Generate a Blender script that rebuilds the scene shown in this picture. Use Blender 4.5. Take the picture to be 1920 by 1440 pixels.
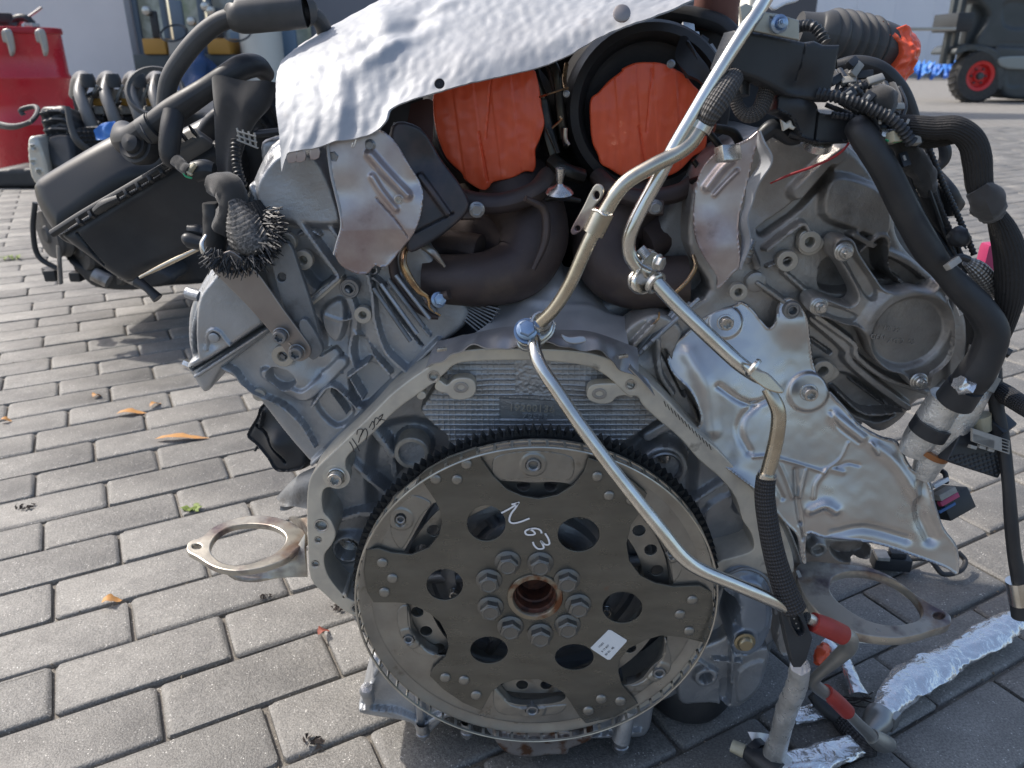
import bpy, math, random
import numpy as np
from mathutils import Vector, Matrix, noise as mnoise

random.seed(7); rng = np.random.RandomState(7)
for o in list(bpy.data.objects): bpy.data.objects.remove(o)
SC = bpy.context.scene
COL = SC.collection

# ------------------------------------------------------------------ camera
F = 1442.0; CX, CY = 960.0, 720.0
PITCH = math.radians(22.9); CAMH = 0.70
cam = bpy.data.cameras.new('camera'); camo = bpy.data.objects.new('camera', cam); COL.objects.link(camo)
cam.sensor_width = 36.0; cam.lens = F/1920*36.0
cam.clip_start = 0.02; cam.clip_end = 400
camo.location = (0, 0, CAMH); camo.rotation_euler = (math.pi/2-PITCH, 0, 0)
cam.dof.use_dof = True; cam.dof.focus_distance = 0.72; cam.dof.aperture_fstop = 11
SC.camera = camo
# ------------------------------------------------------------------ sky, sun, exposure
SUN = Vector((-0.82, 0.36, 1.0)).normalized()
world = bpy.data.worlds.new("World"); SC.world = world; world.use_nodes = True
nt = world.node_tree
bg = nt.nodes['Background']; sky = nt.nodes.new('ShaderNodeTexSky'); sky.sky_type = 'NISHITA'
sky.sun_disc = False; sky.sun_elevation = math.asin(SUN.z); sky.sun_rotation = math.atan2(SUN.x, SUN.y)
sky.dust_density = 3.0; sky.air_density = 1.0; sky.ozone_density = 0.8
nt.links.new(sky.outputs[0], bg.inputs[0]); bg.inputs[1].default_value = 0.15
sun = bpy.data.lights.new('sun', 'SUN'); sun.energy = 3.0; sun.angle = math.radians(1.5); sun.color = (1, .94, .86)
suno = bpy.data.objects.new('sun', sun); COL.objects.link(suno)
suno.rotation_euler = SUN.to_track_quat('Z', 'Y').to_euler(); suno.location = (-3, 3, 6)
SC.view_settings.view_transform = 'Standard'; SC.view_settings.look = 'None'
SC.view_settings.exposure = 0.50; SC.view_settings.gamma = 1.0; SC.view_settings.use_curve_mapping = False

# ------------------------------------------------------------------ measuring helpers
cp, sp = math.cos(PITCH), math.sin(PITCH)
def ray(px, py):
    x = (px-CX)/F; t = (py-CY)/F
    return Vector((x, cp-t*sp, -sp-t*cp))
ORG = Vector((0, 0, CAMH))
def P(px, py, Y):
    d = ray(px, py); return ORG+d*(Y/d.y)
def G(px, py, z=0.0):
    d = ray(px, py); return ORG+d*((z-CAMH)/d.z)
def V(p):
    return p.copy() if isinstance(p, Vector) else P(*p)
def depth(v):   # distance along the optical axis
    return v.y*cp-(v.z-CAMH)*sp
def S(v):       # metres per photograph pixel at a point
    return depth(v)/F

def cat(pts, n=6, closed=False):
    """Catmull-Rom through points (lists or Vectors) -> numpy array"""
    a = np.array([list(p) for p in pts], float)
    if len(a) < 3: 
        return np.array([a[0]+(a[-1]-a[0])*t for t in np.linspace(0, 1, n+1)])
    out = []
    m = len(a)
    rngi = range(m if closed else m-1)
    for i in rngi:
        if closed: p0, p1, p2, p3 = a[(i-1) % m], a[i], a[(i+1) % m], a[(i+2) % m]
        else:
            p1, p2 = a[i], a[i+1]
            p0 = a[i-1] if i > 0 else 2*p1-p2
            p3 = a[i+2] if i+2 < m else 2*p2-p1
        for k in range(n):
            t = k/n
            out.append(.5*((2*p1)+(-p0+p2)*t+(2*p0-5*p1+4*p2-p3)*t*t+(-p0+3*p1-3*p2+p3)*t**3))
    if not closed: out.append(a[-1])
    return np.array(out)

def resample(a, n):
    d = np.r_[0, np.cumsum(np.linalg.norm(np.diff(a, axis=0), axis=1))]
    t = np.linspace(0, d[-1], n)
    return np.array([np.interp(t, d, a[:, k]) for k in range(a.shape[1])]).T

# ------------------------------------------------------------------ object helpers
WLOC = {}
def thing(name, label, cat_, loc=(0, 0, 0), group=None):
    o = bpy.data.objects.new(name, None); COL.objects.link(o)
    o.empty_display_size = .05; o.location = loc; WLOC[o.name] = Vector(loc)
    o['label'] = label; o['category'] = cat_
    if group: o['group'] = group
    return o
def tag(o, label, cat_, group=None):
    o['label'] = label; o['category'] = cat_
    if group: o['group'] = group
    return o
def link(o, parent, loc):
    COL.objects.link(o); WLOC[o.name] = Vector(loc)
    if parent is not None:
        o.parent = parent; o.location = Vector(loc)-WLOC[parent.name]
    else: o.location = loc
    return o
def add(name, verts, faces, mat, parent=None, smooth=True, uvs=None, origin=None, angle=None, kind=None):
    v = np.asarray([tuple(p) for p in verts] if not isinstance(verts, np.ndarray) else verts, float)
    c = (v.min(0)+v.max(0))/2 if origin is None else np.array(origin)
    me = bpy.data.meshes.new(name)
    me.from_pydata((v-c).tolist(), [], faces if isinstance(faces, list) else faces.tolist())
    if uvs is not None:
        l = me.uv_layers.new(name='uv')
        idx = np.zeros(len(me.loops), int); me.loops.foreach_get('vertex_index', idx)
        l.data.foreach_set('uv', np.asarray(uvs, np.float32)[idx].ravel())
    me.materials.append(mat)
    if smooth:
        me.shade_smooth()
        if angle is not None: me.set_sharp_from_angle(angle=math.radians(angle))
    me.validate()
    o = bpy.data.objects.new(name, me)
    if kind: o['kind'] = kind
    return link(o, parent, c)
def inst(name, me, loc, axis=(0, -1, 0), scale=1.0, parent=None, roll=0.0, flip=None):
    o = bpy.data.objects.new(name, me)
    link(o, parent, loc)
    q = Vector(axis).normalized().to_track_quat('Z', 'Y')
    o.rotation_mode = 'QUATERNION'; o.rotation_quaternion = q @ Matrix.Rotation(roll, 3, 'Z').to_quaternion()
    o.scale = (scale,)*3 if not isinstance(scale, (tuple, list)) else scale
    return o

def frames(p):
    T = np.gradient(p, axis=0); T /= np.linalg.norm(T, axis=1)[:, None]+1e-12
    n = np.cross(T[0], [0, 0, 1.0]); 
    if np.linalg.norm(n) < .1: n = np.cross(T[0], [0, 1.0, 0])
    n /= np.linalg.norm(n); N = [n]
    for i in range(1, len(p)):
        n = n-T[i]*np.dot(n, T[i]); n /= np.linalg.norm(n); N.append(n)
    N = np.array(N); return T, N, np.cross(T, N)

def tube(name, pts, w, mat, parent=None, n=14, seg=8, cap=True, flat=None, rf=None, crumple=0, m=True, hollow=False, step=None):
    """tube through points; w = width(s) in photograph pixels (m=False: metres); rf(s, ang)->radius factor"""
    vs = [V(p) for p in pts]
    ws = w if isinstance(w, (list, tuple)) else [w]*len(vs)
    rs = [ww/2*(S(v) if m else 1) for ww, v in zip(ws, vs)]
    a = cat([list(v)+[r] for v, r in zip(vs, rs)], seg)
    L = np.r_[0, np.cumsum(np.linalg.norm(np.diff(a[:, :3], axis=0), axis=1))]
    if step: a = resample(a, max(3, int(L[-1]/step))); L = np.r_[0, np.cumsum(np.linalg.norm(np.diff(a[:, :3], axis=0), axis=1))]
    p = a[:, :3]; r = a[:, 3]
    T, N, B = frames(p)
    k = len(p); an = np.linspace(0, 2*math.pi, n+1)
    fx, fy = (1, 1) if flat is None else flat
    R = np.repeat(r[:, None], n+1, 1)
    if rf is not None: R = R*rf(L[:, None], an[None, :])
    if crumple:
        for i in range(k):
            for j in range(n+1):
                q = Vector((math.cos(an[j])*2, math.sin(an[j])*2, L[i]/r[i]*1.1))+Vector((p[0][0]*31, 5, 0))
                R[i, j] *= 1+crumple*mnoise.noise(q)+crumple*.6*abs(mnoise.noise(q*2.7))
    vv = p[:, None, :]+N[:, None, :]*(R*np.cos(an)*fx)[..., None]+B[:, None, :]*(R*np.sin(an)*fy)[..., None]
    vv = vv.reshape(-1, 3)
    uv = np.stack(np.broadcast_arrays(an[None, :]/(2*math.pi), L[:, None]/(np.mean(r)*2*math.pi)), -1).reshape(-1, 2)
    i = np.arange(k-1)[:, None]*(n+1)+np.arange(n)[None, :]
    faces = np.stack([i, i+1, i+n+2, i+n+1], -1).reshape(-1, 4).tolist()
    if cap:
        vl = list(map(tuple, vv)); ul = list(map(tuple, uv))
        for e, sgn in ((0, 1), (k-1, -1)):
            c = len(vl); vl.append(tuple(p[e])); ul.append((0, 0))
            for j in range(n):
                f = [e*(n+1)+j, e*(n+1)+j+1, c]
                faces.append(f[::-1] if sgn > 0 else f)
        vv = np.array(vl); uv = np.array(ul)
    return add(name, vv, faces, mat, parent, True, uv, angle=50)

def lathe_data(prof, n=32, arc=2*math.pi, star=None):
    """profile [(r,h)] around +Z"""
    v = []; f = []; full = abs(arc-2*math.pi) < 1e-6
    m = n if full else n+1
    for r, h in prof:
        for j in range(m):
            a = arc*j/n; rr = r*(star(a) if star else 1)
            v.append((rr*math.cos(a), rr*math.sin(a), h))
    for i in range(len(prof)-1):
        for j in range(n):
            j2 = (j+1) % m
            f.append((i*m+j, i*m+j2, (i+1)*m+j2, (i+1)*m+j))
    return v, f
def mesh(name, v, f, mat, smooth=True, angle=40):
    me = bpy.data.meshes.new(name); me.from_pydata([tuple(x) for x in v], [], [tuple(x) for x in f])
    me.materials.append(mat)
    if smooth: me.shade_smooth(); me.set_sharp_from_angle(angle=math.radians(angle))
    return me
def merge(*vf):
    V_, F_ = [], []
    for v, f in vf:
        o = len(V_); V_ += [tuple(x) for x in v]; F_ += [tuple(i+o for i in q) for q in f]
    return V_, F_
def lathe(name, loc, axis, prof, mat, parent=None, n=40, scale=1.0, arc=2*math.pi, roll=0, star=None):
    v, f = lathe_data(prof, n, arc, star)
    return inst(name, mesh(name, v, f, mat), loc, axis, scale, parent, roll)

def box_data(x0, x1, y0, y1, z0, z1, b=0.0):
    if b <= 0:
        v = [(x, y, z) for x in (x0, x1) for y in (y0, y1) for z in (z0, z1)]
        f = [(0, 1, 3, 2), (4, 6, 7, 5), (0, 4, 5, 1), (2, 3, 7, 6), (0, 2, 6, 4), (1, 5, 7, 3)]
        return v, f
    import bmesh
    bm = bmesh.new(); v, f = box_data(x0, x1, y0, y1, z0, z1)
    bv = [bm.verts.new(p) for p in v]
    for q in f: bm.faces.new([bv[i] for i in q])
    bmesh.ops.recalc_face_normals(bm, faces=bm.faces)
    bmesh.ops.bevel(bm, geom=bm.edges[:], offset=b, segments=2, profile=.6, affect='EDGES')
    bm.verts.index_update()
    r = ([tuple(x.co) for x in bm.verts], [tuple(x.index for x in q.verts) for q in bm.faces]); bm.free(); return r
def box(name, c, size, mat, parent=None, b=0.0, axis=None, roll=0, up=None):
    """box centred at c; axis = direction of its local Z"""
    sx, sy, sz = size
    v, f = box_data(-sx/2, sx/2, -sy/2, sy/2, -sz/2, sz/2, b)
    me = mesh(name, v, f, mat, True, 30)
    c = V(c)
    if axis is None: axis = (0, 0, 1)
    o = inst(name, me, c, axis, 1.0, parent, roll)
    if axis == (0, 0, 1): o.rotation_quaternion = Matrix.Rotation(roll, 3, 'Z').to_quaternion()
    return o
def rod_data(a, b, r, n=8, r2=None):
    a = Vector(a); b = Vector(b); r2 = r if r2 is None else r2
    q = (b-a).to_track_quat('Z', 'Y'); v = []; f = []
    for p, rr in ((a, r), (b, r2)):
        for j in range(n):
            v.append(tuple(p+q @ Vector((rr*math.cos(2*math.pi*j/n), rr*math.sin(2*math.pi*j/n), 0))))
    f = [(j, (j+1) % n, n+(j+1) % n, n+j) for j in range(n)]+[tuple(range(n))[::-1], tuple(range(n, 2*n))]
    return v, f

# ------------------------------------------------------------------ planes, plates, reliefs
class Plane:
    def __init__(s, px, py, Y, nrm=(0, -1, 0)):
        s.n = Vector(nrm).normalized(); s.o = P(px, py, Y) if Y is not None else G(px, py, 0)
        up = Vector((0, 0, 1)) if abs(s.n.z) < .9 else Vector((0, 1, 0))
        s.ex = up.cross(s.n).normalized(); s.ey = s.n.cross(s.ex).normalized()
    def hit(s, px, py, h=0.0):
        d = ray(px, py); o = s.o+s.n*h
        t = (o-ORG).dot(s.n)/d.dot(s.n); q = ORG+d*t-s.o
        return (q.dot(s.ex), q.dot(s.ey))
    def w(s, px, py, h=0.0):
        d = ray(px, py); o = s.o+s.n*h
        return ORG+d*((o-ORG).dot(s.n)/d.dot(s.n))
    def arr(s, pts, h=0.0): return np.array([s.hit(*p, h) for p in pts])
    def world(s, a, b, h):
        return (np.array(s.o)[None]+a[:, None]*np.array(s.ex)+b[:, None]*np.array(s.ey)+h[:, None]*np.array(s.n))

def seg_dist(A, B, pts, closed):
    """distance of points (A,B) to a polyline, with nearest points"""
    d2 = np.full(A.shape, 1e9); NX = np.zeros(A.shape); NY = np.zeros(A.shape)
    m = len(pts)
    for i in range(m if closed else m-1):
        p, q = pts[i], pts[(i+1) % m]; e = q-p; L = max(e@e, 1e-16)
        t = np.clip(((A-p[0])*e[0]+(B-p[1])*e[1])/L, 0, 1)
        x = p[0]+t*e[0]; y = p[1]+t*e[1]; dd = (A-x)**2+(B-y)**2
        k = dd < d2; d2[k] = dd[k]; NX[k] = x[k]; NY[k] = y[k]
    return np.sqrt(d2), NX, NY
def inside(A, B, pts):
    r = np.zeros(A.shape, bool); m = len(pts)
    for i in range(m):
        x1, y1 = pts[i]; x2, y2 = pts[(i+1) % m]
        if y1 == y2: continue
        c = ((y1 > B) != (y2 > B)) & (A < (x2-x1)*(B-y1)/(y2-y1)+x1); r ^= c
    return r
def sst(x): x = np.clip(x, 0, 1); return x*x*(3-2*x)

def fbm(A, B, sc, seed=0):
    """cheap smooth pseudo-noise from summed sines"""
    r = np.random.RandomState(seed); out = np.zeros(A.shape)
    for k in range(9):
        th = r.rand()*6.28; f = sc*(.5+1.6*r.rand()); ph = r.rand()*6.28
        out += np.sin((A*math.cos(th)+B*math.sin(th))*f+ph+1.3*np.sin((B*math.cos(th)-A*math.sin(th))*f*.7+ph*2))
    return out/9*1.8

def relief(name, pl, outline, feats, mat, parent=None, step=2.4, depth_=0.02, rnd=0.004, smooth_out=4, holes=(), wob=0, wsc=60, seed=0, angle=None, bend=None, amp=1.0):
    """a cast or pressed face: a fine grid over the outline, raised and sunk feature by feature, with its real edge thickness"""
    u = S(pl.o)
    OL = pl.arr(outline); OL = cat(OL, smooth_out, True) if smooth_out > 1 else OL
    H_ = [cat(pl.arr(h), 4, True) for h in holes]
    s = step*u
    x0, y0 = OL.min(0)-s; x1, y1 = OL.max(0)+s
    xs = np.arange(x0, x1+s, s); ys = np.arange(y0, y1+s, s)
    A, B = np.meshgrid(xs, ys); nx = len(xs); ny = len(ys)
    Ac = (A[:-1, :-1]+A[1:, 1:])/2; Bc = (B[:-1, :-1]+B[1:, 1:])/2
    keep = inside(Ac, Bc, OL)
    for h in H_: keep &= ~inside(Ac, Bc, h)
    # boundary verts: used by some but not 4 kept cells
    cnt = np.zeros((ny, nx), int)
    cnt[:-1, :-1] += keep; cnt[1:, :-1] += keep; cnt[:-1, 1:] += keep; cnt[1:, 1:] += keep
    bnd = (cnt > 0) & (cnt < 4)
    dO, NX, NY = seg_dist(A, B, OL, True)
    for h in H_:
        d2, n2, n3 = seg_dist(A, B, h, True); k = d2 < dO; NX[k] = n2[k]; NY[k] = n3[k]; dO = np.minimum(dO, d2)
    A = np.where(bnd, NX, A); B = np.where(bnd, NY, B); dO = np.where(bnd, 0, dO)
    H = np.zeros(A.shape)
    for f in feats:
        k = f[0]
        if k == 'rib' or k == 'groove':       # pts, width px, height mm, (soft)
            _, pts, w, hh = f[:4]; hh /= 1000
            pp = pl.arr(pts, max(hh, 0)); 
            if len(pp) > 2: pp = cat(pp, 4)
            d, _, _ = seg_dist(A, B, pp, False); r = w*u/2
            g = sst((r-d)/(r*(f[4] if len(f) > 4 else .5)))
            if k == 'rib': H = np.maximum(H, H*(1-g)+ (H+0*g+hh)*g) if (len(f) > 5) else np.maximum(H, hh*g+H*(1-g))
            else: H = H-hh*g
        elif k in ('pad', 'add'):             # poly, height mm, soft px
            _, pts, hh, so = f[:4]; hh /= 1000
            pp = pl.arr(pts, max(hh, 0)*.6); pp = cat(pp, 4, True) if len(f) < 5 else pp
            d, _, _ = seg_dist(A, B, pp, True); i = inside(A, B, pp)
            g = sst(.5+np.where(i, d, -d)/(so*u))
            H = H*(1-g)+hh*g if k == 'pad' else H+hh*g
        elif k == 'boss':                     # centre, r px, height mm, hole r, hole depth
            _, c, r, hh, hr, hd = f; hh /= 1000
            c = pl.hit(*c, hh); d = np.hypot(A-c[0], B-c[1]); r *= u
            g = sst((r*1.12-d)/(r*.22)); H = np.maximum(H, hh*g+H*(1-g)) if hh > 0 else H*(1-g)+hh*g
            if hr: g = sst((hr*u*1.1-d)/(hr*u*.25)); H = H*(1-g)+(hh-hd/1000)*g
        elif k == 'dent':                     # centre, r px, mm (gaussian)
            _, c, r, hh = f; c = pl.hit(*c); H = H+hh/1000*np.exp(-((A-c[0])**2+(B-c[1])**2)/(r*u)**2)
        elif k == 'rim':
            H = H+f[2]/1000*(1-sst((dO-f[1]*u*.6)/(f[1]*u*.4)))
        elif k == 'fn': H = H+f[1](A, B, pl, u)
    H = H*amp
    if wob: H = H+wob/1000*fbm(A, B, wsc, seed)
    if bend is not None: H = H+bend(A, B)
    if rnd:
        q = np.clip(1-dO/rnd, 0, 1); H = H-rnd*(1-np.sqrt(np.clip(1-q*q, 0, 1)))
    used = cnt > 0; ids = -np.ones((ny, nx), int); ids[used] = np.arange(used.sum())
    vv = pl.world(A[used], B[used], H[used])
    a = ids[:-1, :-1][keep]; b = ids[:-1, 1:][keep]; c = ids[1:, 1:][keep]; d = ids[1:, :-1][keep]
    faces = np.stack([a, b, c, d], -1)
    # skirt on boundary edges
    ed = np.concatenate([faces[:, [0, 1]], faces[:, [1, 2]], faces[:, [2, 3]], faces[:, [3, 0]]])
    key = ed.min(1)*10**7+ed.max(1); uq, ix, ct = np.unique(key, return_index=True, return_counts=True)
    be = ed[ix[ct == 1]]
    bi = np.unique(be); mp = {int(q): len(vv)+i for i, q in enumerate(bi)}
    back = vv[bi]-np.array(pl.n)[None]*(depth_+np.minimum(0, 0))
    fl = faces.tolist()+[[int(e[1]), int(e[0]), mp[int(e[0])], mp[int(e[1])]] for e in be]
    return add(name, np.vstack([vv, back]), fl, mat, parent, True, angle=angle or 55)

def plate(name, pl, outer, holes, th, mat, parent=None, bevel=0.001, sm=4, h=0.0, holes_sm=None, mpts=False):
    """flat plate with real thickness (front face on the plane raised by h), true holes and rounded edges"""
    cu = bpy.data.curves.new(name, 'CURVE'); cu.dimensions = '2D'; cu.fill_mode = 'BOTH'
    cu.extrude = max(th/2-bevel, 1e-5); cu.bevel_depth = bevel; cu.bevel_resolution = 1; cu.offset = -bevel
    for i, pts in enumerate([outer]+list(holes)):
        a = np.array(pts) if mpts else pl.arr(pts, h)
        if sm > 1 and len(a) < 60: a = cat(a, sm, True)
        sp_ = cu.splines.new('POLY'); sp_.points.add(len(a)-1)
        for k, q in enumerate(a): sp_.points[k].co = (q[0], q[1], 0, 1)
        sp_.use_cyclic_u = True
    t = bpy.data.objects.new('t', cu); COL.objects.link(t)
    dg = bpy.context.evaluated_depsgraph_get(); me = bpy.data.meshes.new_from_object(t.evaluated_get(dg))
    v = np.zeros(len(me.vertices)*3); me.vertices.foreach_get('co', v); v = v.reshape(-1, 3)
    f = [list(p.vertices) for p in me.polygons]
    bpy.data.objects.remove(t); bpy.data.curves.remove(cu); bpy.data.meshes.remove(me)
    w = pl.world(v[:, 0], v[:, 1], v[:, 2]+h-th/2)
    return add(name, w, f, mat, parent, True, angle=30)
def circ(px, py, r, n=28, ry=None, a0=0):
    ry = r if ry is None else ry
    return [(px+r*math.cos(2*math.pi*k/n+a0), py+ry*math.sin(2*math.pi*k/n+a0)) for k in range(n)]

def sheet(name, rows, mat, parent=None, nu=60, nv=40, disp=None, th=0.0012, sc=1.0, two=True, thp=None):
    """bent sheet through rows of (px,py,Y) points"""
    R = [resample(cat([list(V(p)) for p in r], 8), nu) for r in rows]
    R = np.array(R)                                    # rows x nu x 3
    cols = [cat(R[:, j], 12) for j in range(nu)]
    g = np.array([resample(c, nv) for c in cols])       # nu x nv x 3
    du = np.gradient(g, axis=0); dv = np.gradient(g, axis=1); n = np.cross(du, dv)
    n /= np.linalg.norm(n, axis=2)[..., None]+1e-12
    if n[nu//2, nv//2] @ (np.array(ORG)-g[nu//2, nv//2]) < 0: n = -n
    if disp is not None:
        U, W = np.meshgrid(np.linspace(0, 1, nu), np.linspace(0, 1, nv), indexing='ij')
        g = g+n*disp(U, W)[..., None]
    v = g.reshape(-1, 3); k = len(v)
    i = (np.arange(nu-1)[:, None]*nv+np.arange(nv-1)[None]).ravel()
    f = np.stack([i, i+1, i+nv+1, i+nv], -1)
    fl = f.tolist()
    if th:
        b = (g-n*th).reshape(-1, 3); v = np.vstack([v, b])
        fl += (f[:, ::-1]+k).tolist()
        ring = [(a, 0) for a in range(nu)]+[(nu-1, a) for a in range(1, nv)]+[(a, nv-1) for a in range(nu-2, -1, -1)]+[(0, a) for a in range(nv-2, 0, -1)]
        ri = [a*nv+c for a, c in ring]
        fl += [[ri[q], ri[(q+1) % len(ri)], ri[(q+1) % len(ri)]+k, ri[q]+k] for q in range(len(ri))]
    return add(name, v, fl, mat, parent, True, angle=60)
# ------------------------------------------------------------------ materials
def M_(name, col, metal=0.0, rough=0.5, col2=None, csc=25, cpos=(.4, .65), bumps=(), rvar=0.0, coat=0, spec=.5, uvb=None,
       col3=None, c3sc=9, c3pos=(.6, .72), stretch=None, sheen=0, rnd=0.0, aniso=0):
    m = bpy.data.materials.new(name); m.use_nodes = True; t = m.node_tree; N = t.nodes; L = t.links
    b = N['Principled BSDF']
    b.inputs['Metallic'].default_value = metal; b.inputs['Roughness'].default_value = rough
    b.inputs['Coat Weight'].default_value = coat; b.inputs['Coat Roughness'].default_value = .12
    b.inputs['Specular IOR Level'].default_value = spec; b.inputs['Sheen Weight'].default_value = sheen
    tc = N.new('ShaderNodeTexCoord'); src = tc.outputs['Object']
    if stretch:
        mp = N.new('ShaderNodeMapping'); mp.inputs['Scale'].default_value = stretch; L.new(src, mp.inputs[0]); ssrc = mp.outputs[0]
    else: ssrc = src
    def noise(sc, det=4, s=None, ro=.55):
        n = N.new('ShaderNodeTexNoise'); n.inputs['Scale'].default_value = sc; n.inputs['Detail'].default_value = det
        n.inputs['Roughness'].default_value = ro; L.new(s or src, n.inputs['Vector']); return n
    def ramp(n, a, c, out=0):
        r = N.new('ShaderNodeMapRange'); r.inputs[1].default_value = a; r.inputs[2].default_value = c; L.new(n.outputs[out], r.inputs[0]); return r
    def mix(f, c1, c2):
        x = N.new('ShaderNodeMix'); x.data_type = 'RGBA'
        if isinstance(f, float): x.inputs[0].default_value = f
        else: L.new(f, x.inputs[0])
        for i, c in ((6, c1), (7, c2)):
            if isinstance(c, tuple): x.inputs[i].default_value = (*c, 1)
            else: L.new(c, x.inputs[i])
        return x.outputs[2]
    cur = tuple(col); b.inputs['Base Color'].default_value = (*col, 1)
    if col2: cur = mix(ramp(noise(csc, 6, ssrc), *cpos).outputs[0], cur, tuple(col2))
    if col3: cur = mix(ramp(noise(c3sc, 7), *c3pos).outputs[0], cur, tuple(col3))
    if rnd:
        oi = N.new('ShaderNodeObjectInfo'); ge = N.new('ShaderNodeNewGeometry')
        ad = N.new('ShaderNodeMath'); ad.operation = 'ADD'; L.new(oi.outputs['Random'], ad.inputs[0]); L.new(ge.outputs['Random Per Island'], ad.inputs[1])
        fr = N.new('ShaderNodeMath'); fr.operation = 'FRACT'; L.new(ad.outputs[0], fr.inputs[0])
        mr = ramp(fr, 0, 1); mr.inputs[3].default_value = 1-rnd; mr.inputs[4].default_value = 1+rnd
        hs = N.new('ShaderNodeHueSaturation'); L.new(mr.outputs[0], hs.inputs['Value'])
        if isinstance(cur, tuple): hs.inputs['Color'].default_value = (*cur, 1)
        else: L.new(cur, hs.inputs['Color'])
        cur = hs.outputs[0]
    if not isinstance(cur, tuple): L.new(cur, b.inputs['Base Color'])
    if rvar:
        r = ramp(noise(csc*1.7, 5, ssrc), .3, .7); r.inputs[3].default_value = max(.03, rough-rvar); r.inputs[4].default_value = min(1, rough+rvar)
        L.new(r.outputs[0], b.inputs['Roughness'])
    last = None
    for (sc, st) in bumps:                              # (scale, height in mm)
        n = noise(sc, 3, ssrc if sc < 0 else None); bp = N.new('ShaderNodeBump'); bp.inputs['Strength'].default_value = 1
        bp.inputs['Distance'].default_value = st/1000; L.new(n.outputs[0], bp.inputs['Height'])
        if last: L.new(last, bp.inputs['Normal'])
        last = bp.outputs[0]
    if uvb:                                             # ('braid'|'rings'|'streak', around, along, mm)
        kind, na, nl, st = uvb
        sx = N.new('ShaderNodeSeparateXYZ'); L.new(tc.outputs['UV'], sx.inputs[0])
        def mth(op, a, c=None):
            q = N.new('ShaderNodeMath'); q.operation = op
            for i, z in enumerate((a, c)):
                if z is None: continue
                if isinstance(z, (int, float)): q.inputs[i].default_value = z
                else: L.new(z, q.inputs[i])
            return q.outputs[0]
        ua = mth('MULTIPLY', sx.outputs[0], na*6.2832); vl = mth('MULTIPLY', sx.outputs[1], nl*6.2832)
        if kind == 'braid':
            s1 = mth('SINE', mth('ADD', ua, vl)); s2 = mth('SINE', mth('SUBTRACT', ua, vl)); h = mth('MULTIPLY', s1, s2)
        elif kind == 'rings': h = mth('SINE', vl)
        else: h = mth('SINE', ua)
        bp = N.new('ShaderNodeBump'); bp.inputs['Distance'].default_value = st/1000; L.new(h, bp.inputs['Height'])
        if last: L.new(last, bp.inputs['Normal'])
        last = bp.outputs[0]
        if kind == 'braid':
            c2 = tuple(min(1, x*2.6+.01) for x in col)
            mr = N.new('ShaderNodeMapRange'); mr.inputs[1].default_value = -.3; mr.inputs[2].default_value = 1; L.new(h, mr.inputs[0])
            L.new(mix(mr.outputs[0], tuple(col), c2), b.inputs['Base Color'])
    if last: L.new(last, b.inputs['Normal'])
    return m

A_CAST = M_('cast_aluminium', (.43, .445, .465), .70, .40, (.25, .26, .272), 14, (.45, .75), ((1400, .26), (300, .40), (70, .5)), .12, col3=(.16, .15, .14), c3sc=22, c3pos=(.62, .8))
A_CAST2 = M_('grimy_cast_aluminium', (.42, .405, .385), .66, .42, (.25, .232, .215), 16, (.4, .7), ((1300, .28), (240, .45), (60, .5)), .12, col3=(.10, .085, .075), c3sc=20, c3pos=(.58, .76))
A_DARK = M_('dark_grey_casting', (.26, .272, .285), .62, .5, (.16, .167, .175), 18, (.4, .7), ((1200, .28), (220, .5)), .12, col3=(.08, .075, .07), c3sc=26, c3pos=(.56, .72))  # darker grey casting tone with random mottling
A_MACH = M_('machined_aluminium', (.66, .62, .53), .5, .48, (.52, .49, .43), 40, (.4, .65), ((700, .03),), .08, col3=(.15, .13, .11), c3sc=30, c3pos=(.66, .76))
A_BOSS = M_('machined_boss_face', (.55, .52, .46), .6, .45, (.42, .39, .34), 90, (.4, .65), ((900, .04),), .08)
STEEL = M_('flexplate_steel', (.175, .172, .155), .76, .32, (.13, .127, .113), 18, (.35, .7), ((500, .04),), .10, col3=(.22, .085, .035), c3sc=26, c3pos=(.72, .84), stretch=(1, 1, 3))
STEEL2 = M_('pressed_steel_dish', (.34, .332, .305), .78, .36, (.26, .25, .23), 30, (.35, .65), ((400, .05),), .10, col3=(.10, .075, .05), c3sc=38, c3pos=(.62, .75))
GEAR = M_('gear_steel', (.05, .055, .06), .6, .45, (.025, .028, .03), 80, (.4, .6), ((500, .1),), .1)
BOLT = M_('zinc_bolt', (.34, .35, .36), .75, .36, (.20, .20, .205), 120, (.4, .65), ((900, .04),), .1)
BRIGHT = M_('bright_bolt', (.62, .61, .58), .9, .28, (.40, .38, .35), 150, (.45, .65), ((900, .03),), .08)
BLUEB = M_('blue_zinc_bolt', (.36, .47, .62), .8, .32, (.25, .33, .45), 150, (.45, .65), ())
HUB = M_('rusty_hub', (.30, .26, .20), .7, .4, (.17, .07, .035), 60, (.48, .62), ((600, .08),), .1)
RUSTI = M_('rusty_bore', (.13, .05, .03), .35, .6, (.05, .025, .02), 120, (.4, .6), ((600, .2),), .1)
CHROME = M_('bright_steel_pipe', (.76, .745, .70), 1.0, .22, (.62, .59, .52), 40, (.4, .7), ((60, .05),), .07)
TAN = M_('tinted_steel_pipe', (.60, .55, .45), .97, .28, (.46, .40, .31), 40, (.4, .7), ((60, .05),), .07)
SHIELD = M_('pressed_aluminium_heat_shield', (.40, .415, .435), .22, .60, (.34, .35, .37), 9, (.4, .65), ((350, .08), (90, .35)), .08, col3=(.25, .235, .23), c3sc=22, c3pos=(.66, .82))
SHIELD2 = M_('smooth_aluminium_shield', (.56, .55, .54), .92, .32, (.40, .395, .39), 12, (.4, .7), ((400, .03),), .08, col3=(.27, .26, .25), c3sc=20, c3pos=(.66, .82))
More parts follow.
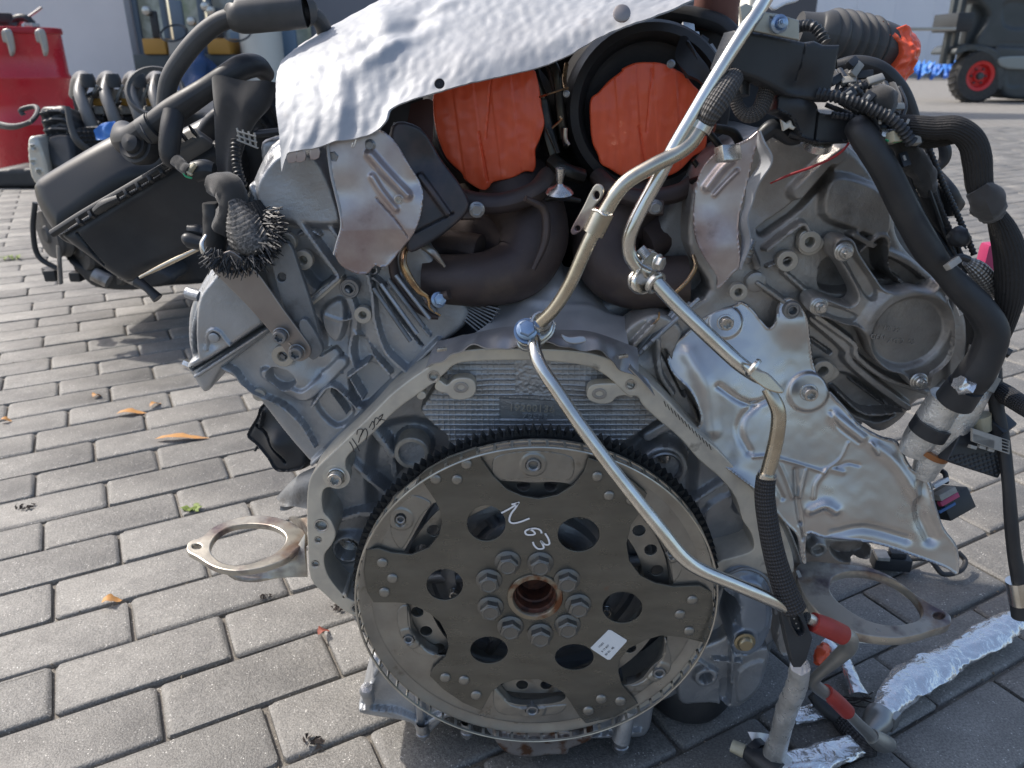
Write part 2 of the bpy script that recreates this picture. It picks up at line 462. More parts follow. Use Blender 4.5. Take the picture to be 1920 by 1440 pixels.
SHIELDP = M_('heat_tinted_shield', (.56, .52, .51), .80, .38, (.38, .30, .29), 14, (.42, .62), ((500, .06),), .08, col3=(.12, .10, .10), c3sc=22, c3pos=(.60, .75))
FOIL = M_('crumpled_foil', (.84, .84, .84), .78, .22, None, 20, (.4, .6), ((42, 5.0), (150, .9)), .0)
FOILT = M_('scaly_foil_sleeve', (.74, .74, .72), .6, .30, (.55, .55, .53), 60, (.4, .6), ((420, .9),), .05)
EXH = M_('heat_stained_exhaust_iron', (.088, .068, .064), .55, .55, (.15, .115, .09), 28, (.45, .75), ((900, .15), (120, .2)), .1, col3=(.05, .042, .05), c3sc=14, c3pos=(.5, .7))
GOLD = M_('heat_gilded_clamp', (.50, .34, .18), .95, .28, (.25, .17, .11), 60, (.4, .6), ((300, .05),), .06)
SCORCH = M_('scorched_bracket_steel', (.50, .47, .41), .78, .36, (.36, .26, .19), 30, (.54, .68), ((600, .06),), .1, col3=(.14, .11, .12), c3sc=24, c3pos=(.5, .66))
BLK = M_('black_plastic', (.022, .025, .030), 0, .42, (.035, .038, .042), 30, (.4, .7), ((1500, .04),), .08, spec=.45)
BLKM = M_('matt_black_plastic', (.030, .032, .035), 0, .55, (.05, .05, .05), 20, (.5, .8), ((1200, .08),), .06)
BOXP = M_('dusty_black_plastic', (.018, .020, .023), 0, .42, (.026, .027, .028), 9, (.45, .8), ((1400, .05),), .08)
RUB = M_('black_rubber', (.022, .023, .026), 0, .52, (.04, .04, .04), 30, (.45, .75), ((600, .06),), .08)
RUBG = M_('dusty_grey_rubber', (.075, .075, .075), 0, .55, (.05, .05, .05), 30, (.4, .7), ((900, .06),), .06)
CLOTH = M_('black_sleeve_cloth', (.032, .031, .031), 0, .85, (.06, .057, .053), 40, (.45, .8), ((1500, .25),), .04, sheen=.3)
BRAID = M_('woven_black_braid', (.020, .020, .022), 0, .62, uvb=('braid', 13, 9, .7))
BRAIDG = M_('woven_grey_braid', (.055, .052, .050), 0, .60, uvb=('braid', 12, 9, .8))
BRAIDS = M_('woven_steel_braid', (.26, .25, .24), .8, .45, uvb=('braid', 8, 7, .6))
KNIT = M_('knitted_black_sleeve', (.022, .021, .021), 0, .8, uvb=('streak', 26, 1, .25), bumps=((300, 1.2), (900, .5)))
ORANGE = M_('orange_adhesive_tape', (.88, .125, .045), 0, .38, (.80, .10, .035), 22, (.4, .65), ((30, .3), (420, .05)), .08, stretch=(6, 1, .6), coat=.2)
SILIC = M_('red_silicone_sleeve', (.40, .045, .035), 0, .50, (.33, .035, .03), 40, (.4, .6), ((400, .1),), .05)
REDWIRE = M_('red_wire_insulation', (.35, .02, .025), 0, .4)
GREENW = M_('green_wire_insulation', (.03, .38, .16), 0, .4)
CREAM = M_('cream_plastic', (.55, .50, .36), 0, .4, (.45, .40, .28), 60, (.4, .6))
WHITE = M_('white_sticker_paper', (.80, .82, .84), 0, .4)
GREYP = M_('pale_grey_plastic', (.36, .35, .32), 0, .5, (.28, .27, .25), 90, (.4, .6))
PINK = M_('magenta_plastic', (.45, .05, .14), 0, .4)
BLUEP = M_('blue_plastic', (.03, .12, .32), 0, .4)
INK = M_('black_marker_ink', (.02, .02, .025), 0, .5)
PAINTW = M_('white_paint_marker', (.86, .86, .88), 0, .5)
RUBHOLE = M_('dark_bore', (.012, .012, .014), .2, .6)
DRUMR = M_('red_drum_paint', (.58, .012, .028), 0, .28, (.50, .012, .024), 5, (.4, .7), ((30, .5),), .06, coat=.4)
WALLG = M_('grey_render_wall', (.76, .72, .72), 0, .9, (.70, .665, .665), 1.2, (.4, .7), ((60, 1.5),))
WALLW = M_('pale_cladding', (.72, .75, .80), 0, .6, (.68, .71, .77), .4, (.4, .7))
FRAME = M_('grey_blue_door_frame', (.13, .17, .22), .1, .4)
GLASS = M_('door_glass', (.10, .12, .12), 0, .06, spec=.9, coat=1)
LIFT = M_('forklift_dark_grey_paint', (.05, .06, .065), .1, .42, (.07, .08, .085), 3, (.4, .7), (), .06)
TYRE = M_('tyre_rubber', (.035, .035, .036), 0, .75, (.06, .058, .055), 12, (.4, .7), ((80, 2),))
RIMR = M_('red_wheel_rim', (.60, .03, .03), 0, .4)
TARP = M_('blue_tarpaulin', (.03, .16, .55), 0, .45, (.10, .28, .65), 5, (.4, .6), ((6, 30),))
LEAF = M_('dry_orange_leaf', (.55, .27, .08), 0, .6, (.38, .2, .08), 40, (.4, .6))
WEED = M_('weed_green', (.16, .22, .04), 0, .6)
TWIG = M_('dark_debris', (.045, .035, .03), 0, .9)
BRASSY = M_('yellow_machine_paint', (.42, .22, .04), 0, .5)

def stone_mat(name, base, base2, sc, rv):
    m = M_(name, base, 0, .62, base2, sc, (.35, .7), ((520, .8), (140, .9)), .06, rnd=rv, spec=.85)
    t = m.node_tree; N = t.nodes; L = t.links; b = N['Principled BSDF']
    # fine aggregate specks, world scaled
    g = N.new('ShaderNodeNewGeometry'); v = N.new('ShaderNodeTexVoronoi'); v.inputs['Scale'].default_value = 260; L.new(g.outputs['Position'], v.inputs['Vector'])
    r = N.new('ShaderNodeMapRange'); r.inputs[1].default_value = .26; r.inputs[2].default_value = .14; L.new(v.outputs['Distance'], r.inputs[0])
    n2 = N.new('ShaderNodeTexNoise'); n2.inputs['Scale'].default_value = 70; n2.inputs['Detail'].default_value = 6; L.new(g.outputs['Position'], n2.inputs['Vector'])
    r2 = N.new('ShaderNodeMapRange'); r2.inputs[1].default_value = .52; r2.inputs[2].default_value = .62; L.new(n2.outputs[0], r2.inputs[0])
    q = N.new('ShaderNodeMath'); q.operation = 'MULTIPLY'; L.new(r.outputs[0], q.inputs[0]); L.new(r2.outputs[0], q.inputs[1])
    # larger stains
    n3 = N.new('ShaderNodeTexNoise'); n3.inputs['Scale'].default_value = 5; n3.inputs['Detail'].default_value = 7; L.new(g.outputs['Position'], n3.inputs['Vector'])
    r3 = N.new('ShaderNodeMapRange'); r3.inputs[1].default_value = .35; r3.inputs[2].default_value = .7; r3.inputs[3].default_value = 1.15; r3.inputs[4].default_value = .72; L.new(n3.outputs[0], r3.inputs[0])
    old = b.inputs['Base Color'].links[0].from_socket
    n4 = N.new('ShaderNodeTexNoise'); n4.inputs['Scale'].default_value = 420; n4.inputs['Detail'].default_value = 3; n4.inputs['Roughness'].default_value = .7; L.new(g.outputs['Position'], n4.inputs['Vector'])
    r4 = N.new('ShaderNodeMapRange'); r4.inputs[1].default_value = .36; r4.inputs[2].default_value = .64; r4.inputs[3].default_value = .62; r4.inputs[4].default_value = 1.34; L.new(n4.outputs[0], r4.inputs[0])
    m4 = N.new('ShaderNodeMath'); m4.operation = 'MULTIPLY'; L.new(r3.outputs[0], m4.inputs[0]); L.new(r4.outputs[0], m4.inputs[1])
    hs = N.new('ShaderNodeHueSaturation'); L.new(old, hs.inputs['Color']); L.new(m4.outputs[0], hs.inputs['Value'])
    x = N.new('ShaderNodeMix'); x.data_type = 'RGBA'; L.new(q.outputs[0], x.inputs[0]); L.new(hs.outputs[0], x.inputs[6]); x.inputs[7].default_value = (.62, .60, .55, 1)
    L.new(x.outputs[2], b.inputs['Base Color'])
    return m
PAVER = stone_mat('concrete_paver', (.202, .193, .175), (.15, .143, .131), 22, .12)
SAND = stone_mat('sandy_joint_dirt', (.17, .15, .12), (.08, .068, .055), 40, 0)
# far pavement: the same pavers, too small to tell apart, in a brick texture
FARP = M_('distant_pavers', (.262, .252, .232), 0, .85, (.22, .21, .195), 2, (.4, .7))
_t = FARP.node_tree; _g = _t.nodes.new('ShaderNodeNewGeometry'); _mp = _t.nodes.new('ShaderNodeMapping'); _mp.inputs['Rotation'].default_value = (0, 0, -math.radians(28.4))
_b = _t.nodes.new('ShaderNodeTexBrick'); _b.inputs['Scale'].default_value = 1; _b.inputs['Brick Width'].default_value = .202; _b.inputs['Row Height'].default_value = .0955
_b.inputs['Mortar Size'].default_value = .007; _b.inputs['Color1'].default_value = (.27, .26, .24, 1); _b.inputs['Color2'].default_value = (.235, .225, .21, 1); _b.inputs['Mortar'].default_value = (.10, .085, .065, 1)
_t.links.new(_g.outputs['Position'], _mp.inputs[0]); _t.links.new(_mp.outputs[0], _b.inputs[0]); _t.links.new(_b.outputs[0], _t.nodes['Principled BSDF'].inputs['Base Color'])

# shared small hardware, each built once at unit radius
def hexring(n=6): return [math.cos(math.pi/6)/max(.2, math.cos((a % (math.pi/3))-math.pi/6)) for a in ()]
def hex_data(r, h0, h1, cham=.12):
    v, f = [], []
    for rr, h in ((r, h0), (r, h1-cham*.5), (r*(1-cham), h1)):
        for j in range(6): a = math.pi/3*j; v.append((rr*math.cos(a), rr*math.sin(a), h))
    for i in range(2):
        for j in range(6): f.append((i*6+j, i*6+(j+1) % 6, (i+1)*6+(j+1) % 6, (i+1)*6+j))
    f.append(tuple(range(12, 18))); return v, f
def mk_hex(name, mat_, flange=True, dish=False):
    a = []
    if flange: a.append(lathe_data([(1, 0), (1, .10), (.93, .16), (0.5, .28)], 28))
    a.append(hex_data(.80 if flange else 1, .1, .75))
    if dish: a.append(lathe_data([(.62, .751), (.56, .80), (.50, .79), (.46, .765), (0.0001, .765)], 24))
    else: a.append(lathe_data([(.56, .751), (.30, .80), (0.0001, .81)], 20))
    v, f = merge(*a); return mesh(name, v, f, mat_, True, 30)
DULLB = M_('dull_dark_bolt', (.22, .215, .20), .7, .45, (.13, .125, .115), 120, (.4, .65), ((900, .04),), .08)
HEXB = mk_hex('hex_bolt', BOLT, True, True); HEXD = mk_hex('hex_bolt', DULLB, True, True); HEXN = mk_hex('hex_bolt', BLUEB, True, False); HEXBR = mk_hex('hex_bolt', BRIGHT, True, False)
def mk_torx(name, mat_, socket=True, stud=False):
    st = lambda a: 1+.16*math.cos(6*a)
    parts = [lathe_data([(1, 0), (1, .10), (.90, .16)], 28), lathe_data([(.78, .12), (.78, .85), (.72, .95), (.50, .95)], 28)]
    if stud: parts = [lathe_data([(1, 0), (1, .12), (.9, .2), (.82, .2), (.82, .36), (.72, .42), (.66, .42), (.66, .75), (.55, .9), (.36, .9)], 28), lathe_data([(.40, .85), (.40, 1.25), (.34, 1.34), (.0001, 1.36)], 24, star=st)]
    else: parts += [lathe_data([(.55, .95), (.47, .93), (.42, .35), (.0001, .35)], 36, star=st)]
    v, f = merge(*parts); return mesh(name, v, f, mat_, True, 30)
TORX = mk_torx('torx_bolt', BOLT); TORXB = mk_torx('torx_bolt', BRIGHT); STUD = mk_torx('stud_bolt', BRIGHT, stud=True)
RIVET = mesh('rivet', *lathe_data([(1, 0), (.97, .18), (.82, .34), (.5, .44), (.0001, .47)], 20), STEEL2)
RING = mesh('threaded_boss', *lathe_data([(1.0, -.8), (1.0, 0), (.94, .06), (.50, .06), (.44, 0), (.42, -.10), (.40, -.14), (.42, -.20), (.39, -.26), (.41, -.34), (.38, -1.2), (.0001, -1.2)], 32), A_BOSS)
BUSH = mesh('bushed_hole', *lathe_data([(1.0, -.6), (1.0, 0), (.92, .12), (.80, .12), (.76, .02), (.62, .02), (.58, .16), (.46, .16), (.42, -.8), (.0001, -.8)], 32), BOLT)
HOLE = mesh('drilled_hole', *lathe_data([(1.0, .02), (.82, .03), (.72, -.1), (.70, -1.2), (.0001, -1.2)], 28), BRIGHT)
def bolt(me, px, py, Y, w, parent, name=None, axis=(0, -1, 0), label=None, roll=None):
    v = P(px, py, Y) if not isinstance(Y, Vector) else Y
    o = inst(name or me.name, me, v, axis, w/2*S(v), parent, random.random()*1.0 if roll is None else roll)
    if label: o['label'] = label
    return o
# ================================================================== THE SETTING: ground and pavers
gs = 60.0
ground = add('ground', [(-gs, -6, -.008), (gs, -6, -.008), (gs, 90, -.008), (-gs, 90, -.008)], [[0, 1, 2, 3]], SAND, None, False); ground['kind'] = 'structure'
FARY = 9.0
far = add('pavement', [(-gs, FARY, -.002), (gs, FARY, -.002), (gs, 90, -.002), (-gs, 90, -.002)], [[0, 1, 2, 3]], FARP, None, False); far['kind'] = 'structure'
pav = bpy.data.objects.new('brick_pavement', None); COL.objects.link(pav); pav['kind'] = 'structure'; WLOC['brick_pavement'] = Vector((0, 0, 0))
BL, BW, YAW = .202, .0955, math.radians(28.36); BX0, BY0 = -.3872, .6384
OFF = {-1: .531, 0: 0, 1: .448, 2: -.092, 3: .443, 4: -.116, 5: .361, 6: -.168, 7: .284, 8: -.235, 9: .258}
def paver_data(L, W, seed):
    r = random.Random(seed); c = .004; d = .020; L -= .0035+r.random()*.0015; W -= .004+r.random()*.0015
    v = []; f = []
    # rounded rectangle, three levels
    def ringp(ix, rad, z):
        out = []
        for cx_, cy_, a0 in ((L/2-ix, W/2-ix, 0), (-L/2+ix, W/2-ix, 90), (-L/2+ix, -W/2+ix, 180), (L/2-ix, -W/2+ix, 270)):
            for k in range(3):
                a = math.radians(a0+k*45); out.append((cx_-rad+rad*math.cos(a)*1 if cx_ > 0 else cx_+rad+rad*math.cos(a), cy_-rad+rad*math.sin(a) if cy_ > 0 else cy_+rad+rad*math.sin(a), z))
        return out
    rs = [ringp(0, .006, -d), ringp(.0, .006, -c), ringp(c*.45, .006, -c*.35), ringp(c*1.3, .005, 0)]
    for q in rs: v += q
    for i in range(3):
        for j in range(12): f.append((i*12+j, i*12+(j+1) % 12, (i+1)*12+(j+1) % 12, (i+1)*12+j))
    f.append(tuple(range(36, 48)))
    for i, p in enumerate(v):
        v[i] = (p[0]+(r.random()-.5)*.0022, p[1]+(r.random()-.5)*.0022, p[2]+(r.random()-.5)*.0008)
    return v, f
PV = [paver_data(BL, BW, k) for k in range(12)]
PM = [mesh('brick', v, f, PAVER, True, 35) for v, f in PV]
c_, s_ = math.cos(YAW), math.sin(YAW)
spots = []
rp = random.Random(3)
for row in range(-9, 110):
    off = OFF.get(row, (row % 2)*.47+(-.045*row if 0 <= row < 30 else 0))
    for k in range(-60, 60):
        X = (k+off+.5)*BL; Yb = (row+.5)*BW
        x = BX0+X*c_-Yb*s_; y = BY0+X*s_+Yb*c_
        if y < -.3 or y > FARY+.1: continue
        if abs(x) > 1.3+.85*y: continue
        dz = (y)*cp+CAMH*sp; yy = CY+F*(-(y)*sp+CAMH*cp)/dz
        near_ok = yy < 1560 and abs(x) < .15+.75*y
        spots.append((x, y, near_ok and y > .3))
spots.sort(key=lambda q: (not q[2], q[0]**2+q[1]**2))
spots = [q[:2] for q in spots]
near = spots[:300]; rest = spots[300:]
for i, (x, y) in enumerate(near):
    o = bpy.data.objects.new('brick', PM[rp.randrange(12)]); COL.objects.link(o); o.parent = pav
    o.location = (x, y, rp.uniform(-.0015, .001)); o.rotation_euler = (rp.uniform(-.006, .006), rp.uniform(-.005, .005), YAW+rp.uniform(-.006, .006)+(math.pi if rp.random() < .5 else 0))
VV, FF = [], []
for x, y in rest:
    v, f = PV[rp.randrange(12)]; a = YAW+rp.uniform(-.006, .006)+(math.pi if rp.random() < .5 else 0); ca, sa = math.cos(a), math.sin(a); z = rp.uniform(-.002, .0012)
    tx, ty = rp.uniform(-.006, .006), rp.uniform(-.006, .006)
    o = len(VV)
    VV += [(x+p[0]*ca-p[1]*sa, y+p[0]*sa+p[1]*ca, p[2]+z+p[0]*tx+p[1]*ty) for p in v]; FF += [tuple(i+o for i in q) for q in f]
o = add('brick', VV, [list(f) for f in FF], PAVER, pav, True, angle=35, kind='stuff')
# gravel and grit lying in the joints
gv, gf = [], []
for k in range(2600):
    row = rp.randrange(-6, 30); u_ = rp.uniform(-9, 18); X = u_*BL
    Yb = row*BW+rp.uniform(-.004, .004)
    x = BX0+X*c_-Yb*s_; y = BY0+X*s_+Yb*c_
    if y < .4 or y > 3: continue
    r = rp.uniform(.0006, .0028); a = rp.random()*6
    pts = [(x+r*math.cos(a+q*2.1)*rp.uniform(.7, 1.4), y+r*math.sin(a+q*2.1), -.0045+rp.uniform(0, .003)) for q in range(3)]+[(x, y, -.003+r*1.2)]
    o = len(gv); gv += pts; gf += [[o, o+1, o+3], [o+1, o+2, o+3], [o+2, o, o+3]]
GRIT = M_('pale_grit', (.30, .26, .20), 0, .9, (.10, .08, .06), 900, (.45, .55))
g = add('joint_grit', gv, gf, GRIT, None, False); g['kind'] = 'stuff'; g['label'] = 'fine sand and grit lying in the paving joints'; g['category'] = 'grit'

# leaves, weeds, litter
def leaf(px, py, L, W, ang, mat_, label, curl=.3, cat_='leaf', name='dry_leaf'):
    c = G(px, py, .002); v = []; f = []; n = 9
    for i in range(n):
        t = i/(n-1); w = W*math.sin(math.pi*min(1, t*1.05))**.7*(1+.2*math.sin(t*17)); x = (t-.5)*L
        for s in (-1, 0, 1): v.append((x, s*w/2, .003+abs(s)*curl*w*.5+.004*math.sin(t*5)))
    for i in range(n-1):
        for s in (0, 1): q = i*3+s; f.append([q, q+1, q+4, q+3])
    R = Matrix.Rotation(ang, 3, 'Z'); v = [tuple(c+R @ Vector(p)) for p in v]
    o = add(name, v, f, mat_); tag(o, label, cat_, 'leaves dropped on the paving'); return o
leaf(247, 776, .06, .02, .2, LEAF, 'yellow leaf curled on the paving behind the long orange leaf')
leaf(342, 823, .105, .018, .12, LEAF, 'long narrow orange leaf lying on the bricks left of the engine')
leaf(292, 760, .03, .015, 1.1, LEAF, 'small yellow leaf lying above the long orange leaf')
leaf(182, 744, .02, .02, 1.1, LEAF, 'tiny pale yellow leaf scrap on the paving far left')
leaf(210, 1129, .026, .016, .4, LEAF, 'small orange leaf scrap in a joint below the exhaust hanger ring')
leaf(607, 1187, .018, .014, .9, M_('red_brown_leaf', (.26, .07, .045), 0, .7), 'small red brown leaf in the joint left of the flexplate')
leaf(12, 790, .022, .014, .3, LEAF, 'orange leaf scrap at the left edge of the paving')
def weed(px, py, n, s, label):
    c = G(px, py, 0); v = []; f = []; r = random.Random(int(px))
    for k in range(n):
        a = r.random()*6.28; l = s*(.5+r.random()); x, y = c.x+r.uniform(-1, 1)*s*.9, c.y+r.uniform(-1, 1)*s*.5; w = .0035
        d = Vector((math.cos(a), math.sin(a), 0)); e = Vector((-d.y, d.x, 0)); b = Vector((x, y, 0)); o = len(v)
        v += [b-e*w*.4, b+e*w*.4, b+d*l*.5+e*w+Vector((0, 0, l*.35)), b+d*l*.5-e*w+Vector((0, 0, l*.35)), b+d*l+Vector((0, 0, l*.25))]
        f += [[o, o+1, o+2, o+3], [o+3, o+2, o+4]]
    tag(add('weed', v, f, WEED), label, 'weed', 'weeds growing in the paving joints')
weed(360, 956, 22, .010, 'small bright green weed growing in a joint beside the left hanger ring')
weed(20, 486, 26, .03, 'green weed tuft in the far joints near the left edge')
for (px, py, s, lab) in ((497, 1120, .010, 'dark grit crumb on the brick below the left hanger ring'), (586, 1392, .016, 'black crumbled scrap lying on the brick at the bottom left'), (640, 1140, .012, 'dark crumb of dirt in the joint beside the bellhousing foot'), (46, 950, .014, 'dark smear of dirt lying on a brick at the left')):
    r = random.Random(int(px)); c = G(px, py, .002); v = []; f = []
    for k in range(14):
        o = len(v); q = c+Vector((r.uniform(-1, 1)*s, r.uniform(-1, 1)*s*.5, 0)); l = s*.4
        v += [q+Vector((r.uniform(-l, l), r.uniform(-l, l), r.uniform(0, .002))) for _ in range(3)]+[q+Vector((0, 0, l*.8))]
        f += [[o, o+1, o+2], [o, o+1, o+3], [o+1, o+2, o+3], [o+2, o, o+3]]
    tag(add('debris', v, f, TWIG, None, False), lab, 'debris', 'dirt crumbs on the paving')
# ================================================================== buildings behind
# left workshop building, about 12 m away
YB = 12.0
bld = thing('workshop_building', 'grey rendered workshop with tall glazed doors behind the engines', 'building', (-5.5, YB, 0))
xl = P(243, 70, YB).x; xr = P(592, 70, YB).x; xe = P(735, 70, YB).x
def bx(name, x0, x1, y0, y1, z0, z1, m, par, b=0):
    v, f = box_data(x0, x1, y0, y1, z0, z1, b); return add(name, v, [list(q) for q in f], m, par, True, angle=30)
bx('wall', -12, xl, YB, YB+.5, 0, 5, WALLG, bld)
bx('pier', xr, xe, YB-.1, YB+.5, 0, 5, M_('slate_grey_cladding', (.16, .17, .20), .1, .5), bld)
bx('pier', xe+.004, xe+6, YB+.05, YB+.55, 0, 5, M_('dark_grey_cladding', (.10, .10, .11), .1, .6), bld)
bx('lintel', xl, xr, YB+.1, YB+.5, 3.4, 5, WALLG, bld)
bx('door_threshold', xl, xr, YB-.05, YB+.4, 0, .06, FRAME, bld)
GL_ = [M_('painted_reflection_glass_%s' % n, c, 0, .12, c2, .9, (.42, .6), spec=.9, coat=1) for n, c, c2 in (('a', (.78, .85, .80), (.10, .13, .12)), ('b', (.75, .72, .70), (.14, .20, .13)), ('c', (.55, .68, .75), (.08, .10, .12)), ('d', (.80, .80, .74), (.12, .13, .13)), ('e', (.20, .30, .20), (.75, .78, .70)))]  # bright and dark patches of mirrored surroundings painted into the pane colours
nb = 5; wx = (xr-xl)/nb
for i in range(nb):
    a = xl+i*wx
    d = bx('door_leaf', a+.03, a+wx-.03, YB+.18, YB+.24, .07, .28, FRAME, bld, .01)
    for q in (0, 1):
        x0 = a+.03+q*(wx-.13)
        bx('frame_post', x0, x0+.07, YB+.16, YB+.26, .285, 3.35, FRAME, bld, .01)
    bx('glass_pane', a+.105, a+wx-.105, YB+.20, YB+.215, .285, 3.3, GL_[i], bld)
    bx('rail', a+.105, a+wx-.105, YB+.17, YB+.25, 1.0, 1.06, FRAME, bld) if i % 2 else None
# things standing inside, seen through and before the glass
def bg(name, label, cat_, px0, py0, px1, py1, Y, m, dy=.25, par=None, b=.02):
    p, q = P(px0, py1, Y), P(px1, py0, Y)
    v, f = box_data(p.x, q.x, Y, Y+dy, p.z, q.z, b); o = add(name, v, [list(k) for k in f], m, par, True, angle=30)
    if label: tag(o, label, cat_)
    return o
YK = YB-.8
def tractor(px, lab, fl):
    t = thing('work_machine', lab, 'machine', (P(px, 120, YK).x, YK, 0))
    bg('engine_cover', None, None, px-18, 72, px+20, 102, YK, BRASSY, .7, t)
    bg('dark_body', None, None, px-26, 102, px+34, 178, YK+.05, LIFT, .7, t)
    bg('cab_post', None, None, px-2, 20, px+4, 72, YK+.1, BLK, .05, t); bg('cab_post', None, None, px+44, 0, px+50, 110, YK+.2, FRAME, .06, t)
    if fl: bg('white_panel', None, None, px+30, 74, px+66, 108, YK-.02, GREYP, .05, t)
    for s in (-18, 24):
        v = P(px+s, 170, YK-.1); lathe('wheel', (v.x, v.y, .25), (0, -1, 0), [(.0001, .0), (.1, .02), (.14, 0), (.15, .05), (.24, .05), (.25, 0), (.25, -.15), (.0001, -.15)], TYRE, t, 24)
    lathe('steering_wheel', P(px+38, 62, YK-.1), (0, -.6, .8), [(.17, -.015), (.185, 0), (.17, .015), (.155, 0), (.17, -.015)], BLK, t, 24)
    for kx, ky in ((-14, 20), (70, 40), (96, 12)): lathe('lamp', P(px+kx, ky, YK+.05), (0, -1, 0), [(.0001, .03), (.05, .02), (.06, 0), (.06, -.05)], BRIGHT, t, 16)
tractor(288, 'yellow and black work machine with white panel in front of the doors', True)
tractor(408, 'second yellow machine partly hidden behind the rubber arc pipe', False)
t = thing('blue_clothed_bundle', 'dark blue tarpaulin bundle between the two yellow machines', 'bundle', (P(362, 140, YK).x, YK-.3, 0))
b = sheet('cover', [[(335, 130, YK-.1), (350, 100, YK-.3), (385, 92, YK-.3), (400, 120, YK-.1)], [(328, 175, YK-.2), (345, 150, YK-.5), (390, 150, YK-.5), (408, 175, YK-.2)], [(325, 200, YK-.3), (345, 200, YK-.6), (390, 200, YK-.6), (412, 200, YK-.3)]], M_('navy_tarpaulin', (.02, .06, .16), 0, .6), t, 24, 16, lambda u, w: .05*np.sin(u*14)+.03*np.sin(w*17+u*5), .01)
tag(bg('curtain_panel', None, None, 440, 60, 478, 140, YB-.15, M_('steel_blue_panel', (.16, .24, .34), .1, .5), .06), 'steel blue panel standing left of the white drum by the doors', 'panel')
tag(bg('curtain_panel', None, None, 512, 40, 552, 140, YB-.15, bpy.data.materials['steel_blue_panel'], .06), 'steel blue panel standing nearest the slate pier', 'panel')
lathe_o = lathe('white_drum', P(494, 110, YB-.5), (0, 0, 1), [(.0001, 1.2), (.25, 1.2), (.28, 1.15), (.28, -.6), (.0001, -.6)], M_('off_white_plastic', (.6, .6, .55), 0, .5), None, 24); tag(lathe_o, 'tall white plastic drum standing behind the rubber sleeve pipe', 'drum')
# pale hall wall and blue tarp at the right
wall = thing('pale_hall', 'long pale grey metal clad hall behind the forklift', 'building', (12, 23, 0))
YW = 35.0
for i in range(22):
    x0 = 4.5+i*1.6; bx('cladding_panel', x0, x0+1.594, YW, YW+.08, .18, 8, WALLW, wall)
bx('base_course', 4.5, 39, YW-.03, YW+.1, 0, .175, M_('concrete_base', (.25, .25, .25), 0, .9), wall)
tp = sheet('blue_tarpaulin', [[(1700, 121, 31), (1730, 116, 31), (1760, 119, 31), (1785, 115, 31), (1840, 121, 31)], [(1695, 130, 30.5), (1730, 126, 30.3), (1765, 128, 30.5), (1800, 126, 30.3), (1845, 130, 30.5)], [(1692, 139, 30.2), (1730, 141, 30), (1770, 140, 30), (1800, 141, 30), (1850, 140, 30.2)]], TARP, None, 50, 14, lambda u, w: .18*np.sin(u*40+3*np.sin(w*5))*w+.1*np.sin(u*90), .02)
tag(tp, 'crumpled bright blue tarpaulin along the foot of the pale wall', 'tarpaulin')

# ------------------------------------------------------------------ forklift
YF = 12.2; fo = G(1825, 192, 0); YF = fo.y
fk = thing('forklift', 'dark grey forklift with red rimmed front wheel and raised mast', 'forklift', (fo.x, fo.y, 0))
wr = .5*(192-100)*S(fo)
wc = Vector((fo.x, fo.y, wr))
def wheel(c, R, par, full=True):
    w = inst('wheel', mesh('tyre', *lathe_data([(.52, .0), (.58, .12), (.92, .14), (1.0, .05), (1.0, -.45), (.9, -.55), (.0001, -.55)], 40), TYRE), c, (0, -1, 0), R, par)
    ch = []
    v, f = [], []
    for k in range(26):
        a = 2*math.pi*k/26; m = merge((v, f), rod_data((1.0*math.cos(a), 1.0*math.sin(a), .08), (1.0*math.cos(a+.1), 1.0*math.sin(a+.1), -.45), .045, 4)); v, f = m
    WLOC[w.name] = Vector(c)
    def sub(nm, me):
        o = bpy.data.objects.new(nm, me); COL.objects.link(o); o.parent = w; return o
    sub('tread', mesh('tread', v, f, TYRE, False))
    sub('rim', mesh('rim', *lathe_data([(.0001, .02), (.2, .02), (.24, -.1), (.4, -.12), (.44, .06), (.56, .1), (.58, .0)], 40), RIMR))
    sub('hub', mesh('hub', *lathe_data([(.0001, .16), (.12, .15), (.15, .02), (.16, -.1)], 20), LIFT))
    for k in range(6):
        a = k*math.pi/3; o = sub('wheel_nut', mesh('wheel_nut', *lathe_data([(.0001, .05), (.035, .05), (.04, -.1)], 6), LIFT)); o.location = (.29*math.cos(a), .29*math.sin(a), -.05)
    return w
wheel(wc, wr, fk)
rw = G(1915, 186, 0); wheel(Vector((rw.x, rw.y+.1, wr*.75)), wr*.75, fk)
pl = Plane(1850, 100, YF-.05)
relief('chassis', pl, [(1870, 88), (1920, 88), (2040, 95), (2050, 170), (1990, 188), (1900, 185), (1878, 170), (1868, 130)], [('groove', [(1885, 110), (1990, 112)], 3, 8), ('pad', [(1890, 130), (1915, 130), (1915, 160), (1890, 160)], -15, 3)], LIFT, fk, 3, .9, .05)
relief('front_fender', Plane(1830, 90, YF-.06), [(1790, 100), (1798, 88), (1815, 82), (1850, 86), (1872, 96), (1885, 125), (1880, 165), (1870, 165), (1868, 128), (1858, 108), (1840, 98), (1815, 96), (1800, 102)], [('rim', 3, 10)], LIFT, fk, 2, .8, .03)
relief('body_side', Plane(1880, 50, YF), [(1835, -10), (1960, -10), (2040, 60), (2045, 92), (1870, 92), (1830, 84), (1855, 30)], [('groove', [(1862, 80), (2030, 84)], 3, 10), ('pad', [(1885, 5), (1930, 5), (1930, 50), (1885, 48)], -40, 4)], LIFT, fk, 3, .8, .05)
for px in (1812, 1832): 
    a = P(px, -60, YF+.0); bx('mast_rail', a.x-.03, a.x+.05, YF-.02+(px-1778)*.004, YF+.1+(px-1778)*.004, .62, 2.4, LIFT, fk, .01)
a = P(1856, -60, YF+.1); bx('mast_rail', a.x-.10, a.x+.12, YF+.2, YF+.4, .3, 2.4, LIFT, fk, .02)
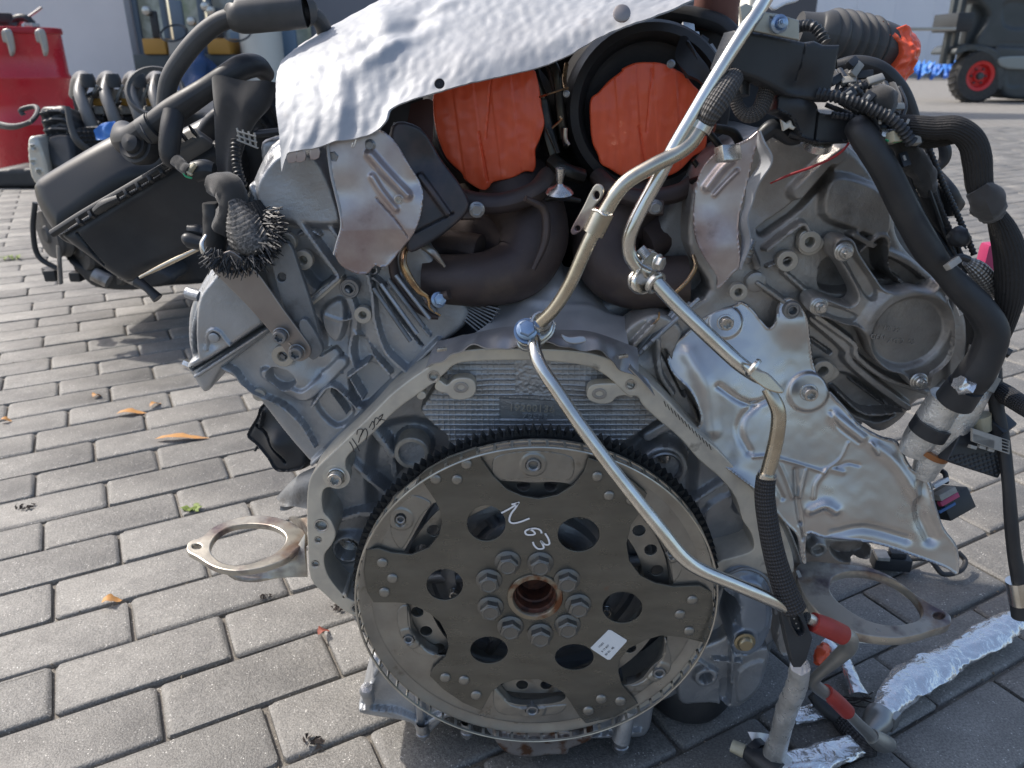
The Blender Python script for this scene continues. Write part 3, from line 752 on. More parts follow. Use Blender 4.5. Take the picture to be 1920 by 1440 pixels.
bx('carriage', P(1775, 50, YF).x, P(1805, 50, YF).x, YF-.3, YF+.5, P(0, 60, YF).z, P(0, 25, YF).z, BLK, fk, .02)
for q in (0, .55):
    p1, p2 = P(1790, 55, YF-.25+q), P(1640, 45, YF-.25+q)
    v, f = box_data(p2.x, p1.x, YF-.3+q, YF-.18+q, p1.z-.02, p1.z+.03, .008); add('fork', v, [list(k) for k in f], M_('worn_fork_steel', (.4, .38, .35), .8, .4) if q == 0 else bpy.data.materials['worn_fork_steel'], fk, True, angle=30)
add('tilt_post', *[(lambda d: d)(rod_data(P(1838, 82, YF+.1), P(1878, -20, YF+.1), .035))[i] if i == 0 else [list(k) for k in rod_data(P(1838, 82, YF+.1), P(1878, -20, YF+.1), .035)[1]] for i in (0, 1)], LIFT, fk)
relief('side_panel', Plane(1900, 98, YF-.1), [(1878, 107), (1960, 108), (1960, 128), (1886, 128)], [], M_('pale_grey_panel', (.25, .28, .28), .2, .4), fk, 2, .03, .01)

# ------------------------------------------------------------------ red drum with scrap on its lid
dc = G(42, 322, 0); DR = 84*S(P(45, 240, dc.y))*.98; dc = dc+Vector((-.03*1, DR, 0))
prof = [(.0001, .0), (DR*.97, .0), (DR, .02), (DR, .27), (DR*1.035, .288), (DR*1.035, .302), (DR, .32), (DR, .56), (DR*1.035, .578), (DR*1.035, .592), (DR, .61), (DR, .85), (DR*1.025, .862), (DR*1.02, .885), (DR*.97, .885), (DR*.96, .870), (.0001, .868)]
dr = thing('oil_drum', 'bright red steel oil drum with clamp latches at the far left', 'drum', tuple(dc))
lathe('drum_body', dc, (0, 0, 1), prof, DRUMR, dr, 64)
lathe('clamp_ring', dc, (0, 0, 1), [(DR*1.0, .850), (DR*1.04, .855), (DR*1.045, .872), (DR*1.03, .890), (DR*.99, .892)], M_('dark_red_ring', (.42, .02, .03), .2, .4), dr, 64)
for px in (12, 75):
    q = P(px, 70, dc.y-DR*.98)
    la = relief('latch', Plane(px, 75, q.y-.012, (.1*(px-12)/60, -1, 0)), [(px-10, 58), (px+6, 56), (px+14, 88), (px+12, 103), (px+6, 104), (px, 82), (px-7, 78)], [('rib', [(px-2, 60), (px+9, 98)], 5, 6)], M_('latch_steel', (.4, .38, .36), .8, .4) if px == 12 else bpy.data.materials['latch_steel'], dr, 1.2, .012, .004)
tr = thing('scrap_tray', 'heap of black and silver scrap parts lying on the red drum lid', 'scrap', tuple(dc+Vector((0, 0, .885))))
zt = .885
def on(px, py): return P(px, py, dc.y-.12)
tube('black_scrap_arm', [on(20, 52), on(30, 36), on(48, 34), on(62, 46)], 14, BLK, tr, 10)
tube('silver_lever', [on(22, 54), on(50, 34), on(78, 14)], 5, BRIGHT, tr, 8)
box('black_scrap_block', on(8, 34), (.09, .08, .06), BLKM, tr, .008, roll=.4); box('grey_scrap_block', on(60, 48), (.07, .06, .03), A_CAST, tr, .006, roll=-.3)
tube('black_scrap_lump', [on(-6, 50), on(14, 44), on(36, 50)], 15, BLKM, tr, 10, crumple=.3)
# ================================================================== THE ENGINE
eng = thing('engine', 'large aluminium V8 engine standing on the paving with its flexplate facing the camera', 'engine', (0, .80, 0))
# ---- bellhousing face
FY = .618
fpl = Plane(1000, 900, FY)
outer = [(862, 657), (1000, 654), (1090, 659), (1150, 675), (1195, 700), (1240, 738), (1275, 775), (1305, 808), (1345, 842), (1385, 885), (1420, 925), (1450, 960), (1476, 1010), (1488, 1050), (1484, 1078), (1440, 1078), (1402, 1064), (1366, 1070), (1345, 1110), (1330, 1180), (1290, 1250), (1200, 1330), (1000, 1352), (860, 1325), (780, 1270), (722, 1200), (680, 1165), (640, 1142), (606, 1112), (582, 1085), (577, 1030), (575, 960), (578, 910), (592, 880), (640, 832), (690, 783), (740, 733), (800, 690)]
inner = [(885, 678), (1000, 676), (1080, 683), (1120, 695), (1150, 716), (1176, 742), (1195, 744), (1205, 760), (1232, 786), (1275, 822), (1310, 862), (1352, 898), (1380, 935), (1392, 975), (1408, 1000), (1412, 1030), (1380, 1044), (1345, 1056), (1322, 1100), (1306, 1170), (1270, 1225), (1180, 1290), (1000, 1310), (870, 1280), (790, 1215), (735, 1150), (688, 1135), (650, 1120), (622, 1090), (610, 1065), (609, 1040), (622, 1022), (630, 1000), (620, 975), (607, 960), (604, 930), (612, 915), (640, 912), (652, 895), (648, 872), (655, 852), (700, 812), (745, 768), (800, 728), (835, 700), (850, 686)]
bh = plate('bellhousing_flange', fpl, outer, [inner, circ(813, 706, 9), circ(1183, 722, 8.5), circ(602, 986, 11), circ(596, 1013, 5.5), circ(591, 1058, 6), circ(645, 1118, 5.5), circ(668, 1141, 8)], .042, A_MACH, eng, .0014, 3)
for (px, py, r) in ((813, 706, 9), (1183, 722, 8.5), (602, 986, 11), (596, 1013, 5.5), (591, 1058, 6), (668, 1141, 8)):
    bolt(HOLE, px, py, FY-.0002, r*2.5, bh)
plate('locating_ear', fpl, [(822, 712), (838, 722), (850, 712), (868, 708), (886, 712), (893, 726), (888, 742), (870, 750), (848, 748), (838, 738), (826, 736), (815, 727)], [], .012, A_MACH, bh, .001, 3, h=-.0012)
plate('locating_ear', fpl, [(1186, 726), (1160, 720), (1135, 719), (1110, 722), (1101, 735), (1104, 750), (1125, 758), (1146, 755), (1156, 745), (1172, 742), (1186, 745)], [], .012, A_MACH, bh, .001, 3, h=-.0012)
for (x, y) in ((864, 727), (1124, 739)):
    plate('cast_oval_mark', fpl, circ(x, y, 14, 20, 10), [circ(x, y, 7, 14, 5)], .0012, A_CAST2, bh, .0004, 2, h=-.0003)
for (x, y) in ((790, 742), (1218, 763)): plate('dowel_tab', fpl, circ(x, y, 9, 16, 8), [], .01, A_MACH, bh, .001, 2, h=-.002)
bolt(TORXB, 631, 893, FY-.001, 36, bh); lathe('washer_pad', P(631, 893, FY+.001), (0, -1, 0), [(.0125, -.01), (.0125, .0012), (.0001, .0012)], A_MACH, bh)
# black marker scribbles on the flange
def strokes(name, pl, lines, w, mat_, par, h=.0006):
    V_, F_ = [], []
    for l in lines:
        a = pl.arr(l, h); a = cat(a, 5) if len(a) > 2 else a; u = S(pl.o)*w/2
        t = np.gradient(a, axis=0); t /= np.linalg.norm(t, axis=1)[:, None]+1e-9; n = np.stack([-t[:, 1], t[:, 0]], 1)
        L, R = a+n*u, a-n*u; q = np.vstack([L, R]); k = len(a); o = len(V_)
        W = pl.world(q[:, 0], q[:, 1], np.full(len(q), h)); V_ += list(map(tuple, W)); F_ += [[o+i, o+i+1, o+k+i+1, o+k+i] for i in range(k-1)]
    return add(name, V_, F_, mat_, par, False)
strokes('marker_scribble', fpl, [[(655, 828), (661, 838), (664, 848)], [(660, 822), (668, 834), (674, 846)], [(669, 815), (671, 806), (680, 806), (675, 820), (672, 830)], [(676, 818), (684, 804), (689, 812), (686, 826)], [(692, 802), (699, 790), (702, 800), (698, 806)], [(701, 797), (704, 784), (711, 787), (706, 797)], [(710, 783), (718, 777), (712, 790)], [(712, 786), (722, 788)]], 1.6, INK, bh)
strokes('marker_tick', fpl, [[(1245+i*6.5, 752+i*6.2), (1249+i*6.5, 763+i*6.2)] for i in range(14)], 1.3, INK, bh)
# block rear wall seen inside the bell
wall_out = [(860, 665), (1000, 660), (1110, 672), (1200, 720), (1280, 800), (1400, 900), (1450, 980), (1490, 1080), (1470, 1180), (1380, 1250), (1200, 1330), (1000, 1350), (850, 1320), (740, 1240), (660, 1140), (600, 1090), (585, 1000), (590, 900), (650, 830), (740, 750), (810, 690)]
relief('block_rear_wall', Plane(1000, 950, .657), wall_out, [
    ('pad', [(700, 830), (760, 790), (850, 810), (1000, 850), (1150, 850), (1240, 800), (1300, 860), (1300, 980), (1350, 1100), (1200, 1250), (900, 1250), (750, 1120), (700, 980)], -10, 26),
    ('rib', [(650, 862), (700, 908), (760, 960)], 16, 9), ('rib', [(640, 975), (690, 965), (730, 985), (760, 1010)], 20, 10),
    ('rib', [(700, 810), (730, 850), (740, 890)], 22, 9), ('rib', [(1290, 950), (1350, 915), (1410, 870)], 14, 9), ('rib', [(1310, 975), (1370, 935), (1420, 905)], 10, 7),
    ('rib', [(1340, 1080), (1370, 1048), (1420, 1030), (1470, 1035)], 26, 12), ('pad', [(1320, 960), (1390, 925), (1440, 980), (1460, 1060), (1380, 1040), (1340, 1060)], 3, 12),
    ('rib', [(610, 1075), (640, 1105), (690, 1130)], 24, 10), ('pad', [(620, 1010), (660, 1000), (690, 1020), (690, 1100), (650, 1090), (620, 1060)], 5, 12),
    ('boss', (772, 852), 33, 14, 0, 0), ('boss', (1245, 878), 46, 12, 0, 0), ('boss', (650, 1032), 30, 8, 20, 22), ('boss', (1405, 950), 26, 12, 0, 0),
    ('rib', [(1215, 820), (1260, 800), (1300, 830)], 30, 10), ('dent', (700, 1000), 40, -6), ('dent', (1330, 900), 30, -5)], A_CAST, eng, 3.0, .06, .004, wob=.5, wsc=90)
CXF = .0233
lathe('main_oil_gallery_bore', P(772, 850, .640), (0, -1, 0), [(.0165, -.02), (.0165, 0), (.0155, .001), (.0125, .001), (.0120, -.002), (.0115, -.02), (.0001, -.02)], A_BOSS, eng)
b_ = lathe('plug_bore', P(1245, 880, .640), (0, -1, 0), [(.0185, -.02), (.0185, .001), (.0170, .002), (.0155, .0005), (.0150, -.012), (.0001, -.012)], BOLT, eng)
lathe('bolt_head', P(1241, 883, .650), (0, -1, 0), [(.0001, .006), (.003, .006), (.004, .004), (.0065, .004), (.007, 0), (.007, -.004)], BRIGHT, b_)
bolt(RING, 1407, 952, .640, 30, eng, 'threaded_boss'); bolt(TORX, 1405, 948, .636, 22, eng)
lathe('bright_plug', P(648, 1032, .655), (0, -1, 0), [(.0125, -.02), (.0125, 0), (.0115, .001), (.0105, 0), (.010, -.008), (.0001, -.009)], BRIGHT, eng)
lathe('rear_seal_cover', (CXF, .640, .2288), (0, -1, 0), [(.118, -.02), (.118, .0), (.114, .003), (.106, .003), (.104, -.004), (.096, -.004), (.094, .006), (.088, .010), (.080, .010), (.078, .002), (.070, .002), (.067, .014), (.060, .017), (.052, .017), (.050, .0), (.0001, 0)], A_CAST, eng, 90)
for k in range(8):
    a = k*math.pi/4+.25; bolt(TORXB, 0, 0, Vector((CXF+.084*math.cos(a), .628, .2288+.084*math.sin(a))), 22, eng)
for k in range(6):
    a = k*math.pi/3+.1; c_2, s_2 = math.cos(a), math.sin(a)
    q = rod_data((CXF+.060*c_2, .634, .2288+.060*s_2), (CXF+.116*c_2, .640, .2288+.116*s_2), .006, 8); add('cover_rib', q[0], [list(f) for f in q[1]], A_CAST, eng)
# grid-cast panel with the part number
gpl = Plane(1000, 750, .640)
def gridf(A, B, pl, u):
    o = pl.hit(1000, 750); s = 10.6*u
    x = (A-o[0])/s; y = (B-o[1])/(s*.98)
    lx = np.exp(-((x-np.round(x))/.09)**2); ly = np.exp(-((y-np.round(y))/.10)**2)
    g = np.maximum(lx*.6, ly)*.0008
    a = pl.arr([(937, 746), (1066, 752), (1066, 788), (937, 786)]); b = pl.arr([(965, 672), (1032, 676), (1032, 741), (966, 739)])
    m = np.zeros(A.shape)
    for q in (a, b):
        d, _, _ = seg_dist(A, B, q, True); i = inside(A, B, q); m = np.maximum(m, sst(.5+np.where(i, d, -d)/(2*u)))
    rough = .0004*fbm(A, B, 900, 5)*sst(.5+np.where(inside(A, B, b), 1, -1))
    return g*(1-m)-.0004*m+rough*m
gp = relief('grid_cast_panel', gpl, [(868, 664), (1000, 660), (1110, 668), (1165, 700), (1235, 775), (1215, 800), (1140, 850), (1120, 862), (870, 840), (835, 815), (790, 775), (800, 750), (840, 690)], [('fn', gridf), ('dent', (888, 712), 20, 3), ('dent', (1100, 722), 20, 3)], A_CAST, eng, 1.35, .03, .003, wob=.15, wsc=150)
def text(name, pl, s, px, py, hpx, mat_, par, ang=0, ext=.0004, h=.0, sx=1.0, shear=0, align='CENTER'):
    cu = bpy.data.curves.new(name, 'FONT'); cu.body = s; cu.align_x = align; cu.align_y = 'CENTER'; cu.extrude = ext; cu.size = 1.0; cu.shear = shear; cu.resolution_u = 2
    t = bpy.data.objects.new('t', cu); COL.objects.link(t); dg = bpy.context.evaluated_depsgraph_get(); me = bpy.data.meshes.new_from_object(t.evaluated_get(dg))
    v = np.zeros(len(me.vertices)*3); me.vertices.foreach_get('co', v); v = v.reshape(-1, 3); f = [list(p.vertices) for p in me.polygons]
    bpy.data.objects.remove(t); bpy.data.curves.remove(cu); bpy.data.meshes.remove(me)
    k = hpx*S(pl.o)/.72; a = math.radians(ang); c = pl.hit(px, py, h)
    x = v[:, 0]*k*sx; y = v[:, 1]*k; A = c[0]+x*math.cos(a)-y*math.sin(a); B = c[1]+x*math.sin(a)+y*math.cos(a)
    return add(name, pl.world(A, B, v[:, 2]+h), f, mat_, par, False)
text('cast_number', gpl, '19200136', 997, 766, 15, A_BOSS, gp, -3, .0010, .0004, 1.05)
text('cast_number', gpl, '79505', 1003, 782, 11, A_CAST, gp, -3, .0008, .0004, 1.3)

# ---- flexplate
fc = P(1004, 1121, .590); CZ = .2288; CX_ = fc.x+.0005
fw = thing('t', '', '', (0, 0, 0)); bpy.data.objects.remove(fw)
fly = lathe('flexplate', (CX_, .5915, CZ), (0, -1, 0), [(.1675, -.006), (.1680, .000), (.1665, .0035), (.1640, .003), (.1600, .0008), (.1560, 0.0003)], STEEL2, eng, 160)
WLOC[fly.name] = Vector((CX_, .5915, CZ)); FQ = fly.rotation_quaternion.copy()
def fchild(o):   # children are placed in world space: undo the parent's turn
    o.matrix_parent_inverse = (Matrix.Translation(Vector((0, 0, 0))) @ FQ.to_matrix().to_4x4().inverted()); return o
NS = 70; sv, sf = [], []
for q in (lathe_data([(.1690, .0000), (.1690, .0022), (.1682, .0026), (.1674, .0022), (.1674, 0)], 180), lathe_data([(.1690, -.0125), (.1690, -.0095), (.1676, -.0095), (.1676, -.0125)], 180)):
    sv, sf = merge((sv, sf), q)
for k in range(NS):
    a = 2*math.pi*k/NS; w = .0013; c, s = math.cos(a), math.sin(a)
    pts = [(r*c-t*s, r*s+t*c, z) for r in (.1677, .1689) for t in (-w, w) for z in (-.0105, .0008)]
    sv, sf = merge((sv, sf), (pts, [(0, 1, 3, 2), (4, 6, 7, 5), (0, 4, 5, 1), (2, 3, 7, 6)]))
me = mesh('slotted_rim', sv, sf, M_('bright_rim_steel', (.60, .58, .52), .9, .3, (.42, .40, .36), 30, (.4, .6)), True, 30); o = bpy.data.objects.new('slotted_rim', me); COL.objects.link(o); o.parent = fly; o.location = (0, 0, .0105)
# ring gear: every tooth a piece
gb = mesh('gear_ring', *lathe_data([(.164, 0), (.1690, 0), (.1690, -.012), (.160, -.012), (.160, 0)], 160), GEAR)
o = bpy.data.objects.new('gear_ring', gb); COL.objects.link(o); o.parent = fly; o.location = (0, 0, -.0085); gear = o
tw = .0024; tv = [(.1685, -tw*1.25), (.1708, -tw*.95), (.1738, -tw*.42), (.1746, -tw*.2), (.1746, tw*.2), (.1738, tw*.42), (.1708, tw*.95), (.1685, tw*1.25)]
tvv = [(x, y, 0) for x, y in tv]+[(x, y, -.0125) for x, y in tv]
tm = mesh('tooth', tvv, [tuple(range(8)), tuple(range(15, 7, -1))]+[(i+1, i, i+8, i+9) for i in range(7)], GEAR, False)
NT = 142
for k in range(NT):
    o = bpy.data.objects.new('tooth', tm); COL.objects.link(o); o.parent = gear; o.rotation_euler = (0, 0, 2*math.pi*k/NT)
star = [(893, 839), (903, 862), (925, 893), (950, 917), (980, 930), (1010, 935), (1045, 928), (1075, 910), (1095, 885), (1103, 858), (1145, 873), (1185, 902), (1213, 926), (1200, 962), (1183, 985), (1175, 1020), (1180, 1052), (1200, 1079), (1228, 1093), (1262, 1100), (1312, 1098), (1334, 1110), (1338, 1140), (1334, 1175), (1322, 1206), (1280, 1195), (1240, 1192), (1212, 1200), (1180, 1216), (1162, 1237), (1160, 1260), (1166, 1284), (1196, 1320), (1150, 1346), (1098, 1357), (1085, 1342), (1070, 1318), (1057, 1300), (1040, 1288), (1010, 1274), (965, 1275), (940, 1283), (922, 1298), (910, 1320), (903, 1333), (868, 1318), (830, 1292), (806, 1268), (810, 1255), (835, 1232), (841, 1213), (837, 1190), (825, 1167), (805, 1150), (790, 1142), (765, 1132), (740, 1130), (700, 1130), (688, 1110), (682, 1072), (687, 1031), (710, 1028), (733, 1036), (771, 1040), (804, 1027), (823, 1003), (829, 980), (825, 958), (816, 939), (785, 893), (800, 880), (840, 857)]
spl = Plane(1004, 1121, .590)
sholes = [circ(912, 981, 36, 24, 33), circ(1085, 1002, 39, 24, 32), circ(1167, 1139, 37, 24, 29), circ(1077, 1232, 36, 24, 24), circ(917, 1219, 35, 24, 25), circ(834, 1096, 34, 24, 29), circ(1003, 1119, 41, 28, 37)]
sp_ = fchild(plate('star_plate', spl, star, sholes, .0026, STEEL, fly, .0006, 3, h=.0028))
dpl = Plane(1004, 1121, .5915)
ring_out = [(.1600*math.cos(a), .1600*math.sin(a)) for a in np.linspace(0, 2*math.pi, 121)[:-1]]
cdx, cdy = fc.x-dpl.o.x, CZ-dpl.o.z
ring_out = np.array([(x+cdx, y+cdy) for x, y in ring_out]); ring_in = np.array([(x*.050/.16+cdx, y*.050/.16+cdy) for x, y in [(.16*math.cos(a), .16*math.sin(a)) for a in np.linspace(0, 2*math.pi, 61)[:-1]]])
wins = [[(928, 906), (965, 903), (1000, 905), (1040, 904), (1070, 910), (1062, 930), (1035, 950), (1000, 955), (955, 945)], [(812, 944), (838, 958), (845, 1010), (805, 1048), (757, 1046), (757, 1036), (775, 1004)], [(764, 1128), (808, 1146), (848, 1190), (845, 1225), (820, 1228), (790, 1212), (772, 1185), (768, 1155)], [(928, 1290), (965, 1270), (1040, 1280), (1060, 1303), (1050, 1316), (1000, 1322), (955, 1317)], [(1246, 1190), (1244, 1228), (1222, 1250), (1200, 1275), (1164, 1284), (1155, 1250), (1175, 1212)], [(1192, 968), (1215, 985), (1240, 1020), (1256, 1060), (1260, 1102), (1225, 1095), (1190, 1075), (1170, 1020)]]
def mplate(name, pl, outs, holes, th, mat_, par, bev, h):
    return plate(name, pl, outs, holes, th, mat_, par, bev, 1, h, mpts=True)
wm = [cat(dpl.arr(w), 4, True) for w in wins]
sh2 = [cat(dpl.arr([(x+(x-q[0][0])*0, y) for x, y in q]), 1, True) for q in sholes[:6]]
fchild(mplate('pressed_dish', dpl, ring_out, [ring_in]+wm+[np.array(dpl.arr(q)) for q in sholes[:6]], .0018, STEEL2, fly, .0004, 0.0))
# raised lugs, pressed out of the dish in each opening
lugs = [([(938, 850), (1000, 842), (1062, 850), (1080, 868), (1068, 903), (1000, 899), (930, 902), (920, 868)], (1000, 872), 14, 10), ([(735, 940), (770, 925), (812, 943), (790, 972), (757, 1030), (735, 1015), (728, 975)], (751, 974), 9, 12), ([(765, 1134), (771, 1180), (797, 1216), (822, 1230), (780, 1228), (748, 1190), (742, 1145)], (766, 1199), 10, 8), ([(925, 1288), (958, 1320), (1000, 1325), (1048, 1320), (1066, 1322), (1050, 1340), (1000, 1345), (930, 1338)], (998, 1332), 12, 4), ([(1248, 1196), (1262, 1240), (1250, 1268), (1205, 1290), (1175, 1286), (1205, 1276), (1240, 1235)], (1236, 1262), 12, 8), ([(1202, 968), (1230, 972), (1268, 1020), (1285, 1060), (1262, 1097), (1255, 1060), (1238, 1018)], (1258, 1036), 9, 11)]
for pts, c, a_, b_ in lugs:
    lg = relief('pressed_lug', Plane(c[0], c[1], .5905), pts, [('boss', c, 24, 1.2, 0, 0), ('rim', 4, -1.5)], STEEL2, None, 1.5, .008, .002, holes=[circ(c[0], c[1], a_*.8, 16, b_*.8)], wob=.2, wsc=250)
    lg.parent = fly; lg.location = lg.location-Vector((CX_, .5915, CZ)); fchild(lg)
    o = lathe('bush', P(c[0], c[1], .5885), (0, -1, 0), [(1, -.4), (1, .2), (.8, .25), (.62, .1), (.6, -1.5)], BOLT, None, 24, a_*.95*S(P(*c, .59))); o.parent = fly; o.location = o.location-Vector((CX_, .5915, CZ)); fchild(o)
# carrier ring glimpsed behind the openings
cr_o = np.array([(x*.130/.16+cdx-cdx, y*.130/.16) for x, y in [(.16*math.cos(a), .16*math.sin(a)) for a in np.linspace(0, 2*math.pi, 91)[:-1]]])
cpl = Plane(1004, 1121, .603); cpl.o = Vector((CX_, .603, CZ))
circm = lambda cx_, cy_, r, n=20: np.array([(cx_+r*math.cos(2*math.pi*k/n), cy_+r*math.sin(2*math.pi*k/n)) for k in range(n)])
fchild(mplate('carrier_ring', cpl, circm(0, 0, .128, 90), [circm(0, 0, .104, 60)]+[circm(.1175*math.cos(a), .1175*math.sin(a), .006, 12) for a in np.linspace(0, 2*math.pi, 31)[:-1]], .003, STEEL2, fly, .0005, 0))
def fb(me, px, py, Y, w, name=None):
    v = P(px, py, Y); o = inst(name or me.name, me, v, (0, -1, 0), w/2*S(v), None, random.random()); o.parent = fly; o.location = v-Vector((CX_, .5915, CZ)); return fchild(o)
for q in [(875, 870), (817, 898), (857, 899), (1120, 893), (1142, 929), (1184, 937), (1298, 1125), (1275, 1152), (1292, 1183), (1127, 1310), (1103, 1332), (1163, 1314), (835, 1270), (870, 1275), (893, 1303), (717, 1055), (736, 1084), (721, 1110)]: fb(RIVET, *q, .5871, 21)
for q in [(952, 1053), (1013, 1055), (1063, 1086), (1084, 1133), (1064, 1171), (1013, 1188), (957, 1174), (920, 1138), (917, 1087)]: fb(HEXD, *q, .5872, 50, 'crank_bolt')
def fl(name, c, prof, mat_, n=64):
    o = lathe(name, c, (0, -1, 0), prof, mat_, None, n); o.parent = fly; o.location = Vector(c)-Vector((CX_, .5915, CZ)); return fchild(o)
hc = P(1003, 1119, .587)
fl('hub_ring', hc, [(.0262, -.004), (.0262, .0012), (.0255, .002), (.0212, .0022), (.0200, .0008), (.0198, -.006)], HUB)
fl('pilot_bore', hc, [(.0200, -.001), (.0192, -.004), (.0180, -.005), (.0176, -.014), (.0158, -.015), (.0150, -.03), (.0001, -.031)], RUSTI)
# hand-painted N 63 on the plate
mk = strokes('paint_mark', Plane(990, 990, .587), [[(940, 962), (957, 953), (971, 944)], [(959, 946), (967, 944), (974, 942)], [(972, 943), (966, 953), (958, 964), (955, 976), (961, 981), (974, 979), (993, 972)], [(1016, 1000), (1013, 994), (1005, 991), (993, 992), (985, 996), (987, 1002), (996, 1003), (1003, 1001), (1000, 996), (993, 992)], [(1022, 1000), (1028, 1010), (1030, 1020), (1022, 1021), (1014, 1014), (1018, 1022), (1019, 1028), (1009, 1029), (1002, 1023), (999, 1016)]], 3.6, PAINTW, None, .0006)
mk.parent = fly; mk.location = mk.location-Vector((CX_, .5915, CZ)); fchild(mk)
# sticker
def quadplate(name, pl, pts, h, mat_, th=.0002): return plate(name, pl, pts, [], th, mat_, None, .00005, 1, h)
tpl = Plane(1140, 1210, .587)
stk = plate('sticker', tpl, [(1107, 1215), (1110, 1218), (1139, 1237), (1144, 1237), (1175, 1203), (1175, 1200), (1146, 1182), (1141, 1181)], [], .0003, WHITE, None, .0001, 1, h=.0003)
stk.parent = fly; stk.location = stk.location-Vector((CX_, .5915, CZ)); fchild(stk)
for s_, x, y in (('19202', 1127, 1210), ('8 17 837', 1135, 1216), ('80 02 - 8E', 1143, 1221)):
    q = text('printed_line', tpl, s_, x, y, 4.2, INK, None, 52, .00004, .0006, 1.0); q.parent = fly; q.location = q.location-Vector((CX_, .5915, CZ)); fchild(q)

# ================================================================== LEFT BANK
LY = .662
lpl = Plane(600, 600, LY)
head = relief('cylinder_head', lpl, [(470, 345), (525, 258), (640, 262), (720, 330), (775, 430), (815, 490), (860, 548), (880, 600), (820, 655), (760, 705), (700, 760), (640, 822), (597, 874), (560, 846), (522, 800), (483, 748), (462, 722), (430, 706), (410, 690), (440, 660), (500, 612), (505, 560), (470, 480), (440, 440)], [
    ('pad', [(480, 345), (530, 280), (600, 290), (640, 380), (640, 420), (560, 420), (500, 400)], 10, 22), ('rib', [(470, 350), (500, 395), (555, 405)], 14, 7),
    ('rib', [(556, 408), (596, 462), (634, 514)], 16, 10), ('rib', [(596, 392), (640, 452), (672, 500)], 14, 7),
    ('pad', [(575, 470), (610, 500), (622, 524), (600, 542), (580, 530), (565, 505)], -12, 8), ('rib', [(572, 575), (604, 546), (636, 520)], 13, 12),
    ('rib', [(690, 515), (700, 560), (704, 604), (724, 660), (764, 697)], 12, 9), ('rib', [(662, 622), (690, 655), (730, 700)], 12, 8), ('rib', [(660, 626), (655, 660), (668, 690)], 12, 6),
    ('pad', [(668, 628), (690, 640), (715, 690), (700, 700), (670, 680)], -5, 8), ('rib', [(650, 545), (665, 590), (662, 625)], 20, 7),
    ('pad', [(655, 706), (690, 682), (733, 716), (676, 762)], -6, 8), ('rib', [(653, 706), (690, 680)], 9, 7), ('rib', [(655, 704), (680, 748)], 8, 6),
    ('pad', [(592, 756), (625, 726), (664, 770), (630, 800)], -5, 8), ('rib', [(586, 760), (622, 722), (668, 762)], 9, 7), ('rib', [(622, 735), (650, 775)], 7, 5),
    ('rib', [(407, 684), (440, 700), (462, 728), (520, 758), (560, 790), (590, 838)], 9, 7, .5), ('rib', [(500, 700), (560, 740), (600, 720), (640, 680)], 30, 4),
    ('rib', [(570, 590), (590, 620), (600, 650)], 22, 8), ('dent', (560, 700), 60, 5), ('dent', (630, 620), 40, -6), ('dent', (540, 520), 40, -6),
    ('groove', [(575, 560), (545, 585)], 10, 6), ('pad', [(640, 560), (648, 600), (634, 640), (610, 620), (606, 580)], 4, 10),
    ('rib', [(585, 870), (640, 818), (700, 756), (760, 700), (822, 640)], 12, 6),
    ('groove', [(712, 540), (742, 590), (790, 650)], 7, 5), ('rib', [(728, 530), (760, 575), (805, 630)], 8, 4), ('rib', [(700, 520), (728, 540), (746, 520)], 9, 6), ('boss', (700, 505), 10, 6, 5, 6), ('rib', [(610, 590), (640, 600), (668, 594)], 8, 5), ('dent', (600, 690), 22, -4), ('dent', (545, 745), 26, -4), ('groove', [(600, 668), (625, 655), (640, 668)], 8, 4),
    ('boss', (650, 480), 9, 5, 4, 6), ('rib', [(560, 440), (580, 430), (600, 440)], 8, 5), ('pad', [(508, 690), (540, 694), (556, 712), (535, 725), (510, 712)], -4, 8), ('rib', [(604, 700), (622, 690), (640, 700)], 6, 3)], A_CAST, eng, 2.2, .14, .006, wob=1.0, wsc=70, seed=3, amp=1.4)
for (x, y, w, Y) in ((537, 455, 36, LY-.018), (568, 488, 37, LY-.016), (680, 591, 33, LY-.014)): bolt(RING, x, y, Y, w, head, 'threaded_boss')
bolt(BUSH, 655, 541, LY-.010, 38, head, 'bushed_hole')
bolt(RING, 530, 668, LY-.012, 42, head, 'threaded_boss'); bolt(HEXB, 530, 668, LY-.006, 20, head)
bolt(RING, 485, 741, LY-.006, 24, head, 'threaded_boss')
plate('machined_rail', Plane(600, 550, LY-.013), [(572, 566), (630, 520), (638, 528), (580, 578)], [], .012, A_MACH, head, .001, 2)
cover = relief('cam_cover', Plane(430, 640, .652), [(382, 520), (398, 500), (430, 470), (468, 440), (505, 600), (512, 618), (470, 650), (420, 690), (404, 712), (392, 732), (378, 738), (357, 708), (346, 690), (356, 676), (350, 640), (351, 590), (362, 556)], [
    ('pad', [(372, 570), (400, 520), (455, 470), (500, 590), (478, 615), (420, 655), (375, 672)], 8, 14), ('rib', [(353, 686), (420, 648), (476, 610), (506, 590)], 13, 7, .5), ('rib', [(366, 706), (430, 664), (505, 616)], 10, 5, .5), ('groove', [(358, 697), (425, 656), (508, 604)], 5, 5),
    ('rib', [(386, 655), (388, 632), (398, 618), (412, 622), (424, 638), (432, 646)], 9, 10), ('dent', (402, 636), 16, -3), ('rib', [(372, 575), (362, 620), (362, 662)], 8, 4)], A_CAST, eng, 2.0, .16, .008, wob=.5, wsc=60, seed=8, amp=1.3)
lathe('dowel_mark', P(401, 633, .640), (0, -1, 0), [(.0045, -.004), (.0045, .001), (.0035, .0015), (.0001, .0015)], A_CAST, cover, 24)
tube('cover_stub', [(352, 548, .66), (376, 556, .655)], 22, A_CAST, cover, 16); tube('cover_bolt', [(347, 680, .655), (360, 686, .652)], 17, BRIGHT, cover, 6)
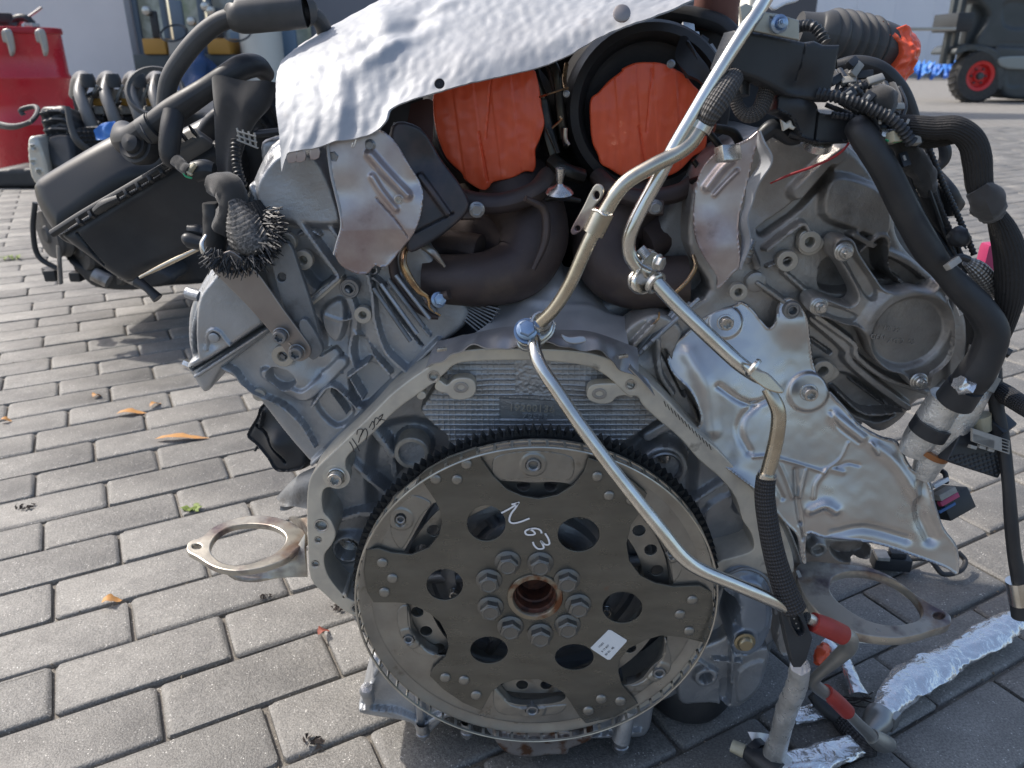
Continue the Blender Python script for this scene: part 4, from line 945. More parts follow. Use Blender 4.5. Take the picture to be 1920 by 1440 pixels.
# bracket strap with its two torx bolts
plate('backing_strap', Plane(560, 580, .632), [(505, 462), (540, 455), (560, 500), (592, 600), (600, 645), (590, 664), (570, 660), (540, 600), (515, 520)], [circ(528, 520, 8)], .007, A_DARK, eng, .001, 4)
strap = plate('bracket_strap', Plane(500, 580, .624), [(397, 500), (430, 470), (470, 500), (488, 518), (530, 578), (568, 630), (582, 652), (580, 668), (562, 678), (542, 668), (515, 632), (460, 570), (420, 530)], [], .003, M_('satin_steel_strap', (.36, .33, .31), .8, .38, (.30, .27, .255), 20, (.4, .6), ((300, .03),)), eng, .0008, 4)
for q in ((527, 629), (557, 660)): bolt(TORX, *q, .620, 32, strap)
plate('strap_rod', Plane(575, 640, .626), [(560, 612), (575, 600), (604, 650), (598, 668), (580, 672)], [], .008, A_DARK, strap, .001, 3)
strokes('bright_glint_line', Plane(550, 650, .6235), [[(541, 643), (549, 651)]], 2, BRIGHT, strap)
# heat tinted shield on the left of the V
shl = relief('heat_shield', Plane(710, 400, .628, (.15, -1, .12)), [(612, 262), (640, 255), (700, 240), (738, 262), (768, 310), (792, 352), (790, 400), (775, 440), (752, 470), (730, 498), (715, 503), (702, 500), (690, 514), (668, 515), (640, 500), (628, 478), (634, 450), (640, 425), (636, 395), (622, 330)], [
    ('rib', [(694, 290), (725, 325), (764, 366)], 28, 6, 1.0), ('rib', [(698, 332), (714, 358), (742, 392)], 20, 4, 1.0),
    ('dent', (650, 360), 34, -2), ('dent', (745, 470), 26, -4), ('fn', lambda A, B, pl, u: .16*np.clip(pl.hit(680, 432)[1]-B, 0, 1)**1.0*-1.0), ('rim', 3, 1.0), ('groove', [(706, 372), (740, 410), (765, 445)], 4, 1.5), ('dent', (790, 340), 26, -5)], SHIELDP, eng, 2.0, .0035, .0015, wob=.5, wsc=90, seed=2)
bolt(TORXB, 748, 374, .621, 18, shl); bolt(HEXB, 626, 293, .632, 26, shl, 'rusty_nut'); bolt(HEXB, 694, 272, .634, 22, shl, 'rusty_nut')
relief('dark_heat_shield', Plane(800, 340, .645, (.2, -1, .15)), [(735, 235), (790, 240), (830, 300), (866, 350), (880, 390), (850, 425), (800, 460), (765, 470), (760, 400), (740, 330)], [('rib', [(790, 330), (840, 400)], 16, 5), ('dent', (800, 300), 40, -6), ('groove', [(770, 440), (850, 400)], 5, 2)], M_('dark_blued_shield', (.055, .055, .062), .5, .45, (.11, .085, .085), 30, (.45, .7), ((400, .1),), .08), shl, 2, .012, .003)
tube('folded_edge', [(613, 262, .626), (621, 325, .626), (637, 392, .625), (641, 425, .624), (633, 455, .624), (627, 478, .624)], 6, SHIELD, shl, 8)
tube('wire_hook', [(668, 262, .60), (664, 274, .60), (660, 276, .60), (662, 268, .60)], 2.5, BRIGHT, shl, 6)
# black cup and dark fin below the left head
cup = relief('breather_cup', Plane(520, 820, .70, (-.3, -1, .2)), [(486, 762), (505, 755), (560, 790), (575, 850), (568, 880), (520, 886), (500, 860), (482, 838), (462, 820), (465, 805), (480, 780)], [('rim', 5, 4), ('groove', [(475, 800), (500, 820), (530, 870)], 6, 5), ('dent', (525, 830), 25, 10), ('rib', [(490, 775), (485, 800)], 8, 5)], BLK, eng, 2, .05, .008)
tube('cup_nipple', [(482, 838, .69), (478, 845, .685)], 5, BLK, cup, 8)
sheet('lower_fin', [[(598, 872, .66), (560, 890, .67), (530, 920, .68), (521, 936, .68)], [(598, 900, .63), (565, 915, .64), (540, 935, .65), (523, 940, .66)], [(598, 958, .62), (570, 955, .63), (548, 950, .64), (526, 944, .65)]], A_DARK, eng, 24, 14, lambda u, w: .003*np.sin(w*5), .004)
# engine body behind everything, closing the view between the parts
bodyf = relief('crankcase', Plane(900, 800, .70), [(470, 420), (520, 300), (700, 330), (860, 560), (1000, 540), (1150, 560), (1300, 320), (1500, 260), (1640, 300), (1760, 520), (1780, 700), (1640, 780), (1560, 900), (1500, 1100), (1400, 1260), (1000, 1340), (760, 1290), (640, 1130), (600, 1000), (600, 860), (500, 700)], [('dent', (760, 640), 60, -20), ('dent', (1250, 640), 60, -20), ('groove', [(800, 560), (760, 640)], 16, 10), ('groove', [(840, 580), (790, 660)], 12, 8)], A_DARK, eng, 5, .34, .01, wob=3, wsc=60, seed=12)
# slatted castings beside the V
for i in range(9):
    a, b2 = (852+i*5, 584-i*2), (905+i*4, 628-i*6)
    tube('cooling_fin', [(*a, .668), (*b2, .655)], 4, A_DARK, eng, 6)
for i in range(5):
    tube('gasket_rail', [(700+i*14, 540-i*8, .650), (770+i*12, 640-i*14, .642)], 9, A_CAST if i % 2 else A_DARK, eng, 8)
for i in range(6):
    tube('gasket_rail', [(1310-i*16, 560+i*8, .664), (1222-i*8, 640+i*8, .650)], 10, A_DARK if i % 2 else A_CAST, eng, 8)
relief('valley_casting', Plane(1200, 640, .655), [(1165, 640), (1190, 605), (1240, 590), (1280, 620), (1262, 680), (1300, 760), (1312, 800), (1280, 790), (1240, 740), (1190, 690)], [('rib', [(1190, 650), (1225, 612)], 16, 8), ('rib', [(1235, 640), (1238, 700), (1262, 740)], 14, 8), ('dent', (1210, 660), 20, -8), ('groove', [(1250, 670), (1290, 750)], 14, 14)], A_CAST2, eng, 2.4, .03, .004, wob=.6, wsc=100)
# ================================================================== RIGHT BANK
RY = .668
rpl = Plane(1520, 520, RY)
rhead = relief('cylinder_head', rpl, [(1310, 330), (1370, 268), (1440, 248), (1500, 262), (1560, 258), (1604, 282), (1645, 335), (1676, 392), (1684, 440), (1710, 480), (1765, 530), (1800, 570), (1812, 620), (1808, 690), (1770, 745), (1722, 752), (1690, 790), (1650, 812), (1600, 792), (1500, 830), (1380, 800), (1290, 760), (1220, 690), (1210, 640), (1262, 590), (1330, 545), (1290, 460)], [
    ('pad', [(1560, 330), (1640, 350), (1668, 400), (1655, 445), (1600, 430), (1540, 400)], 7, 12), ('rib', [(1440, 470), (1492, 428), (1508, 420), (1516, 432)], 11, 9), ('rib', [(1500, 360), (1552, 308), (1575, 290)], 40, 8),
    ('groove', [(1560, 320), (1500, 390), (1440, 440)], 24, 8), ('rib', [(1610, 360), (1568, 412)], 12, 6), ('rib', [(1656, 372), (1610, 430)], 16, 7), ('rib', [(1600, 440), (1640, 462), (1700, 490), (1740, 520)], 18, 9),
    ('rib', [(1612, 470), (1646, 442), (1664, 448), (1660, 480), (1668, 512), (1690, 528)], 11, 9), ('pad', [(1618, 476), (1648, 452), (1652, 500), (1668, 520), (1625, 510)], -14, 7),
    ('pad', [(1545, 490), (1600, 480), (1618, 520), (1600, 545), (1540, 540)], -12, 8), ('rib', [(1420, 530), (1462, 560), (1500, 590)], 14, 8), ('rib', [(1470, 510), (1510, 545)], 12, 6), ('rib', [(1440, 500), (1490, 480)], 8, 4),
    ('rib', [(1521, 596), (1560, 628), (1588, 655), (1592, 676), (1640, 718), (1700, 762)], 22, 8, .5), ('rib', [(1530, 592), (1572, 622), (1600, 645), (1606, 668), (1660, 708), (1740, 735)], 16, 12, .5),
    ('groove', [(1525, 640), (1560, 665)], 10, 6), ('pad', [(1575, 700), (1620, 720), (1680, 768), (1640, 790), (1580, 760), (1556, 725)], -6, 10), ('rib', [(1570, 735), (1620, 775), (1690, 772)], 10, 6), ('rib', [(1600, 715), (1660, 760)], 6, 3),
    ('pad', [(1780, 560), (1808, 590), (1808, 690), (1775, 720)], 5, 8), ('dent', (1400, 400), 60, -10), ('dent', (1350, 620), 40, 4), ('rib', [(1395, 440), (1420, 500)], 20, 6)], A_CAST2, eng, 2.2, .14, .006, wob=1.2, wsc=75, seed=4, amp=1.35)
for (x, y, w, Y) in ((1519, 454, 42, RY-.012), (1477, 490, 40, RY-.011), (1385, 548, 34, RY-.018), (1543, 696, 42, RY-.012)): bolt(RING, x, y, Y, w, rhead, 'threaded_boss')
lathe('boss_tube', P(1416, 528, RY-.004), (0, -1, 0), [(.009, -.01), (.009, .003), (.007, .004), (.0001, .004)], A_CAST2, rhead)
plate('boss_tongue', Plane(1500, 455, RY-.0105), [(1500, 440), (1516, 433), (1540, 445), (1546, 458), (1530, 476), (1508, 478), (1497, 466)], [circ(1519, 454, 16)], .008, A_BOSS, rhead, .001, 3)
plate('boss_tongue', Plane(1543, 696, RY-.010), [(1524, 690), (1536, 678), (1556, 680), (1575, 698), (1560, 715), (1540, 720), (1526, 710)], [circ(1543, 696, 16)], .006, A_BOSS, rhead, .001, 3)
tube('small_screw', [(1411, 452, .66), (1404, 470, .655)], 14, BRIGHT, rhead, 8); tube('small_screw_shank', [(1406, 466, .66), (1396, 492, .662)], 20, A_CAST2, rhead, 10, rf=lambda s, a: 1+.12*np.sin(s*2200))
# pump cover with three arms
ppl = Plane(1640, 580, .640)
pc = relief('pump_cover', ppl, [(1560, 462), (1568, 448), (1585, 444), (1600, 452), (1612, 478), (1640, 520), (1656, 540), (1680, 546), (1710, 540), (1742, 544), (1762, 530), (1776, 540), (1776, 562), (1788, 595), (1790, 640), (1780, 672), (1760, 694), (1748, 702), (1742, 722), (1722, 732), (1704, 720), (1690, 702), (1660, 692), (1636, 668), (1618, 628), (1604, 613), (1580, 608), (1550, 596), (1526, 590), (1514, 576), (1520, 558), (1540, 555), (1560, 562), (1592, 572), (1606, 556), (1590, 520), (1574, 494), (1562, 482)], [
    ('rim', 7, 3.5), ('pad', [(1578, 470), (1592, 468), (1640, 535), (1640, 560), (1622, 552)], -5, 5), ('pad', [(1548, 572), (1600, 588), (1606, 598), (1590, 602), (1552, 590)], -4, 4),
    ('boss', (1702, 618), 84, 5, 0, 0), ('boss', (1702, 622), 71, -4, 0, 0), ('rib', [(1640, 690), (1690, 722), (1735, 725)], 10, 2)], A_CAST2, eng, 1.7, .022, .003, wob=.35, wsc=140, seed=9, amp=1.2)
text('cast_lettering', Plane(1660, 630, .638), 'GEN', 1645, 632, 10, A_CAST2, pc, -8, .0009, .0052); text('cast_lettering', Plane(1660, 630, .638), 'AG 2  02', 1690, 640, 10, A_CAST2, pc, -4, .0009, .0052); text('cast_lettering', Plane(1660, 630, .638), 'HB 29', 1672, 617, 9, A_CAST2, pc, -10, .0008, .0052)
for q in ((1582, 472, 36), (1535, 574, 34), (1722, 714, 33)): bolt(STUD, q[0], q[1], .632, q[2], pc)
relief('side_cover', Plane(1790, 620, .665), [(1780, 560), (1800, 560), (1818, 590), (1826, 630), (1822, 690), (1800, 745), (1770, 760), (1750, 735), (1785, 690), (1792, 620)], [('rib', [(1808, 575), (1820, 620), (1812, 690)], 8, 5)], A_CAST2, eng, 2.2, .05, .006)
plate('steel_flag', Plane(1790, 745, .63), [(1758, 738), (1790, 720), (1800, 728), (1775, 752), (1762, 748)], [], .002, BRIGHT, eng, .0006, 3)
# tinted blade shield right of the V
bs = relief('heat_shield', Plane(1370, 400, .622, (-.18, -1, .05)), [(1328, 300), (1352, 282), (1400, 262), (1424, 246), (1412, 300), (1398, 360), (1388, 400), (1385, 440), (1388, 480), (1386, 500), (1372, 515), (1346, 542), (1342, 515), (1318, 478), (1302, 440), (1300, 380), (1310, 330)], [('rib', [(1326, 352), (1352, 318), (1372, 300)], 26, 5, 1.0), ('rib', [(1340, 366), (1362, 342), (1382, 322)], 14, 3, 1.0), ('rim', 3, 1), ('dent', (1345, 470), 40, 5), ('dent', (1320, 420), 30, 2)], SHIELDP, eng, 1.9, .003, .001, wob=.6, wsc=110, seed=6)
sheet('bent_shield_edge', [[(1424, 246, .600), (1436, 268, .598), (1444, 300, .600), (1430, 335, .604), (1412, 365, .608), (1404, 400, .610), (1404, 450, .612), (1400, 480, .612), (1388, 505, .614)], [(1421, 250, .618), (1422, 275, .620), (1420, 305, .622), (1402, 345, .622), (1393, 380, .622), (1389, 420, .622), (1388, 455, .622), (1389, 480, .620), (1386, 506, .617)]], SHIELD, bs, 60, 8, lambda u, w: .0012*np.sin(u*22), .0012)
box('shield_clip', (1365, 288, .615), (.018, .012, .010), BRIGHT, bs, .001, axis=(.5, -1, .4))
# large polished lower shield
def creases(A, B, pl, u):
    H = np.zeros(A.shape)
    def ridge(pts, w, h):
        nonlocal H
        a = pl.arr(pts); a = cat(a, 4) if len(a) > 2 else a
        d, _, _ = seg_dist(A, B, a, False); H += h/1000*np.exp(-(d/(w*.75*u))**2)
    ridge([(1345, 720), (1380, 745), (1410, 755), (1440, 745)], 7, -2.5); ridge([(1412, 757), (1388, 780), (1384, 808), (1400, 840)], 9, -3)
    ridge([(1410, 850), (1440, 850), (1470, 860), (1545, 885)], 4, 1.6); ridge([(1590, 830), (1575, 860), (1548, 880)], 3, 1.3)
    ridge([(1548, 882), (1530, 905), (1525, 930)], 6, 2.2); ridge([(1570, 875), (1590, 868), (1610, 872)], 4, -1.5); ridge([(1562, 880), (1580, 885)], 6, 1.5)
    ridge([(1456, 860), (1470, 890), (1485, 930)], 5, 2); ridge([(1490, 880), (1492, 930), (1500, 980)], 6, -3); ridge([(1510, 880), (1498, 930)], 5, 2.4); ridge([(1440, 880), (1465, 930)], 6, -2)
    ridge([(1500, 980), (1506, 1010)], 3, -3); ridge([(1520, 955), (1545, 945), (1565, 955)], 12, 4); ridge([(1565, 780), (1590, 800), (1615, 820)], 14, 4); ridge([(1558, 772), (1572, 800), (1610, 830)], 4, -1.5)
    ridge([(1640, 835), (1680, 870), (1720, 930)], 14, 3.5); ridge([(1560, 1000), (1620, 990), (1700, 1010)], 12, -3); ridge([(1632, 830), (1645, 850)], 4, 2); ridge([(1738, 905), (1725, 960), (1745, 1010)], 16, -5); ridge([(1310, 860), (1380, 890), (1440, 930)], 18, 3); ridge([(1290, 660), (1320, 720), (1330, 800)], 20, 3)
    a0, b0 = pl.hit(1480, 600)
    mk_ = sst(.5+(a0-A)/(170*u))
    H = H*.9+.0005*fbm(A, B, 34, 21)+.00012*fbm(A, B, 260, 22)-.11*(B-b0)*mk_
    return H
sh = relief('lower_heat_shield', Plane(1500, 800, .632, (-.16, -1, .22)), [(1376, 572), (1392, 565), (1412, 580), (1428, 600), (1442, 614), (1452, 600), (1458, 572), (1474, 558), (1492, 562), (1512, 592), (1520, 640), (1528, 690), (1545, 712), (1556, 735), (1584, 765), (1610, 795), (1650, 818), (1682, 830), (1706, 875), (1742, 902), (1752, 945), (1768, 990), (1790, 1020), (1798, 1048), (1795, 1078), (1770, 1064), (1710, 1042), (1650, 1022), (1600, 1013), (1545, 1008), (1515, 1000), (1510, 1030), (1512, 1056), (1502, 1050), (1494, 1005), (1470, 978), (1448, 950), (1430, 925), (1400, 900), (1360, 870), (1318, 836), (1300, 806), (1310, 788), (1308, 765), (1292, 730), (1262, 700), (1250, 674), (1256, 650), (1290, 620), (1330, 588)], [
    ('rim', 4, 1.2), ('boss', (1360, 604), 30, 2, 0, 0), ('boss', (1516, 735), 36, 3, 0, 0), ('dent', (1485, 600), 34, 6), ('dent', (1330, 700), 60, 6), ('dent', (1560, 960), 60, 3), ('fn', creases)], SHIELD2, eng, 1.9, .0016, .0012, seed=5)
bolt(TORXB, 1360, 604, .627, 32, sh); bolt(TORXB, 1516, 735, .620, 34, sh); bolt(BUSH, 1486, 582, .622, 34, sh, 'socket_bolt'); bolt(BUSH, 1773, 1043, .632, 17, sh)
tube('rolled_edge', [(1556, 735, .629), (1584, 765, .629), (1610, 795, .629), (1650, 818, .630), (1682, 829, .631), (1706, 874, .632), (1742, 901, .633), (1752, 944, .634), (1768, 989, .634), (1790, 1019, .634), (1797, 1047, .634)], 3.2, SHIELD, sh, 6)
# castings visible under the shield, right of the bell
rc = relief('engine_mount_casting', Plane(1560, 1060, .66), [(1500, 1010), (1560, 1008), (1630, 1020), (1632, 1050), (1600, 1052), (1590, 1080), (1540, 1085), (1500, 1080)], [('boss', (1535, 1032), 17, 10, 9, 6), ('pad', [(1560, 1020), (1625, 1022), (1622, 1046), (1575, 1050)], -14, 6)], A_CAST2, eng, 2, .08, .004)
relief('side_rail', Plane(1460, 1080, .64), [(1400, 890), (1430, 905), (1480, 990), (1505, 1060), (1512, 1130), (1500, 1200), (1470, 1230), (1455, 1200), (1462, 1100), (1440, 1000)], [('rim', 6, 3)], A_CAST2, eng, 2.4, .03, .004)
# starter nose and gearbox-side castings low on the right
sn = relief('starter_housing', Plane(1410, 1130, .612), [(1350, 1092), (1370, 1072), (1400, 1068), (1428, 1080), (1444, 1105), (1450, 1140), (1448, 1175), (1438, 1200), (1422, 1222), (1398, 1232), (1376, 1222), (1368, 1195), (1378, 1160), (1384, 1130), (1362, 1112)], [('pad', [(1385, 1095), (1430, 1095), (1440, 1150), (1430, 1185), (1390, 1180)], 6, 12), ('boss', (1396, 1202), 28, 7, 0, 0), ('rim', 3, 2)], M_('blue_grey_casting', (.30, .35, .42), .65, .42, (.24, .28, .34), 20, (.4, .7), ((300, .06),)), eng, 2, .05, .006)
lathe('starter_bolt', P(1396, 1203, .602), (0, -1, 0), [(.0105, 0), (.0105, .0015), (.008, .002), (.0075, .005), (.006, .0065), (.0001, .0065)], M_('brass_bolt', (.42, .36, .24), .85, .35), sn, 32)
tube('starter_ring_edge', [(1362, 1078, .610), (1395, 1066, .607), (1430, 1078, .607), (1449, 1110, .607), (1455, 1150, .609)], 7, A_DARK, sn, 8)
lw = relief('lower_gearbox_casting', Plane(1370, 1270, .64), [(1290, 1230), (1350, 1200), (1365, 1190), (1380, 1225), (1440, 1215), (1438, 1260), (1420, 1300), (1395, 1322), (1375, 1330), (1330, 1320), (1280, 1322), (1270, 1290)], [('boss', (1324, 1272), 22, 8, 12, 14), ('rib', [(1375, 1220), (1372, 1270), (1370, 1325)], 9, 8), ('rib', [(1340, 1240), (1390, 1244)], 10, 6), ('pad', [(1352, 1278), (1370, 1278), (1368, 1320), (1352, 1322)], -12, 5), ('rib', [(1300, 1235), (1345, 1262)], 9, 5), ('pad', [(1385, 1260), (1432, 1240), (1420, 1290), (1385, 1315)], 3, 8)], A_CAST, eng, 2, .05, .005, wob=.5, wsc=120)
lathe('black_pulley', G(1304, 1368, .002)+Vector((0, .050, 0)), (0, 0, 1), [(.0001, .052), (.040, .052), (.047, .048), (.050, .040), (.050, .014), (.044, .002), (.0001, .0)], RUB, eng, 40)

# hanger rings
def ring_arm(name, z, out, hole, bolth, lab, extra, th):
    pl = Plane(470, 1015, None, (0, -.10, 1)); pl.o = G(sum(p[0] for p in out)/len(out), sum(p[1] for p in out)/len(out), z)
    a = plate(name, pl, out, [hole, bolth], th, SCORCH, eng, .0012, 4)
    return a
ra = ring_arm('exhaust_hanger_ring', .262, [(350, 1024), (356, 1014), (378, 1006), (400, 988), (432, 974), (470, 966), (510, 968), (545, 978), (572, 996), (576, 1012), (556, 1030), (535, 1048), (490, 1064), (440, 1070), (400, 1062), (370, 1044), (352, 1034)], [(394, 1026), (405, 1004), (430, 988), (465, 982), (505, 985), (530, 997), (536, 1012), (524, 1030), (498, 1046), (460, 1058), (425, 1057), (402, 1044)], circ(369, 1024, 9, 14, 5), '', None, .007)
sheet('hanger_gusset', [[(442, 1072, .625), (480, 1066, .628), (520, 1052, .630), (552, 1030, .632), (572, 1000, .636)], [(428, 1078, .620), (470, 1080, .622), (515, 1072, .624), (552, 1060, .626), (574, 1040, .628)], [(440, 1082, .618), (480, 1086, .618), (520, 1084, .620), (556, 1082, .620), (577, 1082, .622)]], SCORCH, ra, 40, 18, lambda u, w: .003*np.sin(w*3.1), .004)
sheet('hanger_gusset', [[(540, 972, .69), (556, 986, .68), (574, 1000, .66)], [(560, 972, .665), (572, 982, .655), (582, 992, .645)], [(588, 968, .64), (588, 975, .636), (588, 985, .632)]], SCORCH, ra, 14, 10, None, .004)
rb = ring_arm('exhaust_hanger_ring', .232, [(1492, 1072), (1500, 1056), (1525, 1052), (1570, 1056), (1625, 1062), (1670, 1080), (1705, 1105), (1745, 1132), (1778, 1150), (1784, 1162), (1778, 1172), (1745, 1182), (1720, 1190), (1680, 1196), (1620, 1190), (1570, 1172), (1530, 1145), (1505, 1110)], [(1556, 1098), (1562, 1082), (1590, 1071), (1630, 1072), (1672, 1086), (1706, 1108), (1728, 1138), (1726, 1158), (1705, 1168), (1665, 1172), (1620, 1160), (1580, 1135), (1560, 1114)], circ(1760, 1154, 11, 14, 7), '', None, .010)
sheet('hanger_gusset', [[(1492, 1070, .622), (1510, 1110, .605), (1545, 1150, .595), (1600, 1182, .592), (1660, 1196, .592)], [(1490, 1100, .618), (1508, 1140, .604), (1548, 1172, .594), (1600, 1194, .590), (1655, 1203, .590)], [(1494, 1130, .616), (1512, 1165, .602), (1550, 1192, .592), (1600, 1204, .588), (1650, 1208, .588)]], SCORCH, rb, 40, 14, None, .004)
# sump with its cast feet
spn = relief('oil_sump', Plane(900, 1330, .625), [(700, 1235), (760, 1250), (850, 1280), (1000, 1300), (1200, 1280), (1230, 1300), (1225, 1340), (1218, 1372), (1200, 1385), (1150, 1385), (1100, 1380), (1000, 1392), (930, 1388), (905, 1362), (880, 1352), (842, 1348), (820, 1364), (800, 1382), (780, 1376), (768, 1358), (700, 1346), (676, 1340), (672, 1322), (686, 1296), (698, 1270)], [
    ('rib', [(676, 1334), (740, 1342), (772, 1352), (790, 1368), (812, 1352), (850, 1338), (890, 1344)], 14, 7), ('rib', [(688, 1296), (690, 1335)], 16, 7), ('rib', [(784, 1300), (788, 1360)], 22, 8), ('rib', [(880, 1310), (884, 1360)], 20, 7), ('rib', [(700, 1270), (720, 1240)], 12, 6), ('dent', (735, 1310), 30, -4), ('rib', [(1150, 1310), (1160, 1375)], 24, 8), ('rib', [(930, 1385), (1060, 1388), (1200, 1375)], 12, 6)], A_CAST, eng, 2.2, .2, .005, wob=.6, wsc=100, seed=13)
for (x, y) in ((688, 1296),): lathe('sump_knob', P(x, y-2, .614), (0, -.3, 1), [(.0001, .006), (.006, .005), (.008, 0), (.007, -.006), (.006, -.02)], A_CAST, spn, 24)
for (x, y, w) in ((793, 1375, 22), (876, 1372, 22), (1164, 1398, 26)):
    v = P(x, y-4, .617); lathe('sump_bolt', v, (0, 0, -1), [(.0065, -.012), (.0065, 0), (.0075, .001), (.0075, .004), (.006, .007), (.0035, .008), (.0035, .011), (.0001, .011)], BOLT, spn, 24, w/22)
tube('sump_spigot', [(1180, 1330, .612), (1164, 1388, .606)], [26, 34], A_CAST, spn, 18)
pan = relief('rusty_pan_foot', Plane(1010, 1395, .598), [(925, 1375), (960, 1370), (1050, 1370), (1110, 1378), (1105, 1392), (1070, 1406), (1060, 1418), (990, 1422), (950, 1414), (930, 1395)], [('rib', [(930, 1384), (1000, 1392), (1090, 1385)], 10, 5), ('dent', (1030, 1405), 24, -4)], M_('rusty_pan_metal', (.28, .26, .25), .6, .45, (.12, .06, .035), 60, (.48, .6), ((300, .1),)), spn, 2, .07, .004)
# ================================================================== TURBOS, MANIFOLDS, SHIELDS AND PIPES OVER THE V
def disc_cover(name, px, py, Y, rx, pts, par, nrm, seed, label):
    pl = Plane(px, py, Y, nrm)
    def f(A, B, pl, u):
        th = .12; a = A*math.cos(th)+B*math.sin(th)
        H = np.zeros(A.shape)
        for k, (o, s_) in enumerate(((-.55, 1), (-.18, -1), (.12, 1), (.5, -1))):
            H += .0009*s_*sst(.5+(a-pl.hit(px, py)[0]-o*rx*u)/(3*u))
        d = np.hypot(A-pl.hit(px, py)[0], B-pl.hit(px, py)[1])
        return H+.0007*fbm(A*2.5, B*.8, 90, seed)+.0003*fbm(A, B, 260, seed+1)-.002*(d/(rx*u))**4
    o = relief(name, pl, pts, [('fn', f), ('groove', [(px-rx*.18, py+rx*.1), (px-rx*.02, py+rx*.98)], 5, 1.6), ('groove', [(px+rx*.05, py-rx*.9), (px-rx*.05, py+rx*.2)], 4, 1)], ORANGE, par, 1.7, .004, .001, angle=80)
    o['label'] = label; return o
def ragged(cx_, cy_, rx, ry, n, am, seed):
    r = random.Random(seed); return [(cx_+(rx+r.uniform(-am, am))*math.cos(2*math.pi*k/n), cy_+(ry+r.uniform(-am, am))*math.sin(2*math.pi*k/n)) for k in range(n)]
HOUS = M_('dark_turbo_housing', (.030, .030, .033), .3, .5, (.055, .05, .048), 20, (.45, .75), ((500, .1),), .08)
# left turbo
tl = lathe('turbocharger', P(916, 238, .715), (0, -1, 0), [(.045, .006), (.047, .004), (.050, -.01), (.049, -.03), (.066, -.05), (.066, -.11), (.04, -.14), (.0001, -.14)], HOUS, eng, 48)
tl.name = 'turbocharger'
def reparent(o, par):   # keep the world place of a child built in world space
    M = Matrix.Translation(WLOC[par.name]) @ (par.rotation_quaternion.to_matrix().to_4x4() if par.rotation_mode == 'QUATERNION' else Matrix())
    w = WLOC[o.name]; o.parent = par; o.matrix_parent_inverse = M.inverted(); o.location = w; return o
WLOC[tl.name] = P(916, 238, .715)
ptsL = [(812, 178), (830, 165), (900, 150), (990, 128), (1008, 148), (1016, 200), (1021, 232), (1012, 262), (1004, 282), (1005, 308), (1000, 323), (985, 322), (960, 334), (925, 342), (915, 354), (900, 356), (872, 338), (865, 325), (838, 298), (822, 262), (812, 215)]
c1 = disc_cover('tape_cover', 916, 238, .703, 104, ptsL, None, (0, -1, .05), 31, 'orange tape stretched over the left turbo mouth')
reparent(c1, tl)
# right turbo
tr_ = lathe('turbocharger', P(1212, 205, .735), (0, -1, .06), [(.0001, .002), (.052, .002), (.056, .004), (.0585, .014), (.063, .020), (.070, .018), (.0735, .008), (.075, -.01), (.073, -.03), (.080, -.05), (.078, -.09), (.05, -.12), (.0001, -.12)], HOUS, eng, 64)
WLOC[tr_.name] = P(1212, 205, .735)
ptsR = [(1108, 188), (1124, 172), (1142, 152), (1166, 133), (1168, 128), (1190, 118), (1215, 116), (1240, 118), (1262, 127), (1285, 140), (1300, 158), (1312, 170), (1322, 195), (1327, 240), (1325, 278), (1300, 295), (1278, 318), (1255, 330), (1225, 334), (1190, 338), (1165, 330), (1145, 318), (1128, 308), (1122, 290), (1112, 268), (1108, 235)]
c2 = disc_cover('tape_cover', 1218, 226, .706, 108, ptsR, None, (0, -1, .05), 41, 'orange tape stretched over the right turbo mouth, its edge torn')
reparent(c2, tr_)
# clamps and stubs beneath the turbos
for (pts, w, m_, nm) in (
    ([(812, 345, .70), (860, 372, .68), (930, 382, .675), (1000, 362, .68), (1030, 330, .70)], 40, EXH, 'band_clamp'),
    ([(1120, 330, .71), (1150, 356, .69), (1200, 372, .685), (1270, 362, .69), (1310, 335, .71)], 34, EXH, 'band_clamp')):
    tube(nm, pts, w, m_, eng, 12)
box('clamp_lug', (880, 398, .660), (.020, .012, .013), EXH, eng, .002, axis=(.2, -1, .3)); bolt(HEXB, 894, 393, .652, 30, eng, 'clamp_bolt'); tube('clamp_screw', [(858, 405, .665), (876, 398, .662)], 17, EXH, eng, 8)
box('clamp_lug', (1225, 390, .668), (.018, .012, .013), EXH, eng, .002, axis=(-.2, -1, .3)); bolt(HEXB, 1228, 388, .660, 28, eng, 'clamp_bolt')
# exhaust runners
tube('exhaust_manifold', [(960, 350, .74), (990, 400, .72), (1000, 450, .70), (975, 500, .685), (920, 522, .675), (860, 525, .672), (800, 522, .676)], [150, 140, 130, 118, 106, 96, 92], EXH, eng, 28, 12)
tube('exhaust_manifold', [(860, 380, .76), (880, 430, .74), (930, 450, .72), (960, 470, .70)], [120, 110, 90, 70], EXH, eng, 24, 10)
tube('exhaust_manifold', [(800, 455, .71), (850, 460, .70), (900, 470, .69)], [50, 56, 60], EXH, eng, 20, 8)
tube('exhaust_manifold', [(1200, 350, .75), (1160, 400, .73), (1135, 450, .715), (1150, 505, .70), (1210, 530, .692), (1290, 525, .688)], [150, 140, 128, 116, 104, 92], EXH, eng, 28, 12)
tube('exhaust_manifold', [(1300, 380, .75), (1260, 430, .73), (1200, 460, .71)], [110, 100, 80], EXH, eng, 24, 10)
tube('manifold_ridge', [(985, 372, .652), (1020, 395, .66), (1022, 450, .655), (1000, 505, .65)], [12, 16, 16, 10], EXH, eng, 10)
